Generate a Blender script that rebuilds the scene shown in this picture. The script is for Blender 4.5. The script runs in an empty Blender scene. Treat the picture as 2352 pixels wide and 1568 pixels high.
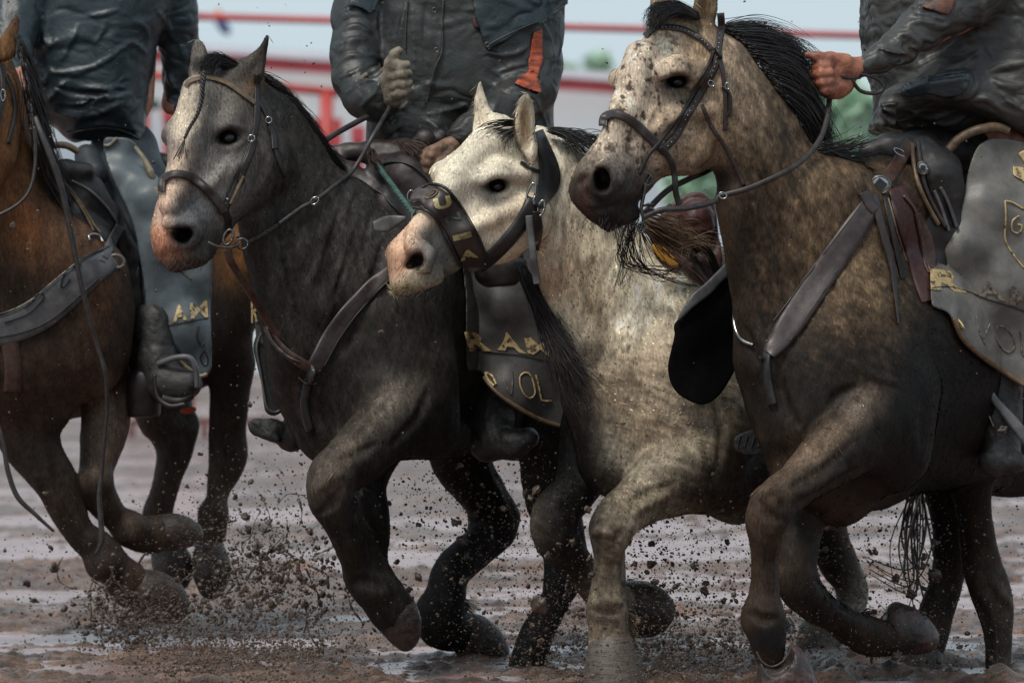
import bpy, math, random
import numpy as np
from mathutils import Vector

# ------------------------------------------------------------------ camera, world, sun, exposure
S = bpy.context.scene
COL = S.collection
CAM_H, LENS, SENS = 1.10, 200.0, 36.0
FPX = 2352.0 * LENS / SENS                  # focal length in working units (a 2352 unit wide frame)
TH = math.atan(164.0 / FPX)                 # pitch down, horizon a little above the middle
D0 = 14.85                                  # metres to the nearest horse
PX = 880.0                                  # working units per metre at that distance
cam_d = bpy.data.cameras.new("camera"); cam = bpy.data.objects.new("camera", cam_d); COL.objects.link(cam)
cam_d.lens = LENS; cam_d.sensor_width = SENS; cam_d.clip_start = 0.5; cam_d.clip_end = 3000
cam.location = (0, 0, CAM_H); cam.rotation_euler = (math.pi/2 - TH, 0, 0)
cam_d.dof.use_dof = True; cam_d.dof.focus_distance = 15.15; cam_d.dof.aperture_fstop = 5.0
S.camera = cam
S.view_settings.view_transform = 'Standard'; S.view_settings.look = 'None'
S.view_settings.exposure = 0.45; S.view_settings.gamma = 1.0
SUN_EL, SUN_AZ = math.radians(58), math.radians(215)   # direction the light comes from, clockwise from +Y
w = bpy.data.worlds.new("World"); S.world = w; w.use_nodes = True
nt = w.node_tree; nt.nodes.clear()
sky = nt.nodes.new('ShaderNodeTexSky'); sky.sky_type = 'NISHITA'; sky.sun_disc = False
sky.sun_elevation = SUN_EL; sky.sun_rotation = SUN_AZ; sky.air_density = 1.0; sky.dust_density = 3.0; sky.ozone_density = 1.0
hs = nt.nodes.new('ShaderNodeMixRGB'); hs.blend_type = 'MIX'; hs.inputs[0].default_value = 0.75
hs.inputs[2].default_value = (5.7, 6.9, 7.7, 1)        # overcast: the blue dome flattened by even cloud
bg = nt.nodes.new('ShaderNodeBackground'); bg.inputs[1].default_value = 0.088
wo = nt.nodes.new('ShaderNodeOutputWorld')
nt.links.new(sky.outputs[0], hs.inputs[1]); nt.links.new(hs.outputs[0], bg.inputs[0]); nt.links.new(bg.outputs[0], wo.inputs[0])
sd = bpy.data.lights.new("sun", 'SUN'); sun = bpy.data.objects.new("sun", sd); COL.objects.link(sun)
sd.energy = 1.9; sd.angle = math.radians(16); sd.color = (1.0, 0.94, 0.85)
dv = Vector((math.sin(SUN_AZ)*math.cos(SUN_EL), math.cos(SUN_AZ)*math.cos(SUN_EL), math.sin(SUN_EL)))
sun.rotation_euler = dv.to_track_quat('Z', 'Y').to_euler(); sun.location = (-5, -5, 12)

# ------------------------------------------------------------------ coordinates
F_, U_ = np.array([0, math.cos(TH), -math.sin(TH)]), np.array([0, math.sin(TH), math.cos(TH)])
def W3(p):
    """working coordinates (u across, v down, z away, all in 1/880 m at the nearest horse) -> world metres"""
    p = np.asarray(p, float).reshape(-1, 3)
    D = D0 + p[:, 2] / PX
    return np.array([0, 0, CAM_H]) + D[:, None]*F_ + ((p[:, 0]-1176)/FPX*D)[:, None]*np.array([1., 0, 0]) - ((p[:, 1]-784)/FPX*D)[:, None]*U_
_cr = dict(A=(0, 0), B=(350, 0), C=(850, 0), D=(1450, 0), E=(2030, 0), F=(0, 600), G=(600, 600), H=(1200, 600), I=(1700, 500),
           K=(0, 1120), L=(700, 1120), M=(1300, 1120), N=(1900, 1120), P=(1280, 380))
def q(c, *xy):
    """measured points -> list of (u, v)"""
    x0, y0 = _cr[c]; k = 0.86154
    return [(k*(x0 + xy[i]/2.24), k*(y0 + xy[i+1]/2.24)) for i in range(0, len(xy), 2)]

# ------------------------------------------------------------------ numpy noise
def _h(ix, iy, iz, s):
    n = (ix*374761393 + iy*668265263 + iz*2147483647 + s*974634777) & 0xffffffff
    n = ((n ^ (n >> 13)) * 1274126177) & 0xffffffff
    n = ((n ^ (n >> 16)) * 2246822519) & 0xffffffff
    return ((n ^ (n >> 15)) & 0xffffff) / float(0xffffff)
def noise(p, s=0):
    p = np.asarray(p, float); i = np.floor(p).astype(np.int64); f = p - i; f = f*f*(3-2*f)
    r = 0
    for dx in (0, 1):
        wx = f[:, 0] if dx else 1-f[:, 0]
        for dy in (0, 1):
            wy = f[:, 1] if dy else 1-f[:, 1]
            for dz in (0, 1):
                wz = f[:, 2] if dz else 1-f[:, 2]
                r = r + wx*wy*wz*_h(i[:, 0]+dx, i[:, 1]+dy, i[:, 2]+dz, s)
    return r*2-1
def fbm(p, o=3, s=0):
    r = 0; a = 1.0; t = 0; p = np.asarray(p, float)
    for k in range(o):
        r = r + a*noise(p*(2.03**k), s+k*7); t += a; a *= .5
    return r/t
def sm(x, a, b):
    t = np.clip((x-a)/(b-a), 0, 1); return t*t*(3-2*t)

# ------------------------------------------------------------------ solids: a signed field on a grid, meshed with surface nets
def polysdf(P, U, V):
    P = np.asarray(P, float); d = np.full(U.shape, 1e18); s = np.ones(U.shape)
    n = len(P)
    for i in range(n):
        a, b = P[i], P[i-1]
        ex, ey = b[0]-a[0], b[1]-a[1]; wx, wy = U-a[0], V-a[1]
        t = np.clip((wx*ex+wy*ey)/(ex*ex+ey*ey+1e-9), 0, 1)
        bx, by = wx-ex*t, wy-ey*t
        d = np.minimum(d, bx*bx+by*by)
        c1, c2, c3 = V >= a[1], V < b[1], ex*wy > ey*wx
        fl = (c1 & c2 & c3) | (~c1 & ~c2 & ~c3); s = np.where(fl, -s, s)
    return s*np.sqrt(d)
def crom(P, n=8, closed=False):
    P = np.asarray(P, float); m = len(P); out = []
    if m < 3 and not closed:
        return np.array([P[0]+(P[-1]-P[0])*t for t in np.linspace(0, 1, n+1)])
    g = (lambda i: P[i % m]) if closed else (lambda i: P[min(max(i, 0), m-1)])
    for i in range(m if closed else m-1):
        a, b, c, d = g(i-1), g(i), g(i+1), g(i+2)
        for t in np.arange(n)/n:
            out.append(.5*((2*b)+(c-a)*t+(2*a-5*b+4*c-d)*t*t+(3*b-a-3*c+d)*t**3))
    if not closed: out.append(P[-1])
    return np.array(out)
class Vol:
    def __init__(s, u0, u1, v0, v1, z0, z1, h=4.5, hz=None):
        s.o = np.array([u0, v0, z0], float); s.hz = hz or h; s.st = np.array([h, h, s.hz], float)
        s.n = np.ceil((np.array([u1, v1, z1])-s.o)/s.st).astype(int)+1
        s.F = np.full(tuple(s.n), 60., np.float32); s._d = None
    def _sl(s, lo, hi):
        a = np.clip(np.floor((np.asarray(lo)-s.o)/s.st).astype(int), 0, s.n); b = np.clip(np.ceil((np.asarray(hi)-s.o)/s.st).astype(int)+1, 0, s.n)
        if np.any(b <= a): return None
        ax = [(s.o[i]+s.st[i]*np.arange(a[i], b[i])).astype(np.float32) for i in range(3)]
        return tuple(slice(a[i], b[i]) for i in range(3)), ax[0][:, None, None], ax[1][None, :, None], ax[2][None, None, :]
    def _put(s, sl, d, k, sub):
        f = s.F[sl]
        if sub: f, d = -f, d
        h = np.maximum(k-np.abs(f-d), 0)/max(k, 1e-3)
        r = np.minimum(f, d)-h*h*k*.25
        s.F[sl] = -r if sub else r
    def cone(s, a, b, ra, rb, k=20, sc=(1, 1, 1), sub=False):
        a = np.array(a, float); b = np.array(b, float); sc = np.array(sc, float); R = max(ra, rb)*sc + k + 6
        S_ = s._sl(np.minimum(a, b)-R, np.maximum(a, b)+R)
        if S_ is None: return
        sl, U, V, Z = S_; A = a/sc; B = b/sc; e = B-A; L = float(e@e)+1e-6
        x, y, z = U/sc[0]-A[0], V/sc[1]-A[1], Z/sc[2]-A[2]
        t = np.clip((x*e[0]+y*e[1]+z*e[2])/L, 0, 1)
        d = np.sqrt((x-t*e[0])**2+(y-t*e[1])**2+(z-t*e[2])**2)-(ra+(rb-ra)*t)
        s._put(sl, (d*min(1.0, float(sc.min()))).astype(np.float32), k, sub)
    def ball(s, c, r, k=15, sc=(1, 1, 1), sub=False): s.cone(c, c, r, r, k, sc, sub)
    def chain(s, P, k=15, sc=(1, 1, 1), sub=False):      # P: (u,v,z,r)...
        for a, b in zip(P[:-1], P[1:]): s.cone(a[:3], b[:3], a[3], b[3], k, sc, sub)
    def limb(s, P, k=14, dz=1.0, sm_=3):                 # P: (left u,v, right u,v, z) outline pairs
        A = np.array([((p[0]+p[2])/2, (p[1]+p[3])/2) for p in P]); T = np.gradient(A, axis=0); T /= np.linalg.norm(T, axis=1)[:, None]+1e-6
        C = np.array([(a[0], a[1], p[4], max(abs((p[2]-p[0])*t[1]-(p[3]-p[1])*t[0]), .8*math.hypot(p[0]-p[2], p[1]-p[3]))/2*.985) for p, a, t in zip(P, A, T)])
        C = crom(C, sm_); s.chain([tuple(c) for c in C], k, (1, 1, dz))
    def pillow(s, poly, z, Wd, R, k=20, gu=0, gv=0, c=None, sub=False, curve=True):
        P = crom(poly, 4, True) if curve else np.asarray(poly, float)
        lo, hi = P.min(0), P.max(0); c = c or (lo+hi)/2
        zz = [z+gu*(a-c[0])+gv*(b-c[1]) for a, b in P]
        S_ = s._sl((lo[0]-k-4, lo[1]-k-4, min(zz)-Wd-k), (hi[0]+k+4, hi[1]+k+4, max(zz)+Wd+k))
        if S_ is None: return
        sl, U, V, Z = S_; U2, V2 = np.broadcast_arrays(U[:, :, 0], V[:, :, 0])
        d2 = polysdf(P, U2, V2)[:, :, None]; t = np.clip(1+d2/R, 0, None)
        dz = (Z-(z+gu*(U-c[0])+gv*(V-c[1])))/Wd
        f = (np.sqrt(t*t+dz*dz)-1)*min(R, Wd)
        s._put(sl, f.astype(np.float32), k, sub)
    def slab(s, poly, zf, t, k=2, sub=False, curve=True, rnd=2):
        P = crom(poly, 4, True) if curve else np.asarray(poly, float)
        lo, hi = P.min(0)-8, P.max(0)+8
        a = np.clip(np.floor((lo-s.o[:2])/s.st[:2]).astype(int), 0, s.n[:2]); b = np.clip(np.ceil((hi-s.o[:2])/s.st[:2]).astype(int)+1, 0, s.n[:2])
        u = s.o[0]+s.st[0]*np.arange(a[0], b[0]); v = s.o[1]+s.st[1]*np.arange(a[1], b[1])
        U2, V2 = np.meshgrid(u, v, indexing='ij'); d2 = polysdf(P, U2, V2)[:, :, None]
        zs = zf(U2.ravel(), V2.ravel()).reshape(U2.shape)
        Z = (s.o[2]+s.st[2]*np.arange(s.n[2]))[None, None, :]
        gz = np.hypot(*np.gradient(zs, s.st[0], s.st[1])); cs = 1/np.sqrt(1+gz**2)
        dz = (np.abs(Z-zs[:, :, None])*cs[:, :, None]-t)
        x, y = np.maximum(d2+rnd, 0), np.maximum(dz+rnd, 0)
        f = np.minimum(np.maximum(d2, dz), 0)*0+np.where((x > 0) | (y > 0), np.hypot(x, y)-rnd, np.maximum(d2, dz))
        s._put((slice(a[0], b[0]), slice(a[1], b[1]), slice(0, s.n[2])), np.clip(f, -50, 50).astype(np.float32), k, sub)
    def depth(s):
        """front surface z at (u,v), holes filled outwards"""
        if s._d is None:
            ins = s.F < 0; any_ = ins.any(2); i = ins.argmax(2)
            I, J = np.meshgrid(np.arange(s.n[0]), np.arange(s.n[1]), indexing='ij')
            i1 = np.maximum(i, 1); f0, f1 = s.F[I, J, i1-1], s.F[I, J, i1]
            t = np.clip(f0/np.where(np.abs(f0-f1) < 1e-6, 1, f0-f1), 0, 1)
            z = s.o[2]+s.st[2]*(i1-1+t)
            D = np.where(any_, z, np.nan)
            for _ in range(24):
                m = np.isnan(D)
                if not m.any(): break
                acc = np.zeros(D.shape); cnt = np.zeros(D.shape)
                for dx, dy in ((1, 0), (-1, 0), (0, 1), (0, -1)):
                    R = np.roll(D, (dx, dy), (0, 1)); ok = ~np.isnan(R); acc += np.where(ok, R, 0); cnt += ok
                D = np.where(m & (cnt > 0), acc/np.maximum(cnt, 1), D)
            s._d = np.where(np.isnan(D), s.o[2]+s.st[2]*s.n[2]*.5, D)
        D = s._d
        def f(u, v):
            x = np.clip((np.asarray(u, float)-s.o[0])/s.st[0], 0, s.n[0]-1.001); y = np.clip((np.asarray(v, float)-s.o[1])/s.st[1], 0, s.n[1]-1.001)
            i, j = x.astype(int), y.astype(int); a, b = x-i, y-j
            return D[i, j]*(1-a)*(1-b)+D[i+1, j]*a*(1-b)+D[i, j+1]*(1-a)*b+D[i+1, j+1]*a*b
        return f
    def mesh(s, relax=1):
        F = s.F; F[0] = F[-1] = 9; F[:, 0] = F[:, -1] = 9; F[:, :, 0] = F[:, :, -1] = 9
        I = F < 0
        c = I[:-1, :-1, :-1].astype(np.int8)
        for d in ((1,0,0),(0,1,0),(0,0,1),(1,1,0),(1,0,1),(0,1,1),(1,1,1)):
            c += I[d[0]:F.shape[0]-1+d[0], d[1]:F.shape[1]-1+d[1], d[2]:F.shape[2]-1+d[2]]
        act = (c > 0) & (c < 8); idx = np.argwhere(act); N = len(idx)
        vid = np.full(act.shape, -1, np.int32); vid[act] = np.arange(N)
        pos = np.zeros((N, 3)); cnt = np.zeros(N)
        cor = [(0,0,0),(1,0,0),(0,1,0),(1,1,0),(0,0,1),(1,0,1),(0,1,1),(1,1,1)]
        val = [F[idx[:, 0]+a, idx[:, 1]+b, idx[:, 2]+e] for a, b, e in cor]
        for a in range(8):
            for bit in (1, 2, 4):
                b = a | bit
                if b == a: continue
                m = (val[a] < 0) != (val[b] < 0); t = val[a]/np.where(m, val[a]-val[b], 1)
                pa, pb = np.array(cor[a]), np.array(cor[b])
                pos += np.where(m[:, None], pa+(pb-pa)*t[:, None], 0); cnt += m
        pos = pos/cnt[:, None]+idx
        Q = []
        for ax in range(3):
            d = [0, 0, 0]; d[ax] = 1
            A = I[:F.shape[0]-d[0], :F.shape[1]-d[1], :F.shape[2]-d[2]]; B = I[d[0]:, d[1]:, d[2]:]
            e = np.argwhere(A != B); sg = A[e[:, 0], e[:, 1], e[:, 2]]
            o1, o2 = [(i == (ax+1) % 3)*1 for i in range(3)], [(i == (ax+2) % 3)*1 for i in range(3)]
            o1, o2 = np.array(o1), np.array(o2)
            g = lambda w_: vid[w_[:, 0], w_[:, 1], w_[:, 2]]
            qd = np.stack([g(e), g(e-o1), g(e-o1-o2), g(e-o2)], 1)
            qd[~sg] = qd[~sg][:, ::-1]; Q.append(qd)
        Q = np.concatenate(Q); P = s.o+pos*s.st
        for _ in range(relax):
            acc = np.zeros((N, 3)); k = np.zeros(N)
            for a in range(4):
                for b in ((a+1) % 4, (a+3) % 4):
                    for c_ in range(3): acc[:, c_] += np.bincount(Q[:, a], P[Q[:, b], c_], N)
                    k += np.bincount(Q[:, a], minlength=N)
            P = P*.45+acc/np.maximum(k, 1)[:, None]*.55
        return P, Q[:, ::-1]
def vnormals(P, Q):
    a = P[Q[:, 2]]-P[Q[:, 0]]; b = P[Q[:, 3]]-P[Q[:, 1]]; n = np.cross(a, b); N = np.zeros(P.shape)
    for c in range(4):
        for d in range(3): N[:, d] += np.bincount(Q[:, c], n[:, d], len(P))
    N /= np.linalg.norm(N, axis=1)[:, None]+1e-9
    return N
def idw(pts, pw=2.5):
    pts = np.asarray(pts, float)
    def f(u, v):
        u = np.asarray(u, float); v = np.asarray(v, float); num = 0; den = 0
        for a, b, c in pts:
            wt = 1/((u-a)**2+(v-b)**2+60)**(pw/2); num = num+wt*c; den = den+wt
        return num/den
    return f

# ------------------------------------------------------------------ objects
ORG = {}
def put(o, parent):
    COL.objects.link(o)
    if parent is not None:
        o.parent = parent
        o.matrix_parent_inverse.identity(); o.location = Vector(o.location)-Vector(ORG[parent.name])
    return o
def thing(name, label, cat, uvz, group=None):
    o = bpy.data.objects.new(name, None); COL.objects.link(o); o.empty_display_size = .1
    o.location = W3([uvz])[0]; o['label'] = label; o['category'] = cat; ORG[o.name] = tuple(o.location)
    if group: o['group'] = group
    return o
def tag(o, label, cat, group=None, kind=None):
    if label: o['label'] = label
    if cat: o['category'] = cat
    if group: o['group'] = group
    if kind: o['kind'] = kind
    return o
def rawmesh(name, V, Q, mat, parent=None, col=None, smooth=True, world=False, uvmap=None):
    """V in working units; origin of the object at its own centre"""
    X = np.asarray(V, float) if world else W3(V)
    c = X.mean(0); X = X-c
    me = bpy.data.meshes.new(name)
    if isinstance(Q, np.ndarray):
        m = Q.shape[1]; me.vertices.add(len(X)); me.vertices.foreach_set('co', X.astype(np.float32).ravel())
        me.loops.add(Q.size); me.loops.foreach_set('vertex_index', Q.astype(np.int32).ravel())
        me.polygons.add(len(Q)); me.polygons.foreach_set('loop_start', np.arange(0, Q.size, m, dtype=np.int32))
        me.polygons.foreach_set('loop_total', np.full(len(Q), m, np.int32))
    else: me.from_pydata([tuple(x) for x in X], [], Q)
    me.update(calc_edges=True)
    if smooth: me.polygons.foreach_set('use_smooth', np.ones(len(me.polygons), bool))
    if col is not None:
        at = me.color_attributes.new('Col', 'FLOAT_COLOR', 'POINT')
        c4 = np.ones((len(X), 4), np.float32); c4[:, :3] = col; at.data.foreach_set('color', c4.ravel())
    me.materials.append(mat)
    o = bpy.data.objects.new(name, me); o.location = c; put(o, parent); ORG[o.name] = tuple(c)
    return o
def tube_geo(P, r, n=6, flat=1.0):
    """P (m,3) working units, r scalar or array"""
    P = np.asarray(P, float); m = len(P); r = np.broadcast_to(r, (m,))
    T = np.gradient(P, axis=0); T /= np.linalg.norm(T, axis=1)[:, None]+1e-9
    ref = np.array([0, 0, 1.]); Nn = np.cross(T, ref); l = np.linalg.norm(Nn, axis=1); Nn[l < .05] = (1, 0, 0); Nn /= np.linalg.norm(Nn, axis=1)[:, None]
    B = np.cross(T, Nn); a = np.arange(n)*2*math.pi/n
    V = P[:, None, :]+r[:, None, None]*(np.cos(a)[None, :, None]*Nn[:, None, :]+flat*np.sin(a)[None, :, None]*B[:, None, :])
    i, j = np.meshgrid(np.arange(m-1), np.arange(n), indexing='ij')
    Q = np.stack([i*n+j, i*n+(j+1) % n, (i+1)*n+(j+1) % n, (i+1)*n+j], -1).reshape(-1, 4)
    V = V.reshape(-1, 3); V = np.vstack([V, P[:1], P[-1:]]); k = m*n   # end caps as degenerate fans
    c0 = [[k, (j+1) % n, j, j] for j in range(n)]; c1 = [[k+1, (m-1)*n+j, (m-1)*n+(j+1) % n, (m-1)*n+(j+1) % n] for j in range(n)]
    return V, [list(x) for x in Q]+[x[:3] for x in c0]+[x[:3] for x in c1]
def merge(parts):
    V, Q, o = [], [], 0
    for v, q_ in parts:
        V.append(np.asarray(v)); Q += [[i+o for i in f] for f in q_]; o += len(v)
    return np.vstack(V), Q
def tube(name, pts, r, mat, parent=None, n=8, sub=8, flat=1.0):
    V, Q = tube_geo(crom(pts, sub), r if np.isscalar(r) else np.interp(np.linspace(0, 1, len(crom(pts, sub))), np.linspace(0, 1, len(r)), r), n, flat)
    return rawmesh(name, V, Q, mat, parent)
def ring(name, c, ru, rv, t, mat, parent=None, ang=0, tilt=0):
    a = np.linspace(0, 2*math.pi, 29); x, y = ru*np.cos(a), rv*np.sin(a); g = math.radians(ang)
    P = np.stack([c[0]+x*math.cos(g)-y*math.sin(g), c[1]+x*math.sin(g)+y*math.cos(g), c[2]+x*tilt], 1)
    V, Q = tube_geo(P, t, 8); return rawmesh(name, V, Q, mat, parent)
def strap(name, pts, width, dep, mat, parent=None, lift=4, thick=5, sub=8, zs=1, zoff=None, m=7):
    """flat band laid on the surface whose front depth is dep(u,v); pts (u,v[,w])"""
    wd = [p[2] if len(p) > 2 else width for p in pts]
    C = crom([(p[0], p[1], x) for p, x in zip(pts, wd)], sub); n = len(C)
    T = np.gradient(C[:, :2], axis=0); T /= np.linalg.norm(T, axis=1)[:, None]+1e-9; Nn = np.stack([-T[:, 1], T[:, 0]], 1)
    s = np.linspace(-1, 1, m); G = C[:, None, :2]+Nn[:, None, :]*(s[None, :, None]*C[:, None, 2:3]/2)
    Z = dep(G[..., 0].ravel(), G[..., 1].ravel()).reshape(n, m)
    for _ in range(zs*3):
        Z[1:-1] = (Z[:-2]+Z[1:-1]*2+Z[2:])/4
    Z[:, 1:-1] = np.minimum(Z[:, 1:-1], (Z[:, :-2]+Z[:, 2:])/2)
    prof = 1-np.abs(s)**6
    top = np.dstack([G, Z-lift-thick*prof[None, :]*.6-thick*.4]); bot = np.dstack([G, Z+2-lift*0])
    V = np.vstack([top.reshape(-1, 3), bot.reshape(-1, 3)]); o = n*m; Q = []
    for i in range(n-1):
        for j in range(m-1):
            a, b, c, d = i*m+j, i*m+j+1, (i+1)*m+j+1, (i+1)*m+j
            Q.append([a, b, c, d]); Q.append([o+d, o+c, o+b, o+a])
        for j in (0, m-1):
            a, d = i*m+j, (i+1)*m+j; Q.append([a, d, o+d, o+a] if j == 0 else [d, a, o+a, o+d])
    for i in (0, n-1):
        for j in range(m-1):
            a, b = i*m+j, i*m+j+1; Q.append([b, a, o+a, o+b] if i == 0 else [a, b, o+b, o+a])
    ob = rawmesh(name, V, Q, mat, parent); ob['_c'] = 0; del ob['_c']
    return ob
def stitch_pts(pts, step):
    C = crom(pts, 10); L = np.r_[0, np.cumsum(np.linalg.norm(np.diff(C, axis=0), axis=1))]
    t = np.arange(step/2, L[-1], step); return np.stack([np.interp(t, L, C[:, i]) for i in range(C.shape[1])], 1)
def blob_geo(c, r, seed, sc=(1, 1, 1), amp=.35, lv=1):
    rs = np.random.RandomState(seed)
    t = (1+5**.5)/2
    V = np.array([(-1,t,0),(1,t,0),(-1,-t,0),(1,-t,0),(0,-1,t),(0,1,t),(0,-1,-t),(0,1,-t),(t,0,-1),(t,0,1),(-t,0,-1),(-t,0,1)], float); V /= np.linalg.norm(V[0])
    Fc = [(0,11,5),(0,5,1),(0,1,7),(0,7,10),(0,10,11),(1,5,9),(5,11,4),(11,10,2),(10,7,6),(7,1,8),(3,9,4),(3,4,2),(3,2,6),(3,6,8),(3,8,9),(4,9,5),(2,4,11),(6,2,10),(8,6,7),(9,8,1)]
    for _ in range(lv):
        V = list(map(tuple, V)); m = {}; G = []
        def mid(a, b):
            k = (min(a, b), max(a, b))
            if k not in m:
                p = (np.array(V[a])+np.array(V[b]))/2; V.append(tuple(p/np.linalg.norm(p))); m[k] = len(V)-1
            return m[k]
        for a, b, c_ in Fc:
            x, y, z = mid(a, b), mid(b, c_), mid(c_, a); G += [(a, x, z), (b, y, x), (c_, z, y), (x, y, z)]
        Fc = G; V = np.array(V)
    d = 1+amp*noise(V*1.6+rs.rand(3)*50, seed % 97)+amp*.5*noise(V*4+rs.rand(3)*50, seed % 31)
    R = np.linalg.qr(rs.randn(3, 3))[0]
    return (V*d[:, None]*np.array(sc))@R*r+np.array(c), [list(f)[::-1] for f in Fc]
def hair_geo(guides, n, spread, r, seed=0, jit=6, m=10, taper=True, sides=3, lenj=.25):
    """guides: list of polylines (u,v,z) with the same point count; strands blend neighbours"""
    rs = np.random.RandomState(seed); G = np.array([crom(g, max(2, m//(len(g)-1)+1))[:60] for g in guides]) if len(guides) > 1 else np.array([crom(guides[0], 6)])
    k = min(len(g) for g in G); G = np.array([g[:k] for g in G]); parts = []
    for i in range(n):
        t = rs.rand()*(len(G)-1) if len(G) > 1 else 0; a = int(t); b = min(a+1, len(G)-1); f = t-a
        P = G[a]*(1-f)+G[b]*f; s = np.linspace(0, 1, k)[:, None]
        P = P+rs.randn(3)*spread*(.35+s)+np.array([noise(np.stack([s[:, 0]*2.2+i*.37, np.full(k, i*1.7+c), np.full(k, seed)], 1), 5) for c in range(3)]).T*jit*(s+.1)*2
        e = max(4, int(k*(1-rs.rand()*lenj))); P = P[:e]
        rr = r*(.6+.8*rs.rand())*(np.linspace(1, .25, e) if taper else np.ones(e))
        V, Q = tube_geo(P, rr, sides); parts.append((V, Q))
    return merge(parts)

# ------------------------------------------------------------------ materials
KG = .5
def _n(nt, t, **kw):
    n = nt.nodes.new(t)
    for a, b in kw.items(): setattr(n, a, b)
    return n
def mat_base(name):
    m = bpy.data.materials.new(name); m.use_nodes = True; nt = m.node_tree; nt.nodes.clear()
    o = _n(nt, 'ShaderNodeOutputMaterial'); b = _n(nt, 'ShaderNodeBsdfPrincipled'); nt.links.new(b.outputs[0], o.inputs[0]); return m, nt, b
def tex(nt, scale, detail=4, rough=.6, stretch=(1, 1, 1), rot=(0, 0, 0), dist=0, t='Noise'):
    c = _n(nt, 'ShaderNodeNewGeometry'); mp = _n(nt, 'ShaderNodeMapping')
    mp.inputs['Scale'].default_value = stretch; mp.inputs['Rotation'].default_value = rot
    nt.links.new(c.outputs['Position'], mp.inputs[0])
    if t == 'Noise':
        n = _n(nt, 'ShaderNodeTexNoise'); n.inputs['Scale'].default_value = scale; n.inputs['Detail'].default_value = detail
        n.inputs['Roughness'].default_value = rough; n.inputs['Distortion'].default_value = dist
    else:
        n = _n(nt, 'ShaderNodeTexVoronoi'); n.inputs['Scale'].default_value = scale; n.feature = t
    nt.links.new(mp.outputs[0], n.inputs['Vector']); return n
def ramp(nt, fac, a, b, ca, cb):
    r = _n(nt, 'ShaderNodeValToRGB'); r.color_ramp.elements[0].position = a; r.color_ramp.elements[1].position = b
    r.color_ramp.elements[0].color = (*ca, 1) if len(ca) == 3 else ca; r.color_ramp.elements[1].color = (*cb, 1) if len(cb) == 3 else cb
    nt.links.new(fac, r.inputs[0]); return r
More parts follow.
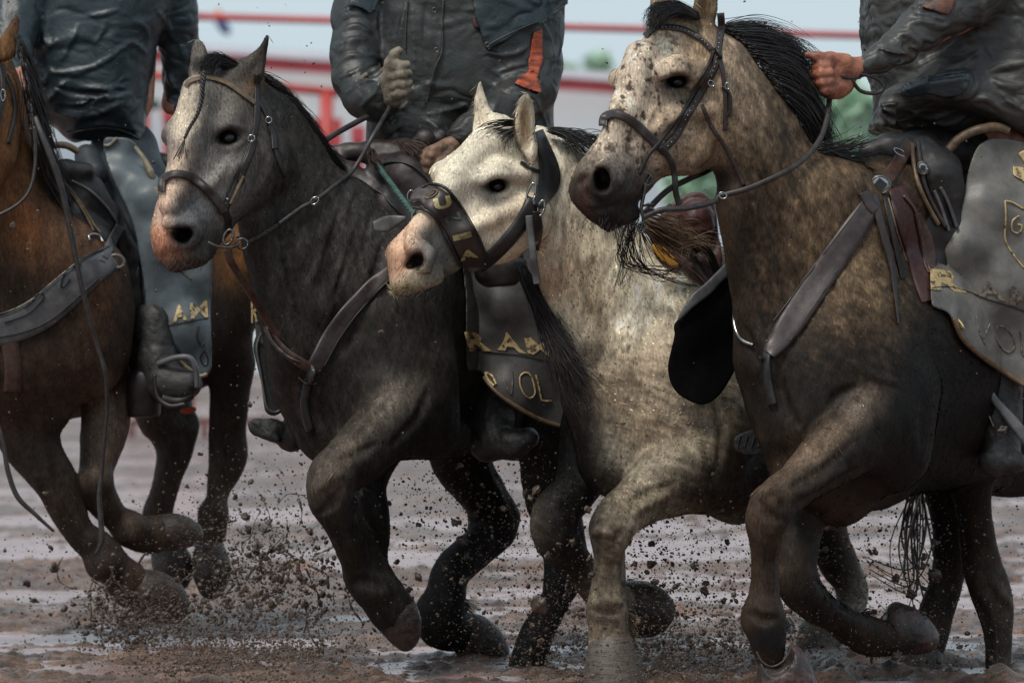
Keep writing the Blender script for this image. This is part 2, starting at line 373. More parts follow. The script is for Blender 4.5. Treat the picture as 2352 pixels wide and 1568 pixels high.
def surf(name, ca, cb, scale=60, rough=(.4, .7), bump=.3, bdist=.002, bscale=None, metal=0, stretch=(1, 1, 1), pos=(.35, .65), attr=False, mul=(.6, 1.4), spec=.5, rot=(0, 0, 0), sheen=0, alpha_worn=None, dirt=None, coat=0, K=None, speck=(.09, .08, .07), crease=0):
    K = KG if K is None else K; ca = tuple(x*K for x in ca); cb = tuple(x*K for x in cb)
    if dirt: dirt = (*dirt[:3], tuple(x*K for x in dirt[3]))
    mul = tuple(x*1.0 for x in mul)
    m, nt, b = mat_base(name)
    n = tex(nt, scale, 5, .62, stretch, rot)
    r = ramp(nt, n.outputs['Fac'], pos[0], pos[1], ca, cb)
    out = r.outputs[0]
    if attr:
        a = _n(nt, 'ShaderNodeVertexColor'); a.layer_name = 'Col'
        rr = ramp(nt, n.outputs['Fac'], pos[0], pos[1], (mul[0],)*3, (mul[1],)*3); rr.color_ramp.interpolation = 'LINEAR'
        x = _n(nt, 'ShaderNodeMixRGB', blend_type='MULTIPLY'); x.inputs[0].default_value = 1
        nt.links.new(a.outputs[0], x.inputs[1]); nt.links.new(rr.outputs[0], x.inputs[2]); out = x.outputs[0]
    if dirt:
        dn = tex(nt, dirt[0], 6, .7); dr = ramp(nt, dn.outputs['Fac'], dirt[1], dirt[2], (0, 0, 0), (1, 1, 1))
        x = _n(nt, 'ShaderNodeMixRGB'); nt.links.new(dr.outputs[0], x.inputs[0]); nt.links.new(out, x.inputs[1]); x.inputs[2].default_value = (*dirt[3], 1); out = x.outputs[0]
    if K < 1:
        vn = tex(nt, 85, t='F1'); vr = ramp(nt, vn.outputs['Distance'], .10, .16, (1, 1, 1), (0, 0, 0)); vm = tex(nt, 3.5, 3, .6); vq = ramp(nt, vm.outputs['Fac'], .42, .6, (0, 0, 0), (.75, .75, .75))
        y = _n(nt, 'ShaderNodeMixRGB', blend_type='MULTIPLY'); y.inputs[0].default_value = 1; nt.links.new(vr.outputs[0], y.inputs[1]); nt.links.new(vq.outputs[0], y.inputs[2])
        x = _n(nt, 'ShaderNodeMixRGB'); nt.links.new(y.outputs[0], x.inputs[0]); nt.links.new(out, x.inputs[1]); x.inputs[2].default_value = (*speck, 1); out = x.outputs[0]
    nt.links.new(out, b.inputs['Base Color'])
    n2 = tex(nt, scale*.35, 4, .6)
    mr = _n(nt, 'ShaderNodeMapRange'); mr.inputs[3].default_value = rough[0]; mr.inputs[4].default_value = rough[1]; mr.inputs[1].default_value = .3; mr.inputs[2].default_value = .7
    nt.links.new(n2.outputs['Fac'], mr.inputs[0]); nt.links.new(mr.outputs[0], b.inputs['Roughness'])
    b.inputs['Metallic'].default_value = metal; b.inputs['Specular IOR Level'].default_value = spec
    b.inputs['Sheen Weight'].default_value = sheen
    if coat: b.inputs['Coat Weight'].default_value = coat; b.inputs['Coat Roughness'].default_value = .25
    n3 = tex(nt, bscale or scale*2, 4, .65, stretch, rot); bp = _n(nt, 'ShaderNodeBump'); bp.inputs['Strength'].default_value = bump; bp.inputs['Distance'].default_value = bdist
    nt.links.new(n3.outputs['Fac'], bp.inputs['Height']); nt.links.new(bp.outputs[0], b.inputs['Normal'])
    if crease:
        for sc_, dd, st_ in ((5.5, crease, (1, 1, 1.5)), (15, crease*.35, (1, 1, 1.2))):
            c1 = tex(nt, sc_, 2, .5, st_, dist=1.2); c1.noise_type = 'RIDGED_MULTIFRACTAL'; b2 = _n(nt, 'ShaderNodeBump'); b2.inputs['Strength'].default_value = 1; b2.inputs['Distance'].default_value = dd
            nt.links.new(c1.outputs['Fac'], b2.inputs['Height']); nt.links.new(bp.outputs[0], b2.inputs['Normal']); nt.links.new(b2.outputs[0], b.inputs['Normal']); bp = b2
    return m
M = {}
M['fur'] = surf('coat_fur', (0,0,0), (1,1,1), 200, (.5, .75), .5, .0015, 330, attr=True, mul=(.55, 1.25), stretch=(1, 1, .3), spec=.22, pos=(.3, .7), speck=(.12, .08, .055))
M['furw'] = surf('wet_fur', (0,0,0), (1,1,1), 190, (.48, .7), .5, .0018, 300, attr=True, mul=(.30, 1.05), stretch=(1, 1, .3), spec=.16, pos=(.3, .7), speck=(.03, .022, .018))
M['strand'] = surf('coat_hair', (0,0,0), (1,1,1), 40, (.45, .65), 0, attr=True, mul=(.7, 1.15), spec=.25, K=1)
M['hair'] = surf('mane_hair', (.012, .010, .010), (.035, .028, .026), 50, (.35, .5), 0, spec=.5)
M['hairb'] = surf('brown_hair', (.035, .018, .012), (.11, .06, .04), 30, (.4, .6), 0, spec=.4)
M['hairr'] = surf('sandy_hair', (.12, .07, .04), (.34, .22, .13), 30, (.4, .6), 0, spec=.4)
M['hoof'] = surf('hoof_horn', (.035, .025, .02), (.13, .092, .074), 50, (.35, .6), .5, .003, 80, stretch=(1, 1, 2), spec=.4)
M['hooflt'] = surf('pale_hoof', (.10, .08, .065), (.24, .20, .165), 60, (.4, .65), .5, .002, 90, stretch=(.4, .4, 6), spec=.4)
M['eye'] = surf('wet_eye', (.004, .003, .003), (.012, .008, .006), 40, (.22, .3), 0, spec=.45, K=1)
M['leather'] = surf('brown_leather', (.032, .02, .018), (.075, .048, .042), 60, (.35, .6), .5, .0012, 300, spec=.5)
M['leatherd'] = surf('dark_leather', (.010, .008, .008), (.03, .022, .02), 60, (.35, .6), .5, .0012, 260, spec=.5)
M['leatherr'] = surf('red_brown_leather', (.05, .022, .015), (.13, .055, .035), 60, (.35, .6), .5, .0012, 260, spec=.5)
M['leatherg'] = surf('wet_grey_leather', (.10, .10, .105), (.22, .215, .22), 25, (.3, .6), .5, .001, 200, spec=.5)
M['tan'] = surf('tan_leather', (.13, .08, .04), (.30, .2, .11), 60, (.4, .6), .4, .001, 200)
M['rawhide'] = surf('rawhide_edge', (.25, .2, .12), (.45, .38, .25), 60, (.4, .6), .4, .001, 200)
M['chapg'] = surf('grey_chap_leather', (.15, .145, .135), (.33, .305, .27), 14, (.38, .62), .55, .0014, 260, spec=.5, dirt=(9, .5, .75, (.20, .16, .12)))
M['chapb'] = surf('blue_grey_chap_leather', (.10, .135, .155), (.20, .24, .26), 14, (.38, .62), .55, .0014, 260, spec=.5, dirt=(9, .55, .8, (.06, .055, .05)))
M['chapd'] = surf('dark_chap_leather', (.045, .043, .043), (.12, .115, .11), 14, (.4, .65), .5, .0014, 240, spec=.5)
M['black'] = surf('black_inner_leather', (.003, .003, .003), (.008, .007, .007), 30, (.7, .9), .4, .001, 200, spec=.08, speck=(.015, .013, .012))
M['gold'] = surf('worn_gold_foil', (.10, .085, .07), (.95, .70, .34), 55, (.3, .5), .6, .002, 160, pos=(.38, .50), metal=.2)
M['goldfaint'] = surf('faded_foil', (.09, .08, .08), (.42, .32, .22), 70, (.4, .6), .6, .002, 160, pos=(.42, .62))
M['metal'] = surf('wet_steel', (.45, .46, .46), (.7, .7, .68), 60, (.12, .3), .2, .001, metal=1)
M['metald'] = surf('dull_steel', (.12, .115, .11), (.3, .28, .26), 60, (.25, .5), .3, .001, metal=1)
M['coatw'] = surf('wet_blue_black_coat', (.014, .028, .036), (.04, .068, .082), 10, (.26, .5), .6, .002, 140, spec=.55, crease=.013, dirt=(20, .6, .85, (.06, .06, .06)))
M['coatg'] = surf('muddy_grey_coat', (.026, .030, .030), (.06, .064, .06), 12, (.32, .6), .6, .002, 140, spec=.5, crease=.013, dirt=(7, .5, .8, (.06, .048, .036)))
M['coatk'] = surf('muddy_black_coat', (.038, .038, .036), (.09, .086, .078), 12, (.32, .6), .6, .002, 140, spec=.5, crease=.013, dirt=(6, .5, .8, (.075, .06, .045)))
M['orange'] = surf('orange_patch', (.25, .05, .02), (.95, .17, .06), 30, (.5, .7), .5, .003, 60, stretch=(1, 1, 3), dirt=(25, .55, .7, (.05, .03, .02)))
M['jeans'] = surf('wet_denim', (.010, .018, .026), (.03, .042, .055), 60, (.5, .7), .4, .002, 300)
M['skin'] = surf('wet_skin', (.5, .2, .12), (.85, .4, .25), 35, (.35, .6), .4, .002, 120, spec=.5)
M['skinr'] = surf('red_skin', (.30, .095, .055), (.80, .30, .17), 25, (.35, .6), .5, .003, 90, spec=.5, dirt=(40, .62, .72, (.04, .02, .015)))
M['glove'] = surf('muddy_glove', (.15, .125, .09), (.48, .39, .28), 35, (.5, .75), .6, .003, 70)
M['gloveb'] = surf('brown_glove', (.14, .08, .05), (.45, .25, .15), 30, (.45, .7), .6, .003, 60)
M['boot'] = surf('muddy_boot', (.012, .011, .011), (.055, .05, .046), 30, (.4, .7), .8, .004, 60)
M['rein'] = surf('wet_rein', (.02, .015, .014), (.07, .055, .05), 60, (.35, .55), .4, .001, 200)
M['rope'] = surf('teal_rope', (.03, .09, .075), (.10, .22, .18), 60, (.6, .8), .7, .003, 130, rot=(0, .8, 0))
M['rope2'] = surf('tan_rope', (.16, .13, .09), (.32, .27, .19), 60, (.6, .8), .7, .003, 130, rot=(0, .8, 0))
M['mud'] = surf('flying_mud', (.045, .028, .020), (.17, .115, .08), 40, (.3, .6), .4, .002)
M['mudl'] = surf('brown_mud', (.09, .06, .042), (.26, .175, .125), 20, (.35, .7), .6, .004)
M['yellow'] = surf('yellow_felt', (.6, .27, .02), (.9, .45, .05), 30, (.7, .8), .4, .002)
M['maroon'] = surf('maroon_leather', (.06, .016, .014), (.15, .05, .042), 60, (.4, .6), .4, .001, 200)
M['red'] = surf('red_paint', (.36, .025, .02), (.46, .045, .035), 6, (.4, .6), .1, .002, K=1)
M['redroof'] = surf('red_roof_trim', (.36, .04, .05), (.46, .07, .08), 6, (.5, .7), .1, .002, K=1)
M['wall'] = surf('white_siding', (.74, .82, .86), (.82, .88, .90), 1.5, (.6, .8), .1, .002, K=1)
M['wallw'] = surf('white_roof_edge', (.78, .76, .83), (.85, .84, .88), 1.5, (.6, .8), .1, .002, K=1)
M['green'] = surf('far_leaves', (.34, .50, .38), (.52, .68, .52), 6, (.6, .8), .2, .01, K=1)  # leaf colour lightened to stand in for haze over the distance
M['bark'] = surf('bark', (.06, .05, .04), (.12, .1, .08), 6, (.7, .9), .3, .01, K=1)
M['darkgreen'] = surf('green_plastic', (.01, .05, .04), (.02, .08, .06), 6, (.4, .6), .1, .002, K=1)
M['yel2'] = surf('orange_cap', (.5, .14, .02), (.65, .25, .04), 6, (.5, .6), .1, .002, K=1)
M['bluec'] = surf('blue_cloth', (.02, .03, .12), (.04, .06, .2), 6, (.5, .6), .1, .002, K=1)
M['plum'] = surf('plum_leather', (.05, .032, .03), (.115, .075, .07), 40, (.35, .55), .5, .001, 220, spec=.5)
M['hoofr'] = surf('reddish_hoof', (.05, .022, .018), (.20, .10, .08), 22, (.3, .5), .7, .003, 60, stretch=(3, 1, 1), dirt=(10, .45, .62, (.03, .022, .018)))
M['rust'] = surf('rusty_rail', (.14, .04, .03), (.28, .08, .06), 6, (.6, .8), .2, .002)
# ================================================================== the arena floor: churned mud with standing water
def ground():
    D = np.concatenate([np.arange(12.5, 21.5, .022), 21.5*np.exp(np.linspace(0, math.log(90/21.5), 330))]); D = D[np.r_[True, np.diff(D) > .004]]
    xs = np.linspace(-1, 1, 760)
    X = xs[None, :]*(1.1+D[:, None]*.115); Y = np.broadcast_to(D[:, None], X.shape)
    p = np.stack([X.ravel(), Y.ravel(), np.zeros(X.size)], 1)
    def ridged(s, seed): return 1-np.abs(noise(p*s, seed))
    big = fbm(p*np.array([.9, 1.0, 1]), 4, 1)*.036
    prints = -np.clip(noise(p*np.array([3.2, 3.6, 1])+7, 3)-.25, 0, 1)*.05
    rut = fbm(p*np.array([1.2, 4.5, 1]), 3, 9)*.020
    near = 1-sm(p[:, 1], 16.5, 19)
    clod = np.clip(fbm(p*9., 3, 5)-.02, 0, 1)*.045*np.clip(fbm(p*1.1+3, 2, 6)*2.4+.45, 0, 1)
    fine = fbm(p*38., 2, 8)*.008+fbm(p*16., 2, 18)*.010+np.clip(noise(p*24., 31)-.35, 0, 1)*.02
    z = big+prints+rut+clod+fine-.006
    far = sm(p[:, 1], 22, 34); z = z*(1-.55*far)
    n, m = X.shape; i, j = np.meshgrid(np.arange(n-1), np.arange(m-1), indexing='ij')
    Q = np.stack([i*m+j, i*m+j+1, (i+1)*m+j+1, (i+1)*m+j], -1).reshape(-1, 4)
    p[:, 2] = z
    mt, nt, b = mat_base('churned_mud')
    n1 = tex(nt, 3.2, 8, .78, (1, 1.6, 1)); r = ramp(nt, n1.outputs['Fac'], .40, .62, (.06, .036, .023), (.31, .19, .135))
    n2 = tex(nt, 42, 6, .8); r2 = ramp(nt, n2.outputs['Fac'], .35, .7, (.45, .45, .45), (1.35, 1.35, 1.35))
    x = _n(nt, 'ShaderNodeMixRGB', blend_type='MULTIPLY'); x.inputs[0].default_value = 1; nt.links.new(r.outputs[0], x.inputs[1]); nt.links.new(r2.outputs[0], x.inputs[2]); nt.links.new(x.outputs[0], b.inputs[0])
    n3 = tex(nt, 2.2, 5, .7, (1, 2.5, 1)); mr = _n(nt, 'ShaderNodeMapRange'); mr.inputs[1].default_value = .35; mr.inputs[2].default_value = .65; mr.inputs[3].default_value = .2; mr.inputs[4].default_value = .55
    nt.links.new(n3.outputs['Fac'], mr.inputs[0]); nt.links.new(mr.outputs[0], b.inputs['Roughness'])
    n4 = tex(nt, 70, 5, .7); bp = _n(nt, 'ShaderNodeBump'); bp.inputs['Strength'].default_value = 1; bp.inputs['Distance'].default_value = .014; nt.links.new(n4.outputs['Fac'], bp.inputs['Height']); nt.links.new(bp.outputs[0], b.inputs['Normal'])
    o = rawmesh('ground', p, Q, mt, world=True); o['kind'] = 'structure'
    # outer ground to the horizon
    X0, X1 = float(X.min()), float(X.max())
    o2 = rawmesh('far_ground', [(-900, 89.9, -.02), (900, 89.9, -.02), (900, 2500, -.02), (-900, 2500, -.02), (-900, -40, -.05), (900, -40, -.05), (900, 89.9, -.05), (-900, 89.9, -.05)], [[0, 1, 2, 3], [4, 5, 6, 7]], mt, world=True, smooth=False); o2['kind'] = 'structure'
    mw, nt, b = mat_base('muddy_water')
    n1 = tex(nt, 1.5, 4, .6, (1, 3, 1)); r = ramp(nt, n1.outputs['Fac'], .4, .65, (.19, .125, .105), (.36, .24, .225)); nt.links.new(r.outputs[0], b.inputs[0])
    b.inputs['Roughness'].default_value = .26; b.inputs['IOR'].default_value = 1.33
    n4 = tex(nt, 26, 4, .6, (1, 1.6, 1)); bp = _n(nt, 'ShaderNodeBump'); bp.inputs['Strength'].default_value = .6; bp.inputs['Distance'].default_value = .006; nt.links.new(n4.outputs['Fac'], bp.inputs['Height']); nt.links.new(bp.outputs[0], b.inputs['Normal'])
    gx, gy = np.meshgrid(np.linspace(-14, 14, 40), np.linspace(12.6, 88, 80), indexing='ij'); n, m = gx.shape; i, j = np.meshgrid(np.arange(n-1), np.arange(m-1), indexing='ij')
    Q = np.stack([i*m+j, (i+1)*m+j, (i+1)*m+j+1, i*m+j+1], -1).reshape(-1, 4)
    o3 = rawmesh('puddle_water', np.stack([gx.ravel(), gy.ravel(), np.full(gx.size, -.006)], 1), Q, mw, world=True); o3['kind'] = 'structure'
ground()
# ================================================================== far side of the arena, out of focus
def G(u, v, D): return W3([(u, v, (D-D0)*PX)])[0]
def bar(a, b, r, n=10):
    a = np.array(a); b = np.array(b); P = np.array([a, (a*2+b)/3, (a+b*2)/3, b])
    return tube_geo(P, r, n)
def wbox(x0, x1, y0, y1, z0, z1):
    V = [(x, y, z) for x in (x0, x1) for y in (y0, y1) for z in (z0, z1)]
    return V, [[0, 1, 3, 2], [4, 6, 7, 5], [0, 4, 5, 1], [2, 3, 7, 6], [0, 2, 6, 4], [1, 5, 7, 3]]
# long pale shed, its eave falling away to the right
sh = thing('shed', 'long pale metal shed with a red roof edge behind the fence', 'building', (1176, 780, (60-D0)*PX))
A_, B_ = G(-700, 40, 58), G(2900, 290, 66)
def eave(t, h, off): 
    p = A_*(1-t)+B_*t; return (p[0], p[1]+off, h if h is not None else p[2])
ts = np.linspace(0, 1, 30)
V = [eave(t, -.1, .6) for t in ts]+[tuple(np.array(eave(t, None, .6))-np.array([0, 0, .05])) for t in ts]; Q = [[i, i+1, 31+i, 30+i] for i in range(29)]
rawmesh('wall', V, Q, M['wall'], sh, world=True, smooth=False)
def band(z0, z1, off, nm, mt):
    V = []; 
    for t in ts:
        p = np.array(eave(t, None, off)); V += [tuple(p+[0, 0, z0]), tuple(p+[0, 0, z1]), tuple(p+[0, .3, z1]), tuple(p+[0, .3, z0])]
    Q = []
    for i in range(29):
        a = i*4; Q += [[a, a+4, a+5, a+1], [a+1, a+5, a+6, a+2], [a+3, a+2, a+6, a+7], [a, a+3, a+7, a+4]]
    rawmesh(nm, V, Q, mt, sh, world=True, smooth=False)
band(-.13, .0, .0, 'roof_edge', M['redroof']); band(.002, .09, -.03, 'gutter', M['wallw'])
# pipe fence
fn = thing('pipe_fence', 'tall red steel pipe fence across the far side of the arena', 'fence', (1176, 960, (42-D0)*PX))
rawmesh('top_rail', *bar(G(395, 37, 42), G(2500, 98, 44), .028), M['red'], fn, world=True)
for u, v in ((431, 39), (2420, 96)):
    rawmesh('post', *bar(G(u, v-50, 42), [G(u, v, 42)[0], G(u, v, 42)[1], -.1], .045), M['red'], fn, world=True)
ll = thing('low_rail', 'low rusty red pipe rail crossing the mud behind the left horses', 'rail', (560, 960, (37-D0)*PX))
rawmesh('rail', *bar(G(300, 968, 37), G(640, 963, 37.5), .018), M['rust'], ll, world=True)
for u in (302, 470, 638): rawmesh('post', *bar(G(u, 966, 37.2), [G(u, 966, 37.2)[0], 37.2, -.1], .02), M['rust'], ll, world=True)
gt = thing('gate_frame', 'red pipe gate frame with a T-shaped post beside the grey horse', 'gate', (750, 700, (47-D0)*PX))
rawmesh('rail', *bar(G(330, 172, 47), G(782, 214, 47), .038), M['red'], gt, world=True)
rawmesh('post', *bar(G(750, 212, 47), [G(750, 212, 47)[0], 47, -.1], .055), M['red'], gt, world=True)
rawmesh('post', *bar(G(330, 172, 47), [G(330, 172, 47)[0], 47, -.1], .055), M['red'], gt, world=True)
def chair(u0, u1, v0, D, nm, lab, cat):
    t = thing(nm, lab, cat, ((u0+u1)/2, v0, (D-D0)*PX)); a, b = G(u0, v0, D), G(u1, v0, D); w_ = b[0]-a[0]
    rawmesh('panel', *wbox(a[0], b[0], D, D+.25, a[2]-w_*1.1, a[2]), M['redroof'], t, world=True, smooth=False)
    rawmesh('base', *wbox(a[0]+w_*.1, b[0]-w_*.1, D+.02, D+.23, -.05, a[2]-w_*1.1-.002), M['red'], t, world=True, smooth=False)
chair(705, 784, 272, 49, 'barrel_stand', 'broad red barrel-shaped stand at the foot of the T-shaped post', 'stand')
chair(806, 838, 290, 49, 'feed_post', 'narrow red post with panel just left of the middle rider', 'post')
chair(372, 404, 240, 50, 'signal_board', 'red board seen between the left rider and the grey horse head', 'board')
o = rawmesh('trash_bin', *blob_geo(G(355, 240, 50), .05, 3, (1, 1, 1.1), .1, 2), M['darkgreen'], world=True); tag(o, 'small dark green blurred bin between left rider and grey horse', 'bin')
st = thing('spectator', 'tiny far-off spectator with orange cap and blue clothes above the top rail', 'person', (505, 45, (70-D0)*PX))
rawmesh('cap', *blob_geo(G(505, 34, 72), .085, 5, (1.2, 1, .4), .1, 2), M['yel2'], st, world=True)
rawmesh('body', *blob_geo(G(512, 60, 72), .09, 6, (1.5, 1, .5), .1, 2), M['bluec'], st, world=True)
def tree(u, v, ru, rv, D, lab, n=900, seed=0):
    t = thing('tree', lab, 'tree', (u, v, (D-D0)*PX), 'blurred trees beyond the arena'); rs = np.random.RandomState(seed); k = D/FPX; c = G(u, v, D); parts = []
    for i in range(n):
        d = rs.randn(3); d /= np.linalg.norm(d); q_ = d*(rs.rand()**.4)*(1+.3*math.sin(d[0]*7+seed))
        p = c+q_*np.array([ru*k, ru*k, rv*k]); s = .05+.10*rs.rand(); R = np.linalg.qr(rs.randn(3, 3))[0]*s
        parts.append(([p-R[0]-R[1]*.6, p+R[0]-R[1]*.6, p+R[0]*.8+R[1]*.7, p-R[0]*.8+R[1]*.6], [[0, 1, 2, 3]]))
    rawmesh('crown', *merge(parts), M['green'], t, world=True, smooth=False)
    rawmesh('trunk', *bar((c[0], c[1], -.1), (c[0]+.05, c[1], c[2]), .09), M['bark'], t, world=True)
tree(1945, 285, 75, 85, 52, 'leafy green tree under the right rider hand', 2600, 1)
tree(1610, 430, 55, 60, 52, 'green tree seen in the gap under the right horse jaw', 1400, 2)
tree(1375, 152, 26, 30, 120, 'faint small green tree far beyond the shed', 500, 3)
tree(1300, 165, 22, 14, 120, 'very faint low tree just right of the middle rider', 300, 4)
FACE = (0, 0, 1, 1)
def paint(P, base, spl, seed=0, edge=10):
    c = np.tile(np.array(base, float), (len(P), 1))
    j = np.stack([fbm(P/45., 3, seed+1), fbm(P/45., 3, seed+2)], 1)*edge
    u, v = P[:, 0]+j[:, 0], P[:, 1]+j[:, 1]
    for s in spl:
        u0, v0, ru, rv, ang, rgb, a = s[:7]; pw = s[7] if len(s) > 7 else 1
        g = math.radians(ang); x = (u-u0)*math.cos(g)+(v-v0)*math.sin(g); y = -(u-u0)*math.sin(g)+(v-v0)*math.cos(g)
        w_ = a*np.exp(-((x/ru)**2+(y/rv)**2)**pw)
        c = c*(1-w_[:, None])+np.array(rgb)*w_[:, None]
    return c
def flecks(P, c, mask, scale, thr, rgb, a=.85, seed=3, st=(1, 1, 1), soft=.06):
    n = noise(P/scale*np.array(st), seed)*.7+noise(P/scale*2.1*np.array(st), seed+4)*.3
    w_ = sm(n, thr, thr+soft)*a*mask
    return c*(1-w_[:, None])+np.array(rgb)*w_[:, None]
def mottle(P, c, L, mask, amp, seed, ang, st=(1, 2.2)):
    g = math.radians(ang); a = P[:, 0]*math.cos(g)+P[:, 1]*math.sin(g); b = -P[:, 0]*math.sin(g)+P[:, 1]*math.cos(g)
    n = noise(np.stack([b/L/st[0], a/L/st[1], P[:, 2]/L/2.], 1), seed)*.6+noise(np.stack([b/L/st[0]*2.3, a/L/st[1]*2, P[:, 2]/L], 1), seed+3)*.5
    return c*np.exp(amp*n*mask)[:, None]
def region(P, u, v, ru, rv, pw=2):
    return np.exp(-(((P[:, 0]-u)/ru)**2+((P[:, 1]-v)/rv)**2)**pw)
def furmesh(P, Q, N, c, flow, n, L, wd, par, seed=1, lift=.25, dens=None, name='coat_hair', var=1.0):
    rs = np.random.RandomState(seed)
    fc = P[Q].mean(1); a = np.linalg.norm(np.cross(P[Q[:, 2]]-P[Q[:, 0]], P[Q[:, 3]]-P[Q[:, 1]]), axis=1)
    nz = N[Q[:, 0], 2]; wgt = a*np.where(nz < .15, 1, .12)
    if dens is not None: wgt = wgt*dens(fc)
    pick = rs.choice(len(Q), n, p=wgt/wgt.sum()); r = rs.rand(n, 2)
    q4 = P[Q[pick]]; p = (q4[:, 0]*(1-r[:, :1])+q4[:, 1]*r[:, :1])*(1-r[:, 1:])+(q4[:, 3]*(1-r[:, :1])+q4[:, 2]*r[:, :1])*r[:, 1:]
    nn = N[Q[pick, 0]]; F = np.asarray(flow, float)
    num = np.zeros((n, 3)); den = np.zeros(n)
    for x in F:
        wt = 1/((p[:, 0]-x[0])**2+(p[:, 1]-x[1])**2+900)**1.5; d = np.array([x[2], x[3], x[4] if len(x) > 4 else .2]); d = d/np.linalg.norm(d)
        num += wt[:, None]*d; den += wt
    d = num/den[:, None]+.25*np.stack([noise(p/30., 11), noise(p/30., 12), noise(p/30., 13)], 1)+rs.randn(n, 3)*.12
    d -= (d*nn).sum(1)[:, None]*nn; d /= np.linalg.norm(d, axis=1)[:, None]+1e-9
    sd_ = np.cross(d, nn); l = L*(.6+.8*rs.rand(n))[:, None]*(1-.6*region(p, *FACE, 3))[:, None]; w2 = wd*(.6+.8*rs.rand(n))[:, None]/2
    b = p-nn*1.2
    V = np.stack([b-sd_*w2, b+sd_*w2, p+d*l*.55+nn*l*lift*.6+sd_*w2*.8, p+d*l+nn*l*lift*.75], 1).reshape(-1, 3)
    i = np.arange(n)[:, None]*4
    Qs = np.concatenate([i+0, i+1, i+2, i+3], 1)
    cl = noise(np.stack([p[:, 0]/7, p[:, 1]/9, p[:, 2]/9], 1), 77)
    cc = c[Q[pick, 0]]*np.exp(rs.randn(n)*var*.45+cl*.7)[:, None]
    o = rawmesh(name, V, Qs, M['strand'], par, np.repeat(cc, 4, 0), smooth=False); o['kind'] = 'stuff'
    return o
def finish(vol, name, par, mat, colf, disp=None, relax=2, flow=None, nfur=0, L=14, wd=2, dens=None, lift=.2, warm=(1.12, 1, .84)):
    P, Q = vol.mesh(relax); N = vnormals(P, Q)
    if disp is not None: P = P+N*disp(P, N)[:, None]; N = vnormals(P, Q)
    c = colf(P, N)*np.array(warm)
    o = rawmesh(name, P, Q, mat, par, np.clip(c, 0, 1))
    if nfur: furmesh(P, Q, N, c, flow, nfur, L, wd, par, dens=dens, lift=lift)
    return o, P, Q, N
def bore(V, L):
    """openings sunk into the surface: (u, v, radius, depth, u stretch)"""
    V._d = None; d = V.depth()
    for u, v, r, dp, su in L:
        z = float(d(np.array([u]), np.array([v]))[0]); V.cone((u, v, z-4), (u, v, z+dp), r, r*.8, 7, (su, 1, 1), sub=True)
    V._d = None
def relief(V, L, k=10):
    V._d = None; base = V.depth()
    for f in L:
        rr, pts, sub = f[0], f[1], len(f) > 2
        C = crom(pts, 5); n = len(C); z = base(C[:, 0], C[:, 1]); t = np.linspace(0, 1, n); q_ = rr*(.3+.7*np.sin(np.pi*np.clip(t, .05, .95)))
        V.chain([(C[i, 0], C[i, 1], z[i]+q_[i]*(.45 if not sub else -.35), q_[i]) for i in range(n)], k, sub=sub)
    V._d = None
def eye_on(V, dep, u, v, r, par, dz=0):
    z = float(dep(np.array([u]), np.array([v]))[0]); V_, Q_ = blob_geo((u, v, z+r*.35+dz), r, 1, (1, 1, 1), 0, 3); return rawmesh('eye', V_, Q_, M['eye'], par)
def hoof(pairs, par, mat=None, sc=1.0, h=3.5):
    """horn of the hoof: outline pairs from coronet to toe"""
    p = np.array(pairs, float); lo = np.minimum(p[:, :2].min(0), p[:, 2:4].min(0))-70; hi = np.maximum(p[:, :2].max(0), p[:, 2:4].max(0))+70
    z = p[:, 4]; v = Vol(lo[0], hi[0], lo[1], hi[1], z.min()-90, z.max()+90, h)
    v.limb(pairs, 10, sc)
    P, Q = v.mesh(2); N = vnormals(P, Q); P = P+N*(fbm(P/14., 2, 4)*1.6)[:, None]
    return rawmesh('hoof', P, Q, mat or M['hoof'], par)
def eye(c, r, par, sc=1.0):
    V, Q = blob_geo(c, r, 1, amp=0, lv=3); o = rawmesh('eye', V, Q, M['eye'], par); return o
def hoofp(poly, z, Wd, R, par, mat=None, h=3.2):
    """horn of the hoof from its outline, walls flat and the rim fairly crisp"""
    p = np.array(poly, float); V = Vol(p[:, 0].min()-14, p[:, 0].max()+14, p[:, 1].min()-14, p[:, 1].max()+14, z-Wd-14, z+Wd+14, h)
    V.pillow(poly, z, Wd, R, 4); P, Q = V.mesh(1); N = vnormals(P, Q); P = P+N*(fbm(P/12., 3, 4)*2.6)[:, None]
    return rawmesh('hoof', P, Q, mat or M['hoof'], par)
def tufts(par, spots, n=90, L=26, mat=None, seed=5):
    """feather hair behind the fetlocks: (u, v, z, spread, direction)"""
    rs = np.random.RandomState(seed)
    for u, v, z, s, du, dv in spots:
        G_ = []
        for i in range(n):
            a = np.array([u+rs.randn()*s*.4, v+rs.randn()*s*.5, z+rs.randn()*s*.5]); l = L*(.5+rs.rand()*.9); d = np.array([du+rs.randn()*.3, dv+rs.randn()*.25, rs.randn()*.3])
            G_.append(tube_geo(crom([a, a+d*l*.5, a+d*l+np.array([rs.randn()*3, 4, 0])], 4), np.linspace(1.3, .5, 9), 3))
        rawmesh('feather_hair', *merge(G_), mat or M['hair'], par)
def whiskers(par, dep, u, v, su, sv, n=26, seed=3):
    rs = np.random.RandomState(seed); G_ = []
    for i in range(n):
        a, b = u+rs.randn()*su, v+rs.randn()*sv; z = float(dep(np.array([a]), np.array([b]))[0])
        G_.append(tube_geo(crom([(a, b, z+3), (a-4+rs.randn()*5, b+9, z-12), (a-8+rs.randn()*8, b+20+rs.rand()*10, z-18)], 4), .55, 3))
    return rawmesh('whiskers', *merge(G_), M['hair'], par)
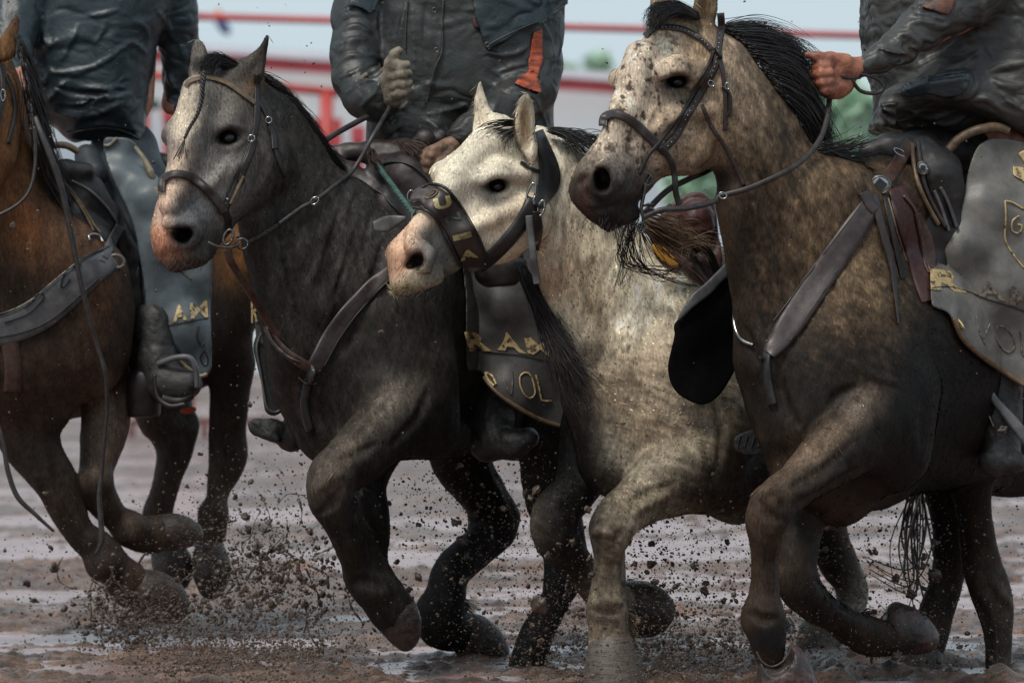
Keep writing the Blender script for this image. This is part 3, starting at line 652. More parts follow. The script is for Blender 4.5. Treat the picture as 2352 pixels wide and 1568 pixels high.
# ================================================================== the nearest horse: spotted buckskin, right of the picture
h4 = thing('horse', 'brown roan horse with freckled pale face and black mane galloping nearest at right', 'horse', (2000, 1560, 300), 'horses galloping through the mud')
v4 = Vol(1290, 2600, -50, 1600, -340, 1250, 4.6, 7.5)
V = v4
# trunk, chest, shoulder
V.cone((1915, 850, 160), (2340, 800, 900), 212, 240, 40, (1, 1.36, 1))
V.cone((1800, 800, 90), (1860, 900, 110), 95, 110, 60, (1, 1.3, 1))
V.cone((1985, 520, 120), (1900, 930, 30), 80, 95, 60)                 # shoulder blade to elbow mass
V.cone((1990, 470, 250), (2350, 470, 800), 110, 140, 60)
V.chain([(1790, 850, 30, 70), (1830, 980, 30, 75), (1900, 1050, 40, 60)], 50)
V.cone((2380, 760, 900), (2330, 1000, 860), 190, 120, 60)             # haunch
V.chain([(1850, 1070, 60, 80), (1925, 1125, 150, 74), (2010, 1085, 300, 74), (2090, 1020, 500, 84)], 40)
# neck
V.pillow([(1600, 40), (1640, 55), (1664, 73), (1711, 104), (1741, 146), (1780, 196), (1818, 250), (1841, 290), (1870, 335), (1930, 360), (2010, 400), (2060, 560), (2040, 800), (1960, 920),
          (1850, 960), (1772, 985), (1741, 950), (1715, 892), (1699, 839), (1695, 777), (1703, 708), (1699, 662), (1688, 596), (1668, 519), (1657, 462), (1640, 400), (1590, 300), (1580, 150)],
         90, 120, 150, 30, 0.30, 0.12, (1800, 500))
V.cone((1700, 480, 10), (1760, 800, 40), 45, 60, 50)                   # windpipe line
# near fore leg
V.limb([(1935, 905, 2060, 1035, 10), (1870, 990, 1985, 1080, -70), (1805, 1070, 1890, 1130, -150), (1742, 1125, 1835, 1160, -215), (1716, 1180, 1808, 1196, -235),
        (1724, 1226, 1787, 1228, -235), (1729, 1292, 1779, 1280, -225), (1723, 1369, 1786, 1375, -215), (1706, 1419, 1800, 1415, -215), (1722, 1455, 1800, 1455, -220), (1735, 1500, 1800, 1500, -225)], 14, .9)
V.chain([(1960, 1000, 0, 40), (1860, 1100, -110, 26), (1800, 1150, -190, 30)], 22)
V.ball((1764, 1150, -245), 36, 16); V.cone((2060, 900, 95), (2050, 1040, 95), 92, 88, 70); V.cone((1990, 860, 60), (2010, 960, 50), 84, 78, 70); V.cone((1940, 960, -30), (1830, 1075, -160), 40, 26, 16)
V.cone((1775, 1230, -215), (1783, 1400, -190), 10, 12, 8)             # tendon at the back
# far fore leg, folded
V.limb([(1815, 1080, 1930, 1080, 190), (1800, 1170, 1900, 1170, 160), (1791, 1246, 1882, 1240, 130), (1785, 1311, 1872, 1305, 110), (1787, 1350, 1885, 1345, 110), (1830, 1402, 1905, 1362, 160),
        (1906, 1450, 1940, 1392, 230), (1960, 1490, 1985, 1412, 290), (2005, 1502, 2020, 1424, 320), (2040, 1500, 2040, 1440, 345)], 14, .9)
# hind legs
V.limb([(2100, 980, 2290, 1000, 800), (2120, 1085, 2250, 1100, 820), (2145, 1200, 2230, 1200, 850), (2148, 1311, 2215, 1311, 870), (2115, 1400, 2190, 1400, 860), (2080, 1490, 2165, 1500, 850)], 18, .9)
V.limb([(2160, 990, 2330, 1010, 620), (2185, 1100, 2275, 1100, 640), (2205, 1220, 2278, 1200, 700), (2216, 1310, 2296, 1290, 740), (2240, 1380, 2320, 1370, 750), (2262, 1440, 2320, 1440, 740), (2268, 1542, 2318, 1542, 730), (2255, 1600, 2330, 1600, 720)], 18, .9)
# head
V.pillow([(1500, 40), (1480, 85), (1462, 120), (1438, 148), (1415, 165), (1412, 190), (1416, 215), (1408, 245), (1395, 275), (1378, 320), (1355, 345), (1325, 378), (1316, 398), (1318, 425), (1325, 460), (1340, 487), (1362, 500), (1387, 503),
          (1420, 497), (1460, 470), (1490, 440), (1518, 410), (1560, 402), (1614, 388), (1655, 350), (1672, 260), (1668, 160), (1650, 80), (1610, 30), (1550, 20)], -60, 88, 92, 16, .55, -.1, (1500, 270))
V.cone((1398, 505, -150), (1450, 490, -125), 24, 22, 22)              # chin
V.cone((1375, 470, -150), (1340, 440, -150), 36, 34, 26)
V.cone((1600, 300, -10), (1585, 330, -35), 78, 62, 30, (1, 1, .95))  # cheek disc
V.chain([(1470, 130, -125, 36), (1440, 250, -160, 30), (1390, 350, -180, 26)], 30)  # nose bone
V.chain([(1600, 170, -90, 26), (1556, 150, -128, 24), (1520, 165, -140, 20)], 18)   # brow
V.chain([(1640, 250, -70, 16), (1560, 262, -120, 15), (1500, 300, -150, 12)], 16)  # facial crest
V.ball((1423, 183, -60), 26, 16)                                      # far eye socket
V.chain([(1395, 380, -212, 18), (1412, 410, -205, 20), (1395, 440, -205, 17)], 16)
bore(V, [(1378, 396, 15, 34, 1), (1386, 412, 20, 40, .95), (1384, 428, 14, 30, 1), (1555, 187, 19, 22, 1.4)])
relief(V, [(6, [(1522, 176), (1545, 162), (1572, 164), (1588, 182)]), (4, [(1526, 202), (1548, 212), (1572, 210), (1586, 198)]), (7, [(1360, 398), (1374, 380), (1394, 378), (1408, 398), (1410, 425), (1398, 446)]),
    (7, [(1500, 250), (1480, 290), (1462, 340)]), (6, [(1560, 232), (1530, 262), (1512, 300)]), (6, [(1618, 290), (1590, 360), (1550, 392)], 1), (9, [(1650, 330), (1640, 370), (1610, 392)], 1), (8, [(1345, 440), (1365, 465), (1400, 470)], 1)])
V.cone((1340, 490, -210), (1470, 462, -170), 5, 7, 8, sub=True)       # mouth line
relief(V, [(9, q('N', 470, 400, 600, 330, 740, 230, 830, 130), 1), (8, q('N', 480, 520, 600, 430, 740, 350, 860, 300), 1), (10, q('N', 520, 440, 640, 370, 780, 290)), (7, q('N', 355, 700, 350, 850, 350, 1050), 1), (8, q('N', 270, 480, 330, 560, 420, 600), 1), (9, q('N', 300, 440, 360, 420, 400, 470)),
    (10, q('N', 230, 1150, 300, 1190, 390, 1180), 1), (12, [(1955, 900), (1990, 925), (2010, 980)]), (10, [(1905, 930), (1930, 905), (1965, 890)], 1), (10, q('I', 880, 1000, 850, 1150, 880, 1300, 960, 1420), 1), (12, q('I', 800, 1000, 780, 1150, 820, 1300)), (9, q('I', 640, 850, 700, 1000, 740, 1200), 1),
    (11, [(1690, 450), (1720, 560), (1745, 680), (1770, 780)], 1), (12, [(1720, 430), (1760, 560), (1790, 680)]), (8, [(1840, 560), (1900, 640), (1940, 740)], 1), (9, [(1960, 830), (2000, 860), (2060, 880)]), (9, q('N', 620, 950, 720, 1060, 850, 1150), 1), (8, q('N', 1650, 920, 1720, 1040, 1770, 1100)), (8, q('N', 1540, 1000, 1620, 1200, 1660, 1400), 1), (8, q('N', 1410, 500, 1500, 700, 1520, 900), 1)])
V.cone((1330, 420, -210), (1345, 405, -220), 10, 6, 8, sub=True)
# ears
def ear4(V, poly, z, gu, hol):
    V.pillow(poly, z, 20, 20, 12, gu, 0)
    for h_ in hol: V.cone(*h_[:2], h_[2], h_[3], 5, sub=True)
ear4(V, [(1500, 60), (1494, 20), (1495, -25), (1502, -60), (1520, -40), (1540, -5), (1548, 25), (1552, 60)], 35, 0, [((1518, -25, 18), (1524, 25, 18), 9, 13)])
ear4(V, [(1598, 70), (1590, 30), (1596, -10), (1610, -45), (1625, -75), (1642, -40), (1650, 0), (1646, 40), (1628, 78)], -40, 0, [((1622, -40, -68), (1614, 45, -66), 9, 15)])
def col4(P, N):
    B = (.075, .052, .036)
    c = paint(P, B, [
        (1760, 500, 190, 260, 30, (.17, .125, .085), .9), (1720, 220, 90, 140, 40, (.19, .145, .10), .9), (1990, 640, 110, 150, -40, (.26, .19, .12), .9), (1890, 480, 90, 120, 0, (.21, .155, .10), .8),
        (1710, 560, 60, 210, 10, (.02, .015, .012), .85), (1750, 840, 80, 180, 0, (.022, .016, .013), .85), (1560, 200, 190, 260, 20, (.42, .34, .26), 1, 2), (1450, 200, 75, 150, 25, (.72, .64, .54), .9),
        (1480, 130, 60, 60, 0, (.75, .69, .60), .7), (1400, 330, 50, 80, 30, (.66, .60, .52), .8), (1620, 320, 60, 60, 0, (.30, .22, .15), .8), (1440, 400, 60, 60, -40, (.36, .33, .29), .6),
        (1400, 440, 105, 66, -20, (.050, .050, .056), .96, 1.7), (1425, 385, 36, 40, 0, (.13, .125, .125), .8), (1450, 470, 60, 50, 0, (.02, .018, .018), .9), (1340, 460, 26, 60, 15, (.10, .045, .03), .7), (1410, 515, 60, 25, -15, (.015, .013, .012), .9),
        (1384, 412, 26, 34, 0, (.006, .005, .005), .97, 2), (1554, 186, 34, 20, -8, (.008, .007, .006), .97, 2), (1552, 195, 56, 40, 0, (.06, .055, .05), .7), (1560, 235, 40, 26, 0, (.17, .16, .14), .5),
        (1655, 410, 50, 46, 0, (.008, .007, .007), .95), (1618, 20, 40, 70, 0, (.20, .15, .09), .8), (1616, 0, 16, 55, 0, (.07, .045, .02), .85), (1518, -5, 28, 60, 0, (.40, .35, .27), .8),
        (2040, 1000, 300, 160, 0, (.014, .0105, .0085), .95), (1990, 880, 130, 90, 0, (.035, .026, .019), .5), (1860, 880, 150, 90, 0, (.022, .017, .013), .9), (1875, 1030, 135, 30, -42, (.34, .255, .19), .88), (1985, 925, 34, 46, 30, (.38, .32, .27), .85),  # dark underbody shade, pale forearm and elbow highlights painted into the coat
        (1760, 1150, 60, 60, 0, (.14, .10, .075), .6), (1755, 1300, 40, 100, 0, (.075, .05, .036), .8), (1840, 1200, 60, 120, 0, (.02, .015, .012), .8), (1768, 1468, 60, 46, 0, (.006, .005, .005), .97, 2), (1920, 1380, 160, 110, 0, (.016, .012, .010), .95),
        (2200, 1250, 150, 250, 0, (.035, .023, .017), .9), (2280, 1350, 30, 60, -20, (.17, .15, .13), .5), (2300, 1520, 40, 70, 0, (.13, .11, .10), .7), (2250, 900, 250, 260, 0, (.010, .008, .007), .97), (2140, 1000, 90, 330, 0, (.007, .006, .006), .95, 2)], 4)  # girth and belly shade put into the coat colour, near black
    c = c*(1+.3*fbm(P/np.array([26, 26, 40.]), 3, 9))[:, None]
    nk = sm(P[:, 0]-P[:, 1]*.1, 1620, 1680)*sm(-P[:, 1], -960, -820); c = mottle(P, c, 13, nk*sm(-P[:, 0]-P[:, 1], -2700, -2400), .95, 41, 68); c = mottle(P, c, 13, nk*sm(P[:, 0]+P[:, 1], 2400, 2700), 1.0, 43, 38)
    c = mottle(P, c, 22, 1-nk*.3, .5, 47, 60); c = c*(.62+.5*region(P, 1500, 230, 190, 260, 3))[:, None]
    st = fbm(np.stack([(P[:, 0]+P[:, 1]*.5)/9., (P[:, 1]-P[:, 0]*.4)/34., P[:, 2]/30.], 1), 3, 21)
    c = c*(1+.5*st*sm(P[:, 0]-P[:, 1]*.1, 1620, 1680))[:, None]
    face = region(P, 1470, 230, 160, 230); nose = region(P, 1400, 330, 80, 120)
    c = flecks(P, c, face, 17, .36, (.045, .026, .022), .9, 3); c = flecks(P, c, face, 8, .40, (.06, .038, .032), .85, 8); c = flecks(P, c, nose, 11, .25, (.06, .045, .04), .75, 15)
    return np.clip(c, .003, .8)
def disp4(P, N):
    return fbm(P/70., 2, 5)*3+fbm(P/np.array([22, 38, 30.]), 2, 6)*1.4
FL4 = [(1450, 150, .1, -1, .1), (1420, 350, -.3, 1, 0), (1560, 260, -.2, 1, 0), (1600, 340, .3, 1, 0), (1700, 250, .5, 1, .2), (1750, 500, .3, 1, .2), (1700, 700, .1, 1, .2), (1900, 500, .5, .9, .3), (2000, 650, .8, .6, .3),
       (2080, 800, .9, .7, .3), (1850, 850, .6, .8, .2), (2000, 950, .7, .8, .3), (1800, 1100, -.3, 1, 0), (1760, 1300, 0, 1, 0), (2200, 1200, 0, 1, 0), (1850, 1300, .1, 1, 0)]
dep4 = v4.depth(); FACE = (1490, 260, 200, 280)
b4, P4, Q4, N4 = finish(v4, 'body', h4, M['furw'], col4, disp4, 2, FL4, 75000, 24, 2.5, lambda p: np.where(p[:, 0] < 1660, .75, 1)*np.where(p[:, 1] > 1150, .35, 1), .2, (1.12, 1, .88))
hoofp([(1744, 1500), (1760, 1522), (1784, 1526), (1806, 1506), (1816, 1478), (1840, 1490), (1864, 1524), (1876, 1570), (1878, 1612), (1742, 1612), (1738, 1560)], -205, 56, 40, h4, M['hoofr'])
tube('hoof_rim', [(1738, 1496, -262), (1750, 1518, -266), (1772, 1530, -268), (1796, 1520, -266), (1812, 1498, -262), (1818, 1474, -256)], 2.6, M['leather'], h4)
hoofp([(2024, 1436), (2036, 1396), (2056, 1382), (2082, 1388), (2112, 1402), (2142, 1430), (2158, 1462), (2150, 1488), (2128, 1500), (2080, 1504), (2044, 1504), (2024, 1480)], 375, 60, 46, h4, M['hoofr'])
hoof([(2075, 1500, 2165, 1500, 850), (2062, 1560, 2165, 1560, 845), (2060, 1600, 2170, 1600, 845)], h4)
hoof([(2250, 1595, 2332, 1595, 720), (2240, 1640, 2345, 1640, 715)], h4)
eye_on(v4, dep4, 1555, 187, 22, h4, -12)
V_, Q_ = hair_geo([[(1660, 62, 0), (1730, 60, 60), (1800, 90, 120), (1860, 132, 170)], [(1700, 90, 0), (1770, 110, 60), (1850, 150, 120), (1880, 230, 170)], [(1740, 135, 10), (1810, 160, 70), (1870, 260, 120), (1880, 330, 180)],
                   [(1780, 190, 20), (1840, 230, 80), (1885, 310, 130), (1890, 340, 190)], [(1810, 230, 40), (1845, 270, 90), (1875, 330, 130), (1900, 350, 190)]], 1900, 13, 1.1, 5, 14, 12)
V2_, Q2_ = hair_geo([[(1690, 70, 0), (1760, 75, 60), (1830, 110, 120), (1870, 130, 160)], [(1700, 90, 0), (1770, 118, 60), (1850, 190, 120), (1880, 300, 160)]], 46, 16, 1.4, 8, 16, 14)
rawmesh('mane', *merge([(V_, Q_), (V2_, Q2_)]), M['hair'], h4)
V_, Q_ = hair_geo([[(1600, 30, -60), (1550, 12, -70), (1505, 35, -100), (1486, 78, -140)], [(1605, 45, -90), (1560, 26, -100), (1520, 40, -140), (1500, 62, -165)], [(1585, 20, -30), (1545, 8, -40), (1500, 20, -60), (1484, 60, -100)]], 800, 6, 1.1, 6, 6, 10)
rawmesh('forelock', V_, Q_, M['hair'], h4)
V_, Q_ = hair_geo([[(1880, 350, 60), (1950, 330, 150), (2010, 300, 260)], [(1890, 330, 80), (1930, 380, 120), (1990, 400, 220)]], 160, 12, 2, 9, 8, 8)
rawmesh('wither_hair', V_, Q_, M['hair'], h4)
rs = np.random.RandomState(4); G_ = []
for i in range(30):
    a = rs.rand(); x0, y0 = 2110+rs.randn()*10, 1095+rs.randn()*10; x1, y1 = 2060+a*110+rs.randn()*12, 1290+rs.rand()*130
    mx, my = (x0+x1)/2+rs.randn()*34, (y0+y1)/2+rs.randn()*14
    P_ = crom([(x0, y0, 1150), (mx, my, 1120+rs.randn()*30), (x1, y1, 1100+rs.randn()*40)]+([(x1-60-rs.rand()*50, y1-10-rs.rand()*40, 1100)] if rs.rand() < .35 else []), 8)
    G_.append(tube_geo(P_, np.linspace(2.6, .8, len(P_))*(.6+rs.rand()), 4))
rawmesh('tail', *merge(G_), M['hair'], h4)
tufts(h4, [(1798, 1425, -190, 22, .5, .9), (2000, 1440, 330, 18, .2, 1), (1985, 1410, 330, 14, .6, -.3)], 60)
whiskers(h4, dep4, 1400, 500, 30, 8)
# ================================================================== white horse with wide noseband
h3 = thing('horse', 'pale grey flea-bitten riderless horse with wide lettered noseband in the middle', 'horse', (1600, 1560, 700), 'horses galloping through the mud')
v3 = Vol(860, 2150, 160, 1620, 60, 1600, 4.6, 7.5)
V = v3
V.cone((1510, 880, 560), (1960, 850, 1300), 212, 225, 40, (1, 1.32, 1))
V.cone((1400, 850, 480), (1480, 960, 480), 105, 120, 50, (1, 1.25, 1))
V.cone((1600, 620, 560), (1540, 960, 420), 80, 100, 50)
V.chain([(1370, 900, 430, 80), (1420, 1050, 430, 80), (1500, 1100, 450, 70)], 50)
V.chain([(1590, 1085, 440, 76), (1690, 1112, 560, 80), (1790, 1100, 720, 84)], 40)
V.pillow([(1225, 300), (1270, 300), (1330, 335), (1400, 420), (1480, 540), (1560, 618), (1610, 655), (1690, 760), (1720, 960), (1660, 1120), (1560, 1160), (1450, 1090), (1390, 1000), (1361, 850), (1341, 801), (1298, 732), (1268, 686),
          (1238, 648), (1218, 590), (1205, 500), (1205, 400)], 470, 120, 160, 30, 0.25, 0.10, (1400, 600))
V.cone((1240, 470, 330), (1330, 780, 380), 40, 60, 40)
# near fore leg
V.limb([(1480, 1015, 1620, 1150, 380), (1440, 1090, 1551, 1168, 330), (1397, 1138, 1500, 1190, 270), (1371, 1172, 1464, 1208, 230), (1359, 1211, 1446, 1228, 215), (1366, 1245, 1430, 1252, 220), (1368, 1311, 1420, 1300, 235), (1358, 1369, 1426, 1362, 240),
        (1350, 1405, 1437, 1405, 240), (1359, 1440, 1436, 1440, 240), (1350, 1500, 1454, 1496, 235)], 14, .9)
V.chain([(1600, 1050, 360, 44), (1500, 1120, 300, 26), (1430, 1175, 250, 30)], 22); V.ball((1396, 1205, 200), 34, 16); V.cone((1640, 980, 440), (1620, 1080, 430), 90, 84, 70)
V.cone((1424, 1240, 245), (1428, 1400, 262), 10, 13, 8)
# far fore leg, folded back
V.limb([(1290, 960, 1420, 980, 560), (1283, 1069, 1400, 1080, 530), (1262, 1130, 1372, 1130, 480), (1231, 1161, 1345, 1160, 450), (1222, 1196, 1322, 1196, 440), (1230, 1240, 1322, 1228, 445), (1262, 1285, 1335, 1245, 470), (1310, 1335, 1365, 1290, 520), (1360, 1390, 1410, 1335, 580), (1400, 1420, 1440, 1345, 620)], 14, .9)
# hind legs
V.limb([(1780, 960, 1990, 1000, 1320), (1800, 1120, 1948, 1130, 1330), (1850, 1230, 1944, 1225, 1380), (1885, 1300, 1968, 1290, 1420), (1928, 1362, 1990, 1352, 1430), (1905, 1412, 1975, 1420, 1400), (1850, 1425, 1930, 1470, 1370), (1835, 1475, 1900, 1520, 1350), (1830, 1570, 1910, 1570, 1340)], 18, .9)
# head
V.pillow([(1130, 262), (1090, 305), (1042, 350), (1008, 374), (994, 392), (998, 428), (992, 455), (968, 482), (946, 508), (898, 553), (887, 575), (889, 605), (894, 634), (902, 662), (925, 675), (959, 671), (1000, 652), (1040, 630), (1066, 612), (1100, 612),
          (1150, 606), (1190, 582), (1226, 540), (1252, 480), (1262, 410), (1256, 350), (1225, 305), (1180, 275)], 255, 90, 90, 16, .38, -.1, (1080, 450))
V.cone((1190, 500, 260), (1165, 530, 240), 78, 60, 28)
V.chain([(1110, 330, 210, 36), (1040, 420, 170, 30), (960, 530, 120, 26)], 30)
V.chain([(1196, 400, 215, 26), (1142, 388, 185, 22), (1100, 410, 165, 18)], 16)
V.chain([(1215, 470, 212, 16), (1130, 500, 172, 15), (1070, 530, 152, 12)], 22)
V.ball((1012, 398, 225), 24, 14)
V.chain([(945, 560, 92, 18), (980, 585, 95, 20), (978, 615, 100, 16)], 16)
V.cone((925, 655, 130), (1000, 635, 140), 24, 22, 22)
bore(V, [(968, 582, 13, 30, 1), (957, 598, 18, 40, 1.1), (942, 608, 12, 30, 1), (1142, 427, 18, 22, 1.45)])
relief(V, [(6, [(1108, 422), (1128, 402), (1156, 402), (1174, 416)]), (4, [(1112, 440), (1136, 452), (1160, 448), (1174, 434)]), (7, [(930, 600), (940, 578), (965, 568), (984, 584), (984, 604), (970, 622)]),
    (8, q('M', 860, 480, 970, 425, 1120, 375), 1), (8, q('M', 870, 560, 960, 500, 1080, 450)), (6, q('M', 735, 740, 745, 880, 760, 1000), 1), (9, q('M', 630, 1130, 710, 1150, 800, 1130), 1), (10, q('M', 640, 1090, 700, 1080, 780, 1090)), (9, q('M', 660, 600, 720, 700, 800, 680), 1), (9, q('M', 640, 680, 700, 660, 740, 700)),
    (10, [(1330, 740), (1360, 840), (1420, 940)], 1), (10, [(1430, 760), (1460, 860), (1530, 920)]), (10, [(1290, 560), (1310, 660), (1340, 760)], 1), (9, [(1640, 900), (1660, 1000), (1640, 1100)], 1), (10, [(1560, 960), (1600, 1020), (1610, 1080)]), (8, q('M', 440, 500, 500, 560, 520, 700), 1)])
V.cone((915, 640, 80), (1055, 622, 125), 5, 6, 8, sub=True)
V.pillow([(1092, 312), (1088, 270), (1086, 235), (1096, 200), (1103, 186), (1114, 215), (1128, 250), (1146, 285), (1150, 310)], 285, 18, 18, 12)
V.cone((1103, 205, 268), (1112, 285, 264), 6, 12, 5, sub=True)
V.pillow([(1182, 270), (1188, 240), (1208, 214), (1222, 232), (1229, 262), (1230, 300), (1236, 350), (1222, 378), (1204, 352), (1188, 322)], 190, 20, 20, 12)
V.cone((1208, 236, 168), (1206, 340, 168), 9, 15, 5, sub=True)
dep3 = V.depth(); FACE = (1080, 460, 220, 230)
def col3(P, N):
    Wt = (.50, .47, .40)
    c = paint(P, (.34, .31, .25), [
        (1400, 600, 130, 180, -25, (.42, .39, .31), .8), (1500, 640, 90, 90, 30, (.60, .56, .47), .9), (1300, 560, 60, 150, -15, (.27, .21, .15), .8), (1270, 640, 40, 60, 0, (.23, .14, .09), .8), (1370, 700, 60, 90, -20, (.22, .17, .12), .7),
        (1500, 800, 120, 80, -35, (.24, .18, .13), .75), (1450, 740, 50, 60, 0, (.46, .44, .37), .8), (1580, 760, 80, 60, 0, (.42, .38, .31), .8), (1450, 900, 80, 60, 0, (.17, .14, .105), .7), (1600, 1000, 120, 80, 10, (.36, .31, .24), .9),
        (1700, 1000, 60, 90, 0, (.30, .24, .16), .8), (1480, 1000, 90, 60, 0, (.15, .12, .09), .7), (1150, 430, 170, 200, 0, Wt, 1, 2), (1180, 520, 70, 70, 30, (.42, .33, .24), .75), (1060, 480, 50, 60, 0, (.52, .48, .42), .6), (1200, 440, 40, 40, 0, (.44, .36, .27), .5),
        (930, 560, 60, 70, 0, (.50, .34, .26), .9), (905, 590, 40, 60, 10, (.44, .25, .17), .85, 2), (940, 540, 60, 18, -48, (.56, .40, .30), .8), (1014, 578, 56, 72, -30, (.075, .08, .085), .96, 2), (1020, 636, 60, 22, -15, (.08, .08, .06), .8), (930, 665, 46, 16, 0, (.24, .18, .08), .8),
        (1140, 424, 34, 18, -5, (.010, .009, .008), .97, 2), (1120, 440, 50, 32, 20, (.10, .10, .10), .75), (1190, 417, 30, 16, 0, (.13, .12, .11), .5), (956, 598, 25, 20, 0, (.006, .005, .005), .97, 2), (1108, 260, 14, 55, 0, (.55, .50, .42), .7),
        (1206, 290, 17, 60, 0, (.12, .075, .035), .9, 2), (1205, 240, 30, 24, 0, (.04, .03, .02), .6), (1300, 1000, 80, 230, -14, (.035, .028, .022), .97, 2), (1300, 1240, 110, 170, 0, (.03, .024, .019), .98, 2), (1400, 1110, 50, 50, 0, (.045, .036, .028), .9, 2),  # near-black chest splats stand in for shade between the forelegs
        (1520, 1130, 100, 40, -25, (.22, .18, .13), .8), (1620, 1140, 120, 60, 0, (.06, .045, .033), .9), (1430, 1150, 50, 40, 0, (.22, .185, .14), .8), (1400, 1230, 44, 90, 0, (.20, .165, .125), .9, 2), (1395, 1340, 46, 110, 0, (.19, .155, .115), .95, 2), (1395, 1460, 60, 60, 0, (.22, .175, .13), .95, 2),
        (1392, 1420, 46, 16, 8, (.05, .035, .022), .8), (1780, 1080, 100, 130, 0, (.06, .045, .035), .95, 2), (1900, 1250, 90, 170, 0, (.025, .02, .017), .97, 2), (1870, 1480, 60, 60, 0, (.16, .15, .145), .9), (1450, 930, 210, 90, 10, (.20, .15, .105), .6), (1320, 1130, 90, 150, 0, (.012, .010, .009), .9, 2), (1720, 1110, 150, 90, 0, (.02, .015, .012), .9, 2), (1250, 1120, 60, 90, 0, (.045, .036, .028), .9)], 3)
    c = c*(1+.3*fbm(P/np.array([24, 30, 40.]), 3, 9))[:, None]; c = mottle(P, c, 11, sm(P[:, 0], 1230, 1280)*sm(-P[:, 1], -820, -760), .6, 41, 88, (1, 3)); c = mottle(P, c, 10, sm(P[:, 1], 740, 860), .75, 43, 20, (1, 2.5)); c = c*(.95+.55*region(P, 1130, 440, 260, 240, 3)+.85*region(P, 1480, 680, 230, 170, 2))[:, None]; c = c*(1-.35*sm(P[:, 1], 1180, 1330))[:, None]*(1-.85*region(P, 1295, 1060, 75, 190, 2))[:, None]  # last factor paints more shade onto the chest between the forelegs
    st = fbm(np.stack([(P[:, 0]+P[:, 1]*.25)/6., P[:, 1]/34., P[:, 2]/20.], 1), 3, 21); c = c*(1+.6*st*sm(P[:, 0], 1230, 1280))[:, None]
    body = region(P, 1480, 760, 260, 340, 3); face = region(P, 1120, 420, 150, 130, 3)
    c = flecks(P, c, body, 13, .58, (.10, .06, .04), .7, 3, (1, .55, 1)); c = flecks(P, c, body, 20, .62, (.12, .075, .05), .6, 33, (1, .6, 1)); c = flecks(P, c, face, 7, .58, (.16, .13, .11), .6, 8)
    c = flecks(P, c, region(P, 930, 560, 50, 60), 6, .45, (.16, .05, .035), .6, 12)
    return np.clip(c, .003, .9)
def disp3(P, N): return fbm(P/60., 2, 15)*3+fbm(P/np.array([20, 36, 30.]), 2, 6)*1.3
FL3 = [(1150, 330, -.8, .4, 0), (1080, 400, -.6, .6, 0), (1150, 480, -.2, 1, 0), (950, 560, -.5, .6, 0), (1250, 450, .1, 1, .1), (1300, 550, .05, 1, .1), (1400, 500, .2, 1, .1), (1300, 700, .15, 1, .1), (1450, 650, .1, 1, .2), (1550, 700, .9, .25, .3), (1420, 780, .3, .9, .2),
       (1550, 850, 1, .35, .3), (1450, 930, 1, .1, .2), (1600, 960, .5, -.4, .2), (1650, 1050, .2, 1, .2), (1500, 1060, -.4, .8, 0), (1400, 1200, 0, 1, 0), (1400, 1400, 0, 1, 0)]
b3, P3, Q3, N3 = finish(v3, 'body', h3, M['fur'], col3, disp3, 2, FL3, 85000, 26, 2.6, lambda p: np.where(p[:, 0] < 1230, .7, 1)*np.where(p[:, 1] > 1180, .4, 1)*np.where(p[:, 0] > 1800, .1, 1), .2, (1.07, 1.01, .92))
hoof([(1351, 1498, 1455, 1494, 232), (1347, 1530, 1463, 1524, 226), (1344, 1575, 1478, 1566, 222), (1344, 1600, 1484, 1592, 222)], h3, M['hooflt'])
hoof([(1410, 1425, 1440, 1338, 650), (1440, 1452, 1462, 1334, 680), (1476, 1462, 1492, 1340, 700), (1505, 1440, 1512, 1362, 705)], h3)
hoof([(1828, 1568, 1912, 1568, 1340), (1822, 1620, 1925, 1620, 1335)], h3, M['hooflt'])
eye_on(v3, dep3, 1142, 428, 21, h3, -12)
rs = np.random.RandomState(12)
V_, Q_ = hair_geo([[(1215, 285, 260), (1150, 278, 215), (1105, 292, 180), (1080, 318, 172)], [(1230, 290, 270), (1180, 290, 230), (1130, 296, 195), (1092, 312, 180)], [(1210, 300, 240), (1185, 310, 205), (1190, 350, 190), (1215, 382, 190)]], 60, 7, 1.5, 6, 6, 10)
rawmesh('forelock', V_, Q_, M['hair'], h3)
gs = [[(1270, 300, 320), (1310, 320, 300), (1350, 360, 300), (1400, 430, 300)], [(1260, 300, 340), (1300, 305, 360), (1350, 340, 380), (1440, 400, 400)], [(1300, 320, 340), (1360, 320, 380), (1420, 350, 400), (1480, 420, 420)]]
V_, Q_ = hair_geo(gs, 110, 10, 1.5, 16, 12, 12)
W_ = []
for i in range(16):     # strands flying off the crest
    x0, y0 = 1290+rs.rand()*50, 312+rs.rand()*30; l = 60+rs.rand()*90
    W_.append(tube_geo(crom([(x0, y0, 350), (x0+l*.4, y0-4-rs.rand()*14, 350), (x0+l*.8, y0-rs.rand()*24, 345), (x0+l*1.1, y0-10+rs.rand()*30, 340)], 8), 1.1, 3))
rawmesh('mane', *merge([(V_, Q_)]+W_), M['hair'], h3)
G_ = []
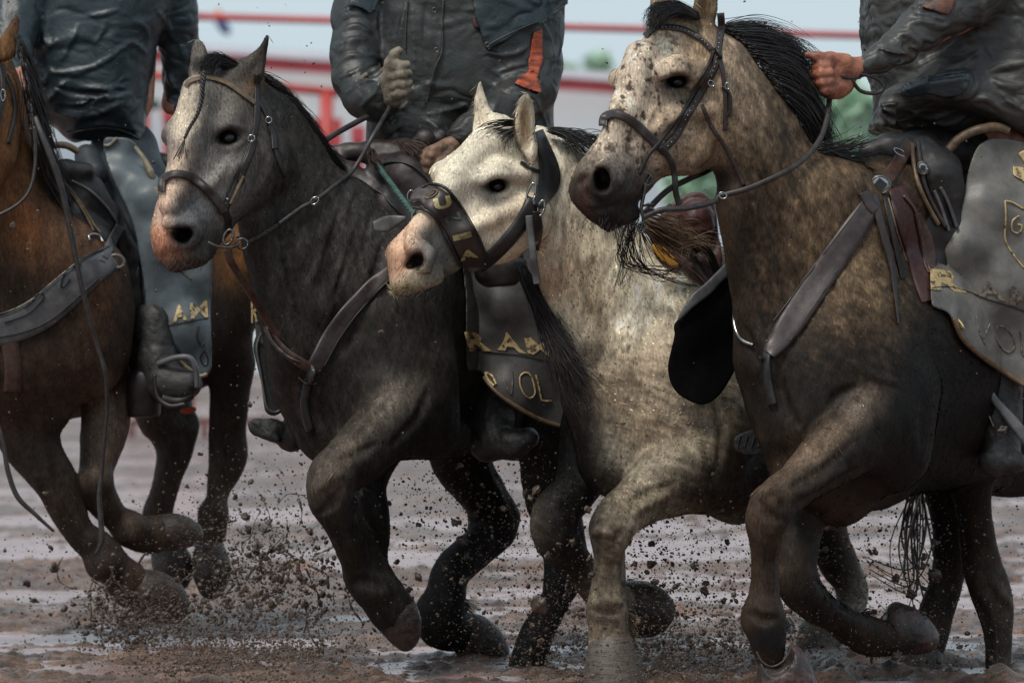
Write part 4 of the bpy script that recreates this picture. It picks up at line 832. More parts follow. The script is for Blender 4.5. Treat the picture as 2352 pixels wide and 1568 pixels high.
for i in range(46):      # long dark and sandy locks hanging from the far side of the crest
    a = rs.rand(); x0, y0 = 1395+a*60+rs.randn()*5, 480+a*30; dz = 300
    if i < 15: pts = [(x0, y0, dz), (1428+rs.randn()*8, 560, dz-5), (1432+rs.randn()*9, 610, dz+10), (1428+rs.randn()*12, 650+rs.rand()*20, dz+12), (1450+rs.rand()*20, 630-rs.rand()*30, dz+12)][:4+(rs.rand() < .4)]
    elif i < 24: pts = [(1440+rs.rand()*20, 500, dz), (1470+rs.randn()*14, 590, dz+20), (1520+rs.rand()*30, 640, dz+40), (1590+rs.rand()*14, 655+rs.rand()*8, dz+60)]
    else: pts = [(1440+rs.rand()*30, 500+rs.rand()*20, dz), (1450+rs.randn()*20, 600, dz+20), (1500+rs.rand()*30, 610+rs.rand()*40, dz+30), (1550+rs.rand()*40, 600+rs.rand()*40, dz+40)]
    G_.append(tube_geo(crom(pts, 7), np.linspace(1.3, .5, len(crom(pts, 7)))*(.7+rs.rand()*.6), 3))
rawmesh('hanging_locks', *merge(G_), M['hair'], h3)
V_, Q_ = hair_geo([[(1480, 500, 330), (1540, 520, 360), (1600, 540, 380), (1665, 570, 400)], [(1490, 520, 330), (1560, 560, 380), (1600, 560, 400), (1640, 585, 400)], [(1475, 520, 330), (1510, 570, 360), (1560, 600, 380), (1600, 620, 400)], [(1490, 490, 330), (1560, 500, 350), (1590, 520, 380), (1620, 560, 400)]], 130, 12, 1.5, 31, 22, 12)
rawmesh('sandy_mane', V_, Q_, M['hairr'], h3)
tufts(h3, [(1436, 1425, 265, 20, .5, .9), (1440, 1470, 262, 16, .35, 1)], 90, 26, M['hairr'])
whiskers(h3, dep3, 950, 660, 30, 8, seed=5)
# ================================================================== dark grey horse with braided forelock
h2 = thing('horse', 'dark grey horse with pale blazed face and braided forelock, second from left', 'horse', (900, 1560, 900), 'horses galloping through the mud')
v2 = Vol(320, 1420, 60, 1620, 150, 1650, 4.6, 7.5)
V = v2
V.cone((840, 760, 660), (1180, 720, 1350), 213, 225, 40, (1, 1.42, 1))
V.cone((730, 830, 560), (780, 930, 580), 105, 110, 50, (1, 1.3, 1))
V.cone((930, 560, 640), (900, 900, 500), 90, 90, 60)
V.chain([(705, 850, 520, 75), (760, 985, 540, 60), (850, 1030, 560, 50)], 45)
V.pillow([(545, 200), (575, 165), (600, 166), (628, 190), (671, 231), (709, 281), (740, 327), (767, 369), (800, 400), (860, 440), (930, 560), (960, 760), (930, 920), (850, 1020), (740, 1035), (713, 1015), (682, 982), (652, 936), (632, 894), (621, 825),
          (613, 748), (610, 709), (590, 650), (571, 603), (558, 560), (550, 480), (545, 300)], 540, 118, 150, 30, 0.32, 0.06, (730, 600))
V.cone((600, 500, 420), (680, 800, 470), 50, 65, 40)
V.chain([(700, 560, 440, 30), (740, 700, 450, 40)], 40)
V.limb([(870, 880, 1000, 985, 470), (800, 970, 905, 1055, 410), (745, 1035, 835, 1090, 350), (710, 1090, 812, 1105, 320), (711, 1140, 804, 1157, 320), (734, 1178, 812, 1190, 335), (757, 1226, 834, 1232, 370), (781, 1284, 852, 1280, 410), (795, 1338, 880, 1312, 440),
        (822, 1371, 911, 1346, 460), (845, 1405, 930, 1365, 475), (862, 1430, 950, 1388, 485)], 14, .9)
V.chain([(960, 960, 470, 40), (850, 1070, 380, 26), (790, 1110, 350, 26)], 22); V.ball((752, 1120, 300), 36, 16); V.ball((858, 1352, 440), 43, 16); V.ball((800, 1160, 345), 22, 14); V.cone((970, 860, 540), (980, 980, 540), 80, 76, 60)
V.cone((830, 1200, 380), (900, 1330, 470), 10, 12, 8)
V.limb([(790, 1000, 930, 1020, 720), (800, 1085, 893, 1088, 690), (806, 1130, 880, 1130, 680), (812, 1180, 890, 1180, 680), (830, 1234, 892, 1234, 700), (835, 1296, 888, 1296, 720), (860, 1350, 915, 1342, 740), (870, 1390, 940, 1372, 750)], 14, .9)
V.limb([(960, 920, 1150, 960, 1180), (990, 1048, 1120, 1057, 1180), (1030, 1110, 1150, 1120, 1210), (1066, 1150, 1172, 1157, 1260), (1082, 1205, 1190, 1196, 1290), (1062, 1243, 1160, 1248, 1260), (1020, 1272, 1110, 1295, 1220), (994, 1310, 1068, 1334, 1190), (984, 1365, 1064, 1366, 1180),
        (955, 1425, 1062, 1405, 1190), (985, 1470, 1070, 1412, 1210), (1020, 1480, 1090, 1416, 1225)], 16, .9)
V.cone((1100, 1040, 1150), (1178, 1185, 1280), 16, 16, 16)            # hock tendon
V.limb([(1180, 960, 1330, 1000, 960), (1210, 1150, 1330, 1150, 980), (1250, 1240, 1340, 1240, 1000), (1258, 1290, 1342, 1296, 1000), (1256, 1335, 1326, 1345, 990), (1236, 1398, 1300, 1392, 970), (1203, 1444, 1276, 1436, 960), (1180, 1500, 1260, 1480, 950), (1162, 1560, 1240, 1545, 945)], 18, .9)
# head
V.pillow([(430, 190), (417, 228), (399, 262), (380, 290), (378, 312), (385, 335), (393, 360), (388, 392), (372, 431), (358, 481), (345, 525), (345, 553), (355, 583), (373, 600), (400, 611), (440, 613), (472, 604), (492, 588), (504, 562), (520, 548),
          (548, 512), (580, 482), (622, 445), (652, 395), (658, 340), (645, 280), (615, 215), (580, 170), (520, 155), (465, 165)], 360, 92, 92, 16, .36, -.12, (500, 380))
V.cone((595, 380, 395), (570, 415, 375), 78, 62, 28)
V.chain([(455, 210, 300, 40), (425, 330, 260, 34), (390, 470, 215, 26)], 30)
V.chain([(580, 290, 350, 24), (530, 275, 305, 24), (490, 290, 285, 20)], 16)
V.chain([(610, 350, 350, 15), (540, 385, 290, 15), (470, 430, 250, 12)], 16)
V.ball((392, 312, 345), 24, 14)
V.chain([(384, 514, 206, 14), (436, 508, 226, 16), (450, 540, 230, 14), (440, 560, 230, 12)], 18)
V.cone((400, 600, 260), (460, 590, 270), 24, 22, 22)
bore(V, [(404, 532, 14, 34, 1), (420, 541, 19, 44, 1.1), (436, 536, 14, 34, 1), (524, 316, 19, 22, 1.4)])
relief(V, [(6, [(490, 316), (506, 294), (534, 287), (558, 298)]), (4, [(496, 338), (524, 344), (548, 334), (560, 318)]), (5, [(390, 540), (396, 518), (418, 512), (444, 516), (452, 536), (440, 556)]), (6, [(540, 350), (510, 390), (486, 430)]), (6, [(560, 380), (540, 430), (520, 470)], 1), (8, [(600, 330), (606, 380), (590, 430)], 1),
    (9, q('G', 700, 1400, 800, 1360, 900, 1310), 1), (9, q('G', 600, 950, 610, 1090, 680, 1230), 1), (11, q('G', 450, 980, 480, 1130, 520, 1230)), (10, q('G', 520, 980, 540, 1100, 590, 1200), 1), (8, q('L', 330, 560, 420, 500, 470, 400), 1), (10, q('L', 340, 420, 400, 350, 470, 330)), (7, q('L', 560, 640, 600, 760, 660, 900), 1), (10, q('L', 540, 980, 620, 960, 720, 1000), 1),
    (8, q('L', 1330, 280, 1400, 430, 1470, 560)), (8, q('L', 1290, 300, 1360, 460, 1420, 580), 1), (8, q('L', 590, 380, 600, 500, 640, 640)), (10, [(640, 480), (665, 600), (690, 720)], 1), (10, [(880, 560), (850, 680), (800, 800)], 1), (9, [(900, 900), (860, 940), (800, 1010)]), (10, [(985, 900), (960, 960), (900, 1020)], 1)])
V.chain([(385, 585, 225, 5), (440, 580, 230, 5), (497, 553, 250, 7)], 8, sub=True)
V.pillow([(434, 180), (437, 140), (442, 105), (450, 87), (468, 100), (478, 125), (482, 155), (478, 185)], 410, 17, 18, 12)
V.cone((455, 105, 396), (458, 160, 394), 8, 12, 5, sub=True)
V.pillow([(535, 160), (578, 123), (600, 102), (617, 76), (616, 110), (610, 150), (600, 185), (570, 190)], 370, 18, 18, 12)
V.cone((604, 110, 352), (585, 160, 352), 4, 8, 5, sub=True)
V.ball((540, 175, 370), 30, 30)
dep2 = V.depth(); FACE = (470, 380, 180, 290)
def col2(P, N):
    D_ = (.040, .036, .033)
    c = paint(P, D_, [
        (620, 400, 130, 200, -20, (.062, .057, .053), .8), (860, 560, 90, 150, -25, (.095, .092, .09), .9), (800, 640, 60, 160, 10, (.075, .07, .068), .7), (480, 380, 130, 220, 15, (.13, .127, .125), 1, 2), (432, 262, 34, 100, 20, (.85, .76, .60), .95, 1.5), (404, 420, 26, 110, 8, (.75, .60, .46), .9, 1.5),
        (395, 330, 30, 40, 0, (.17, .15, .15), .7), (470, 240, 40, 60, 0, (.15, .14, .13), .7), (540, 240, 50, 40, 20, (.26, .24, .21), .6), (560, 260, 30, 26, 0, (.03, .028, .027), .7), (500, 400, 50, 70, 0, (.26, .25, .235), .6), (585, 300, 20, 60, 0, (.2, .17, .13), .5),
        (378, 480, 34, 70, 14, (.70, .50, .38), .9), (364, 562, 42, 48, 0, (.55, .27, .17), .94, 2), (395, 590, 50, 24, 10, (.24, .10, .06), .8), (436, 500, 50, 66, 0, (.10, .108, .118), .95, 2), (470, 570, 44, 44, 0, (.055, .055, .05), .9), (440, 605, 60, 14, 0, (.06, .04, .03), .8),
        (418, 538, 28, 22, 0, (.006, .005, .005), .97, 2), (522, 314, 34, 26, -15, (.010, .009, .009), .97, 2), (522, 318, 50, 40, 0, (.05, .047, .045), .6), (458, 130, 18, 60, 0, (.26, .24, .22), .8), (452, 105, 12, 30, 0, (.45, .42, .38), .5),
        (580, 150, 50, 40, 0, (.15, .13, .11), .7), (612, 95, 12, 26, 0, (.03, .027, .025), .8), (585, 200, 20, 20, 0, (.3, .18, .09), .7), (760, 760, 120, 60, -40, (.055, .042, .036), .7), (680, 900, 60, 90, 0, (.05, .03, .022), .7), (900, 800, 150, 160, 0, (.028, .023, .019), .8),
        (830, 1000, 150, 38, -42, (.25, .21, .165), .9), (890, 925, 34, 44, 20, (.27, .24, .2), .8), (755, 1110, 60, 60, 0, (.14, .11, .085), .8), (800, 1260, 50, 80, 0, (.05, .038, .03), .8), (870, 1350, 70, 50, 0, (.06, .048, .04), .8), (940, 1420, 60, 60, 0, (.03, .024, .02), .9),  # forearm highlight painted into the coat as a pale streak
        (850, 1180, 50, 140, 0, (.018, .015, .013), .9, 2), (1080, 1200, 160, 300, 0, (.017, .015, .013), .95, 2), (1000, 1000, 200, 60, 0, (.02, .017, .015), .8), (1020, 1330, 20, 60, 0, (.07, .06, .055), .4)], 4)
    c = c*(1+.3*fbm(P/np.array([24, 30, 40.]), 3, 9))[:, None]; c = mottle(P, c, 10, sm(P[:, 0], 560, 640), .6, 41, 75, (1, 3)); c = c*(.62+.62*region(P, 450, 380, 150, 260, 3)+.25*region(P, 850, 580, 100, 130))[:, None]
    st = fbm(np.stack([(P[:, 0]+P[:, 1]*.35)/6.5, P[:, 1]/40., P[:, 2]/26.], 1), 3, 21); c = c*(1+.6*st*sm(P[:, 0], 580, 640)*sm(-P[:, 1], -1000, -850))[:, None]
    c = flecks(P, c, region(P, 380, 500, 40, 90), 6, .45, (.14, .06, .04), .6, 12); c = flecks(P, c, region(P, 450, 400, 90, 160), 9, .55, (.07, .06, .055), .6, 18)
    return np.clip(c, .003, .9)
def disp2(P, N):
    wr = noise(np.stack([(P[:, 0]+P[:, 1]*.32)/13., P[:, 1]/90., P[:, 2]/60.], 1), 9)*region(P, 760, 560, 110, 150)
    return fbm(P/60., 2, 25)*3+fbm(P/np.array([20, 36, 30.]), 2, 6)*1.3+wr*4
FL2 = [(470, 230, -.2, 1, 0), (420, 400, -.1, 1, 0), (540, 380, -.3, 1, 0), (600, 300, .2, 1, .1), (700, 400, .5, .9, .2), (640, 560, .2, 1, .1), (760, 600, .2, 1, .2), (880, 600, .5, .9, .3), (680, 850, .2, 1, .1), (850, 800, .5, 1, .3), (950, 900, .6, .6, .3), (800, 1050, -.5, .8, 0), (800, 1250, .1, 1, 0), (1080, 1250, 0, 1, 0)]
b2, P2, Q2, N2 = finish(v2, 'body', h2, M['furw'], col2, disp2, 2, FL2, 64000, 22, 2.3, lambda p: np.where(p[:, 1] > 1100, .35, 1)*np.where(p[:, 0] > 1000, .2, 1), .2, (1.07, 1, .95))
hoof([(858, 1428, 955, 1385, 490), (885, 1455, 962, 1418, 500), (906, 1475, 957, 1455, 508), (918, 1482, 942, 1472, 510)], h2)
hoof([(866, 1388, 938, 1370, 752), (876, 1410, 950, 1396, 760), (890, 1440, 960, 1430, 762)], h2)
hoof([(1030, 1480, 1082, 1414, 1230), (1062, 1508, 1120, 1422, 1250), (1100, 1527, 1150, 1458, 1260), (1130, 1524, 1158, 1490, 1262)], h2)
hoof([(1160, 1556, 1242, 1542, 944), (1142, 1600, 1236, 1610, 940)], h2)
eye_on(v2, dep2, 524, 317, 22, h2, -12)
# braided forelock over the blaze, tuft between the ears
V_, Q_ = hair_geo([[(520, 158, 350), (495, 138, 330), (470, 150, 315), (458, 178, 300)], [(560, 160, 360), (520, 140, 340), (488, 142, 320), (468, 165, 305)]], 600, 8, 1.0, 7, 7, 9)
rs = np.random.RandomState(3); G_ = [(V_, Q_)]
bp = crom([(468, 165, 272), (465, 195, 250), (462, 232, 240), (452, 265, 228), (436, 292, 218), (424, 318, 208)], 8)
for k in range(3):
    t = np.linspace(0, 1, len(bp)); ph = t*40+k*2.094; rr = 4.2*(1-.45*t)
    P_ = bp+np.stack([np.cos(ph)*rr, np.sin(ph)*rr*.2, np.sin(ph)*rr-6], 1); G_.append(tube_geo(P_, 3.6*(1-.45*t), 5))
for k in range(12):
    e = bp[-1]; x = rs.randn()*10; G_.append(tube_geo(crom([tuple(e), (e[0]-6+x*.4, e[1]+22, e[2]-6), (e[0]-12+x, e[1]+35+rs.rand()*22, e[2]-12)], 6), 1.0, 3))
rawmesh('forelock', *merge(G_), M['hair'], h2)
V_, Q_ = hair_geo([[(600, 168, 420), (640, 195, 470), (690, 250, 520)], [(660, 225, 480), (700, 262, 530), (735, 322, 560)], [(700, 280, 520), (740, 330, 560), (770, 375, 600)], [(740, 330, 560), (775, 380, 600), (820, 410, 640)]], 900, 6, 1.1, 17, 5, 7)
rawmesh('mane', V_, Q_, M['hair'], h2)
tufts(h2, [(880, 1330, 470, 14, .5, .7), (1065, 1385, 1200, 16, .6, .6)], 60)
whiskers(h2, dep2, 410, 600, 34, 8, seed=7)
# ================================================================== bay horse, farthest, cut by the left edge
h1 = thing('horse', 'bay horse with grey breast collar, cut off by the left edge, farthest from the viewer', 'horse', (150, 1500, 1900), 'horses galloping through the mud')
v1 = Vol(-420, 640, 20, 1460, 1280, 2620, 5, 9)
V = v1
V.cone((40, 720, 1740), (400, 640, 2280), 205, 205, 40, (1, 1.3, 1))
V.chain([(-60, 760, 1600, 110), (20, 880, 1620, 95), (90, 900, 1640, 80)], 50)
V.pillow([(-260, 80), (-150, 40), (-60, 50), (0, 90), (40, 170), (70, 290), (100, 400), (150, 470), (230, 530), (300, 620), (305, 800), (250, 900), (150, 930), (0, 960), (-150, 880), (-220, 700), (-190, 450), (-230, 300)], 1590, 115, 130, 30, .28, .06, (50, 500))
V.pillow([(-230, 150), (-60, 120), (30, 170), (46, 260), (34, 380), (-30, 470), (-130, 560), (-230, 640), (-300, 650), (-310, 560), (-270, 420)], 1440, 85, 90, 16, .3, -.1, (-80, 300))
V.pillow([(-6, 140), (-4, 95), (18, 60), (40, 30), (46, 60), (40, 100), (30, 135)], 1450, 14, 16, 10)
V.cone((420, 560, 2260), (500, 640, 2240), 140, 110, 50)
V.limb([(470, 520, 640, 600, 2180), (482, 640, 600, 650, 2180), (482, 786, 577, 786, 2200), (484, 844, 581, 844, 2220), (484, 940, 566, 940, 2240), (484, 1000, 560, 1000, 2260), (485, 1042, 565, 1042, 2260), (482, 1085, 552, 1080, 2250), (478, 1122, 526, 1119, 2240), (474, 1155, 515, 1165, 2230),
        (458, 1196, 519, 1208, 2225), (452, 1240, 508, 1246, 2220)], 14, .9)
V.limb([(-60, 860, 190, 900, 1640), (-20, 960, 138, 967, 1640), (0, 1010, 135, 1009, 1640), (30, 1055, 156, 1055, 1640), (77, 1107, 181, 1105, 1650), (112, 1170, 194, 1160, 1660), (146, 1230, 227, 1226, 1680), (192, 1276, 262, 1240, 1700), (235, 1320, 300, 1290, 1720), (250, 1365, 350, 1325, 1740)], 14, .9)
V.limb([(190, 860, 300, 880, 1760), (192, 951, 298, 970, 1740), (188, 1020, 277, 1028, 1720), (187, 1075, 254, 1086, 1700), (187, 1118, 250, 1108, 1690), (200, 1160, 270, 1140, 1700), (240, 1200, 288, 1172, 1730), (288, 1248, 318, 1188, 1760), (325, 1264, 345, 1190, 1780), (360, 1262, 365, 1186, 1795)], 14, .9)
V.limb([(300, 880, 430, 860, 2300), (310, 950, 440, 935, 2280), (345, 990, 449, 985, 2280), (366, 1034, 436, 1045, 2270), (358, 1085, 418, 1090, 2260), (345, 1140, 400, 1145, 2250), (328, 1188, 392, 1190, 2250), (348, 1235, 408, 1232, 2250)], 14, .9)
V.ball((345, 1185, 1780), 0.1, 1); V.ball((220, 1105, 1670), 40, 18); V.ball((300, 1215, 1740), 40, 16); V.ball((488, 1180, 2226), 36, 12); V.ball((240, 1290, 1700), 46, 16); V.ball((420, 975, 2275), 38, 16)
relief(V, [(8, [(210, 900), (225, 980), (222, 1060)], 1), (9, [(255, 900), (262, 980), (246, 1060)]), (8, [(110, 1040), (160, 1140), (210, 1220)], 1), (8, [(60, 1050), (110, 1150)]), (8, [(530, 1040), (516, 1090), (500, 1140)], 1)])
dep1 = V.depth()
def col1(P, N):
    c = paint(P, (.060, .038, .027), [(30, 350, 60, 190, 10, (.26, .125, .05), .9), (20, 200, 40, 90, 0, (.26, .12, .05), .8), (120, 560, 110, 90, 20, (.22, .12, .07), .8), (60, 500, 50, 100, 0, (.28, .11, .04), .8), (40, 660, 110, 90, -20, (.035, .024, .018), .8), (230, 620, 40, 120, 10, (.21, .11, .06), .8),
        (560, 560, 50, 80, 0, (.42, .2, .07), .95), (520, 640, 26, 60, 0, (.34, .15, .045), .6), (540, 720, 60, 60, 0, (.075, .055, .042), .8), (540, 900, 90, 200, 0, (.022, .017, .014), .9, 2), (245, 970, 62, 110, 0, (.24, .18, .14), .85), (80, 1060, 150, 120, 0, (.030, .025, .022), .9), (200, 1250, 140, 120, 0, (.034, .028, .025), .9),
        (110, 760, 150, 60, 0, (.055, .038, .028), .6), (400, 1000, 100, 120, 0, (.04, .034, .03), .9), (420, 962, 36, 20, 20, (.13, .14, .15), .6), (340, 1210, 80, 50, 0, (.075, .055, .042), .8), (490, 1130, 60, 80, 0, (.07, .055, .045), .8), (20, 100, 40, 60, 0, (.22, .12, .05), .8), (100, 430, 30, 60, 0, (.02, .017, .015), .8)], 4)  # bluish highlight on the hock is painted into the coat
    c = c*(1+.3*fbm(P/np.array([24, 40, 40.]), 3, 9))[:, None]; c = mottle(P, c, 14, 1, .5, 41, 80, (1, 3)); c = c*(.8+.25*sm(P[:, 1], 850, 980))[:, None]; return np.clip(c, .003, .9)
b1, P1, Q1, N1 = finish(v1, 'body', h1, M['furw'], col1, lambda P, N: fbm(P/60., 2, 35)*3, 2, [(0, 300, .1, 1, .1), (100, 700, .3, 1, .2), (500, 700, 0, 1, 0), (200, 1100, .1, 1, 0)], 26000, 17, 2.2, lambda p: np.where(p[:, 1] > 1000, .4, 1)*np.where(p[:, 0] > -40, 1, .05), .2, (1.08, 1, .92))
hoof([(255, 1372, 335, 1320, 1740), (300, 1405, 385, 1322, 1755), (350, 1418, 418, 1345, 1770), (388, 1420, 418, 1385, 1775)], h1)
hoof([(368, 1262, 366, 1184, 1800), (410, 1260, 408, 1182, 1810), (440, 1250, 445, 1202, 1812)], h1)
hoof([(346, 1255, 412, 1250, 2250), (350, 1300, 440, 1285, 2245), (362, 1328, 436, 1322, 2240)], h1)
hoof([(448, 1262, 514, 1262, 2220), (443, 1310, 530, 1305, 2215), (458, 1352, 512, 1348, 2210)], h1)
V_, Q_ = hair_geo([[(40, 80, 1430), (70, 150, 1470), (80, 240, 1500), (90, 330, 1520)], [(60, 180, 1460), (95, 280, 1500), (110, 360, 1540), (130, 440, 1560)], [(85, 320, 1500), (110, 400, 1540), (140, 460, 1560), (170, 500, 1580)]], 900, 10, 1.4, 27, 9, 9)
rawmesh('mane', V_, Q_, M['hair'], h1)
# ================================================================== mud thrown up by the hooves
def muds():
    rs = np.random.RandomState(77); cl = []
    src = [(330, 1420, 90, 36, 1450, 200), (560, 1290, 110, 110, 1300, 330), (640, 1380, 140, 90, 900, 200), (1150, 1330, 160, 120, 700, 150), (1300, 1430, 150, 80, 300, 140), (1600, 1290, 170, 110, 500, 330), (1560, 1440, 160, 90, 200, 260),
           (1000, 1150, 110, 80, 800, 110), (1230, 1180, 50, 100, 500, 60), (2050, 1230, 110, 70, 700, 110), (1990, 1400, 110, 60, 500, 90), (700, 1120, 120, 120, 900, 80), (1700, 1500, 130, 60, 0, 140), (2150, 1500, 120, 50, 300, 60), (100, 1350, 100, 80, 1300, 40)]
    for u, v, su, sv, z, n in src:
        for i in range(n*6):
            r = .8+.8*rs.gamma(1.0)*(1 if rs.rand() > .03 else 2.6)
            vv = v+rs.randn()*sv
            if vv > 1555: continue
            cl.append((u+rs.randn()*su, vv, z+rs.randn()*160, r))
    for i in range(5200):                                  # fine specks all through the air low down
        cl.append((1050+rs.rand()*1350 if rs.rand() < .75 else rs.rand()*1050, 1130+430*rs.rand()**.8, rs.rand()*1300, .6+rs.gamma(1.0)*.5))
    for i in range(420):                                   # drops far up, over the sky and the riders
        cl.append((rs.rand()*2352, rs.rand()*1000, -200+rs.rand()*1500, 1.0+rs.gamma(1.0)*.7))
    cl.sort(key=lambda c: -c[3]); ind, rest = cl[:290], cl[290:]
    shapes = [blob_geo((0, 0, 0), 1, 40+i, (1, .7+.5*rs.rand(), .8+.8*rs.rand()), .6, 2) for i in range(9)]
    mesh = []
    for i, (V, Q) in enumerate(shapes):
        me = bpy.data.meshes.new('mud_clod'); X = W3(V+np.array([1176, 784, 0])); X -= X.mean(0); me.from_pydata([tuple(x) for x in X], [], Q); me.polygons.foreach_set('use_smooth', [True]*len(Q)); me.materials.append(M['mud']); mesh.append(me)
    for k, (u, v, z, r) in enumerate(ind):
        o = bpy.data.objects.new('mud_clod', mesh[k % 9]); COL.objects.link(o); o.location = W3([(u, v, z)])[0]; o.scale = (r*(.7+rs.rand()*.9),)*2+(r*(.7+rs.rand()*.9),)
        o.rotation_euler = tuple(rs.rand(3)*6.28); tag(o, 'dark lump of wet mud flying up among the hooves', 'mud clod', 'mud clods thrown up by the hooves')
    base = [blob_geo((0, 0, 0), 1, 60+i, (1, .8, 1.3), .5, 0) for i in range(8)]
    o = rawmesh('mud_spray', *merge([(base[i % 8][0]*c[3]+np.array(c[:3]), base[i % 8][1]) for i, c in enumerate(rest)]), M['mud']); tag(o, 'fine spray of dark mud drops hanging in the air', 'mud spray', kind='stuff')
    # stringy splashes by the farthest horse
    G_ = []
    for i in range(90):
        c = [(250, 1390, 1600), (300, 1420, 1600), (560, 1250, 1300), (600, 1330, 1250), (640, 1230, 1200), (720, 1330, 1000), (330, 1420, 1700)][rs.randint(7)]
        p = np.array([c[0]+rs.randn()*38, c[1]+rs.randn()*40, c[2]+rs.randn()*60]); pts = [p]
        d = rs.randn(3)*np.array([1, 1.4, .5])
        for s in range(5): d = d*.6+rs.randn(3)*np.array([1, 1.2, .5]); pts.append(pts[-1]+d*rs.uniform(4, 13))
        P = crom(pts, 5); r = np.abs(noise(np.stack([np.arange(len(P))*.5, np.full(len(P), i*3.1), np.zeros(len(P))], 1), 2))*4.6*rs.uniform(.4, 1.2)+.6
        G_.append(tube_geo(P, r, 5))
    for i in range(1100):
        c = [(240, 1400, 1500, 46), (330, 1440, 1500, 50), (570, 1270, 1300, 60), (600, 1340, 1250, 60), (500, 1400, 1400, 50), (720, 1330, 1000, 60)][rs.randint(6)]
        G_.append(blob_geo((c[0]+rs.randn()*c[3], c[1]+rs.randn()*c[3]*.8, c[2]+rs.randn()*80), .9+rs.gamma(1.1)*1.3, 200+i % 40, (1, .6+rs.rand(), .7+rs.rand()), .6, 1))
    o = rawmesh('mud_splash', *merge(G_), M['mud']); tag(o, 'stringy splashes of mud around the left hooves', 'mud splash', kind='stuff')
    # cloud of small brown lumps low over the ground
    L = []
    for i in range(13000):
        u = rs.choice([430, 640, 1400, 1650, 1500, 560])+rs.randn()*130; h_ = rs.gamma(1.3)*26; z = rs.uniform(0, 1500); zz = D0+z/PX
        v = 620+CAM_H*FPX/zz-h_
        L.append((base[i % 8][0]*(.7+rs.gamma(1.0)*.8)+np.array((u, v, z)), base[i % 8][1]))
    o = rawmesh('mud_haze', *merge(L), M['mudl']); tag(o, 'low cloud of brown mud lumps just above the ground', 'mud spray', kind='stuff')
muds()
# ================================================================== helpers for tack and lettering
def on(dep, pts, lift=6): return [(p[0], p[1], float(dep(np.array([p[0]]), np.array([p[1]]))[0])-lift) for p in pts]
def mindep(*ds): return lambda u, v: np.minimum.reduce([d(u, v) for d in ds])
_gly = {}
def glyph(ch, off=0.0):
    if (ch, off) not in _gly:
        cu = bpy.data.curves.new('glyph', 'FONT'); cu.body = ch; cu.offset = off; cu.resolution_u = 5
        o = bpy.data.objects.new('glyph', cu); COL.objects.link(o); dg = bpy.context.evaluated_depsgraph_get(); me = bpy.data.meshes.new_from_object(o.evaluated_get(dg))
        import bmesh
        bm = bmesh.new(); bm.from_mesh(me); bmesh.ops.triangulate(bm, faces=bm.faces[:])
        for _ in range(3):
            le = [e for e in bm.edges if e.calc_length() > .16]
            if not le: break
            bmesh.ops.subdivide_edges(bm, edges=le, cuts=1); bmesh.ops.triangulate(bm, faces=bm.faces[:])
        V = np.array([v.co[:2] for v in bm.verts]); F = [[v.index for v in f.verts] for f in bm.faces]; bm.free()
        bpy.data.objects.remove(o); bpy.data.meshes.remove(me); bpy.data.curves.remove(cu)
        V = (V-V.min(0))/(V.max(0)-V.min(0)); _gly[(ch, off)] = (V, F)
    return _gly[(ch, off)]
def letter(ch, quad, dep, mat, parent, lift=5, off=.02, name='lettering'):
    """quad: TL, TR, BR, BL in (u, v)"""
    V, F = glyph(ch, off); TL, TR, BR, BL = [np.array(p, float) for p in quad]; x, y = V[:, :1], V[:, 1:]
    P = (BL*(1-x)+BR*x)*(1-y)+(TL*(1-x)+TR*x)*y; z = dep(P[:, 0], P[:, 1])
    n = len(P); T = np.c_[P, z-lift-2.2]; B = np.c_[P, z-lift+4]; Q = list(F)+[[n+i for i in f[::-1]] for f in F]
    ed = {}
    for f in F:
        for i in range(3): ed[(f[i], f[(i+1) % 3])] = 1
    for a, b in ed:
        if (b, a) not in ed: Q.append([b, a, n+a, n+b])
    return rawmesh(name, np.vstack([T, B]), Q, mat, parent, smooth=False)
def studs(name, pts, step, r, dep, mat, parent, lift=11):
    S_ = stitch_pts(pts, step); z = dep(S_[:, 0], S_[:, 1])-lift
    return [rawmesh(name, *blob_geo((a[0], a[1], c), r, 1, (1, 1, .6), 0, 1), mat, parent) for a, c in zip(S_, z)]
def edge(name, pts, r, dep, mat, parent, lift=4, n=6): return tube(name, on(dep, crom(pts, 4), lift), r, mat, parent, n, 3)
def solid(name, V, mat, parent, relax=2, disp=None):
    P, Q = V.mesh(relax)
    if disp is not None: N = vnormals(P, Q); P = P+N*disp(P)[:, None]
    return rawmesh(name, P, Q, mat, parent)

# ------------------------------------------------------------------ tack of the nearest horse
br = thing('bridle', 'studded brown leather bridle on the freckled horse, right', 'bridle', (1560, 200, -150))
d4 = v4.depth()
strap('browband', [(1481, 84), (1494, 70), (1518, 62), (1568, 67), (1607, 88), (1634, 114)], 14, d4, M['leather'], br)
strap('crownpiece', [(1655, 30), (1657, 60), (1653, 90), (1648, 122)], 17, d4, M['leather'], br)
ck = strap('cheekpiece', [(1650, 112), (1643, 150), (1630, 180), (1607, 218), (1578, 268), (1549, 318), (1514, 352)], 17, d4, M['leather'], br)
strap('cheek_strap', [(1640, 118), (1622, 160), (1596, 210), (1560, 270), (1520, 322), (1490, 358), (1470, 400)], 8, d4, M['leatherd'], br, lift=7)
strap('noseband', [(1385, 290, 20), (1388, 270, 20), (1411, 262, 20), (1449, 277, 21), (1486, 310, 22), (1516, 338, 22)], 20, d4, M['leather'], br, lift=5)
strap('throatlatch', [(1652, 128), (1660, 165), (1664, 200), (1667, 240), (1665, 300)], 11, d4, M['leather'], br)
strap('keeper', [(1658, 200), (1676, 215), (1678, 250), (1668, 268)], 7, d4, M['leatherd'], br, lift=8)
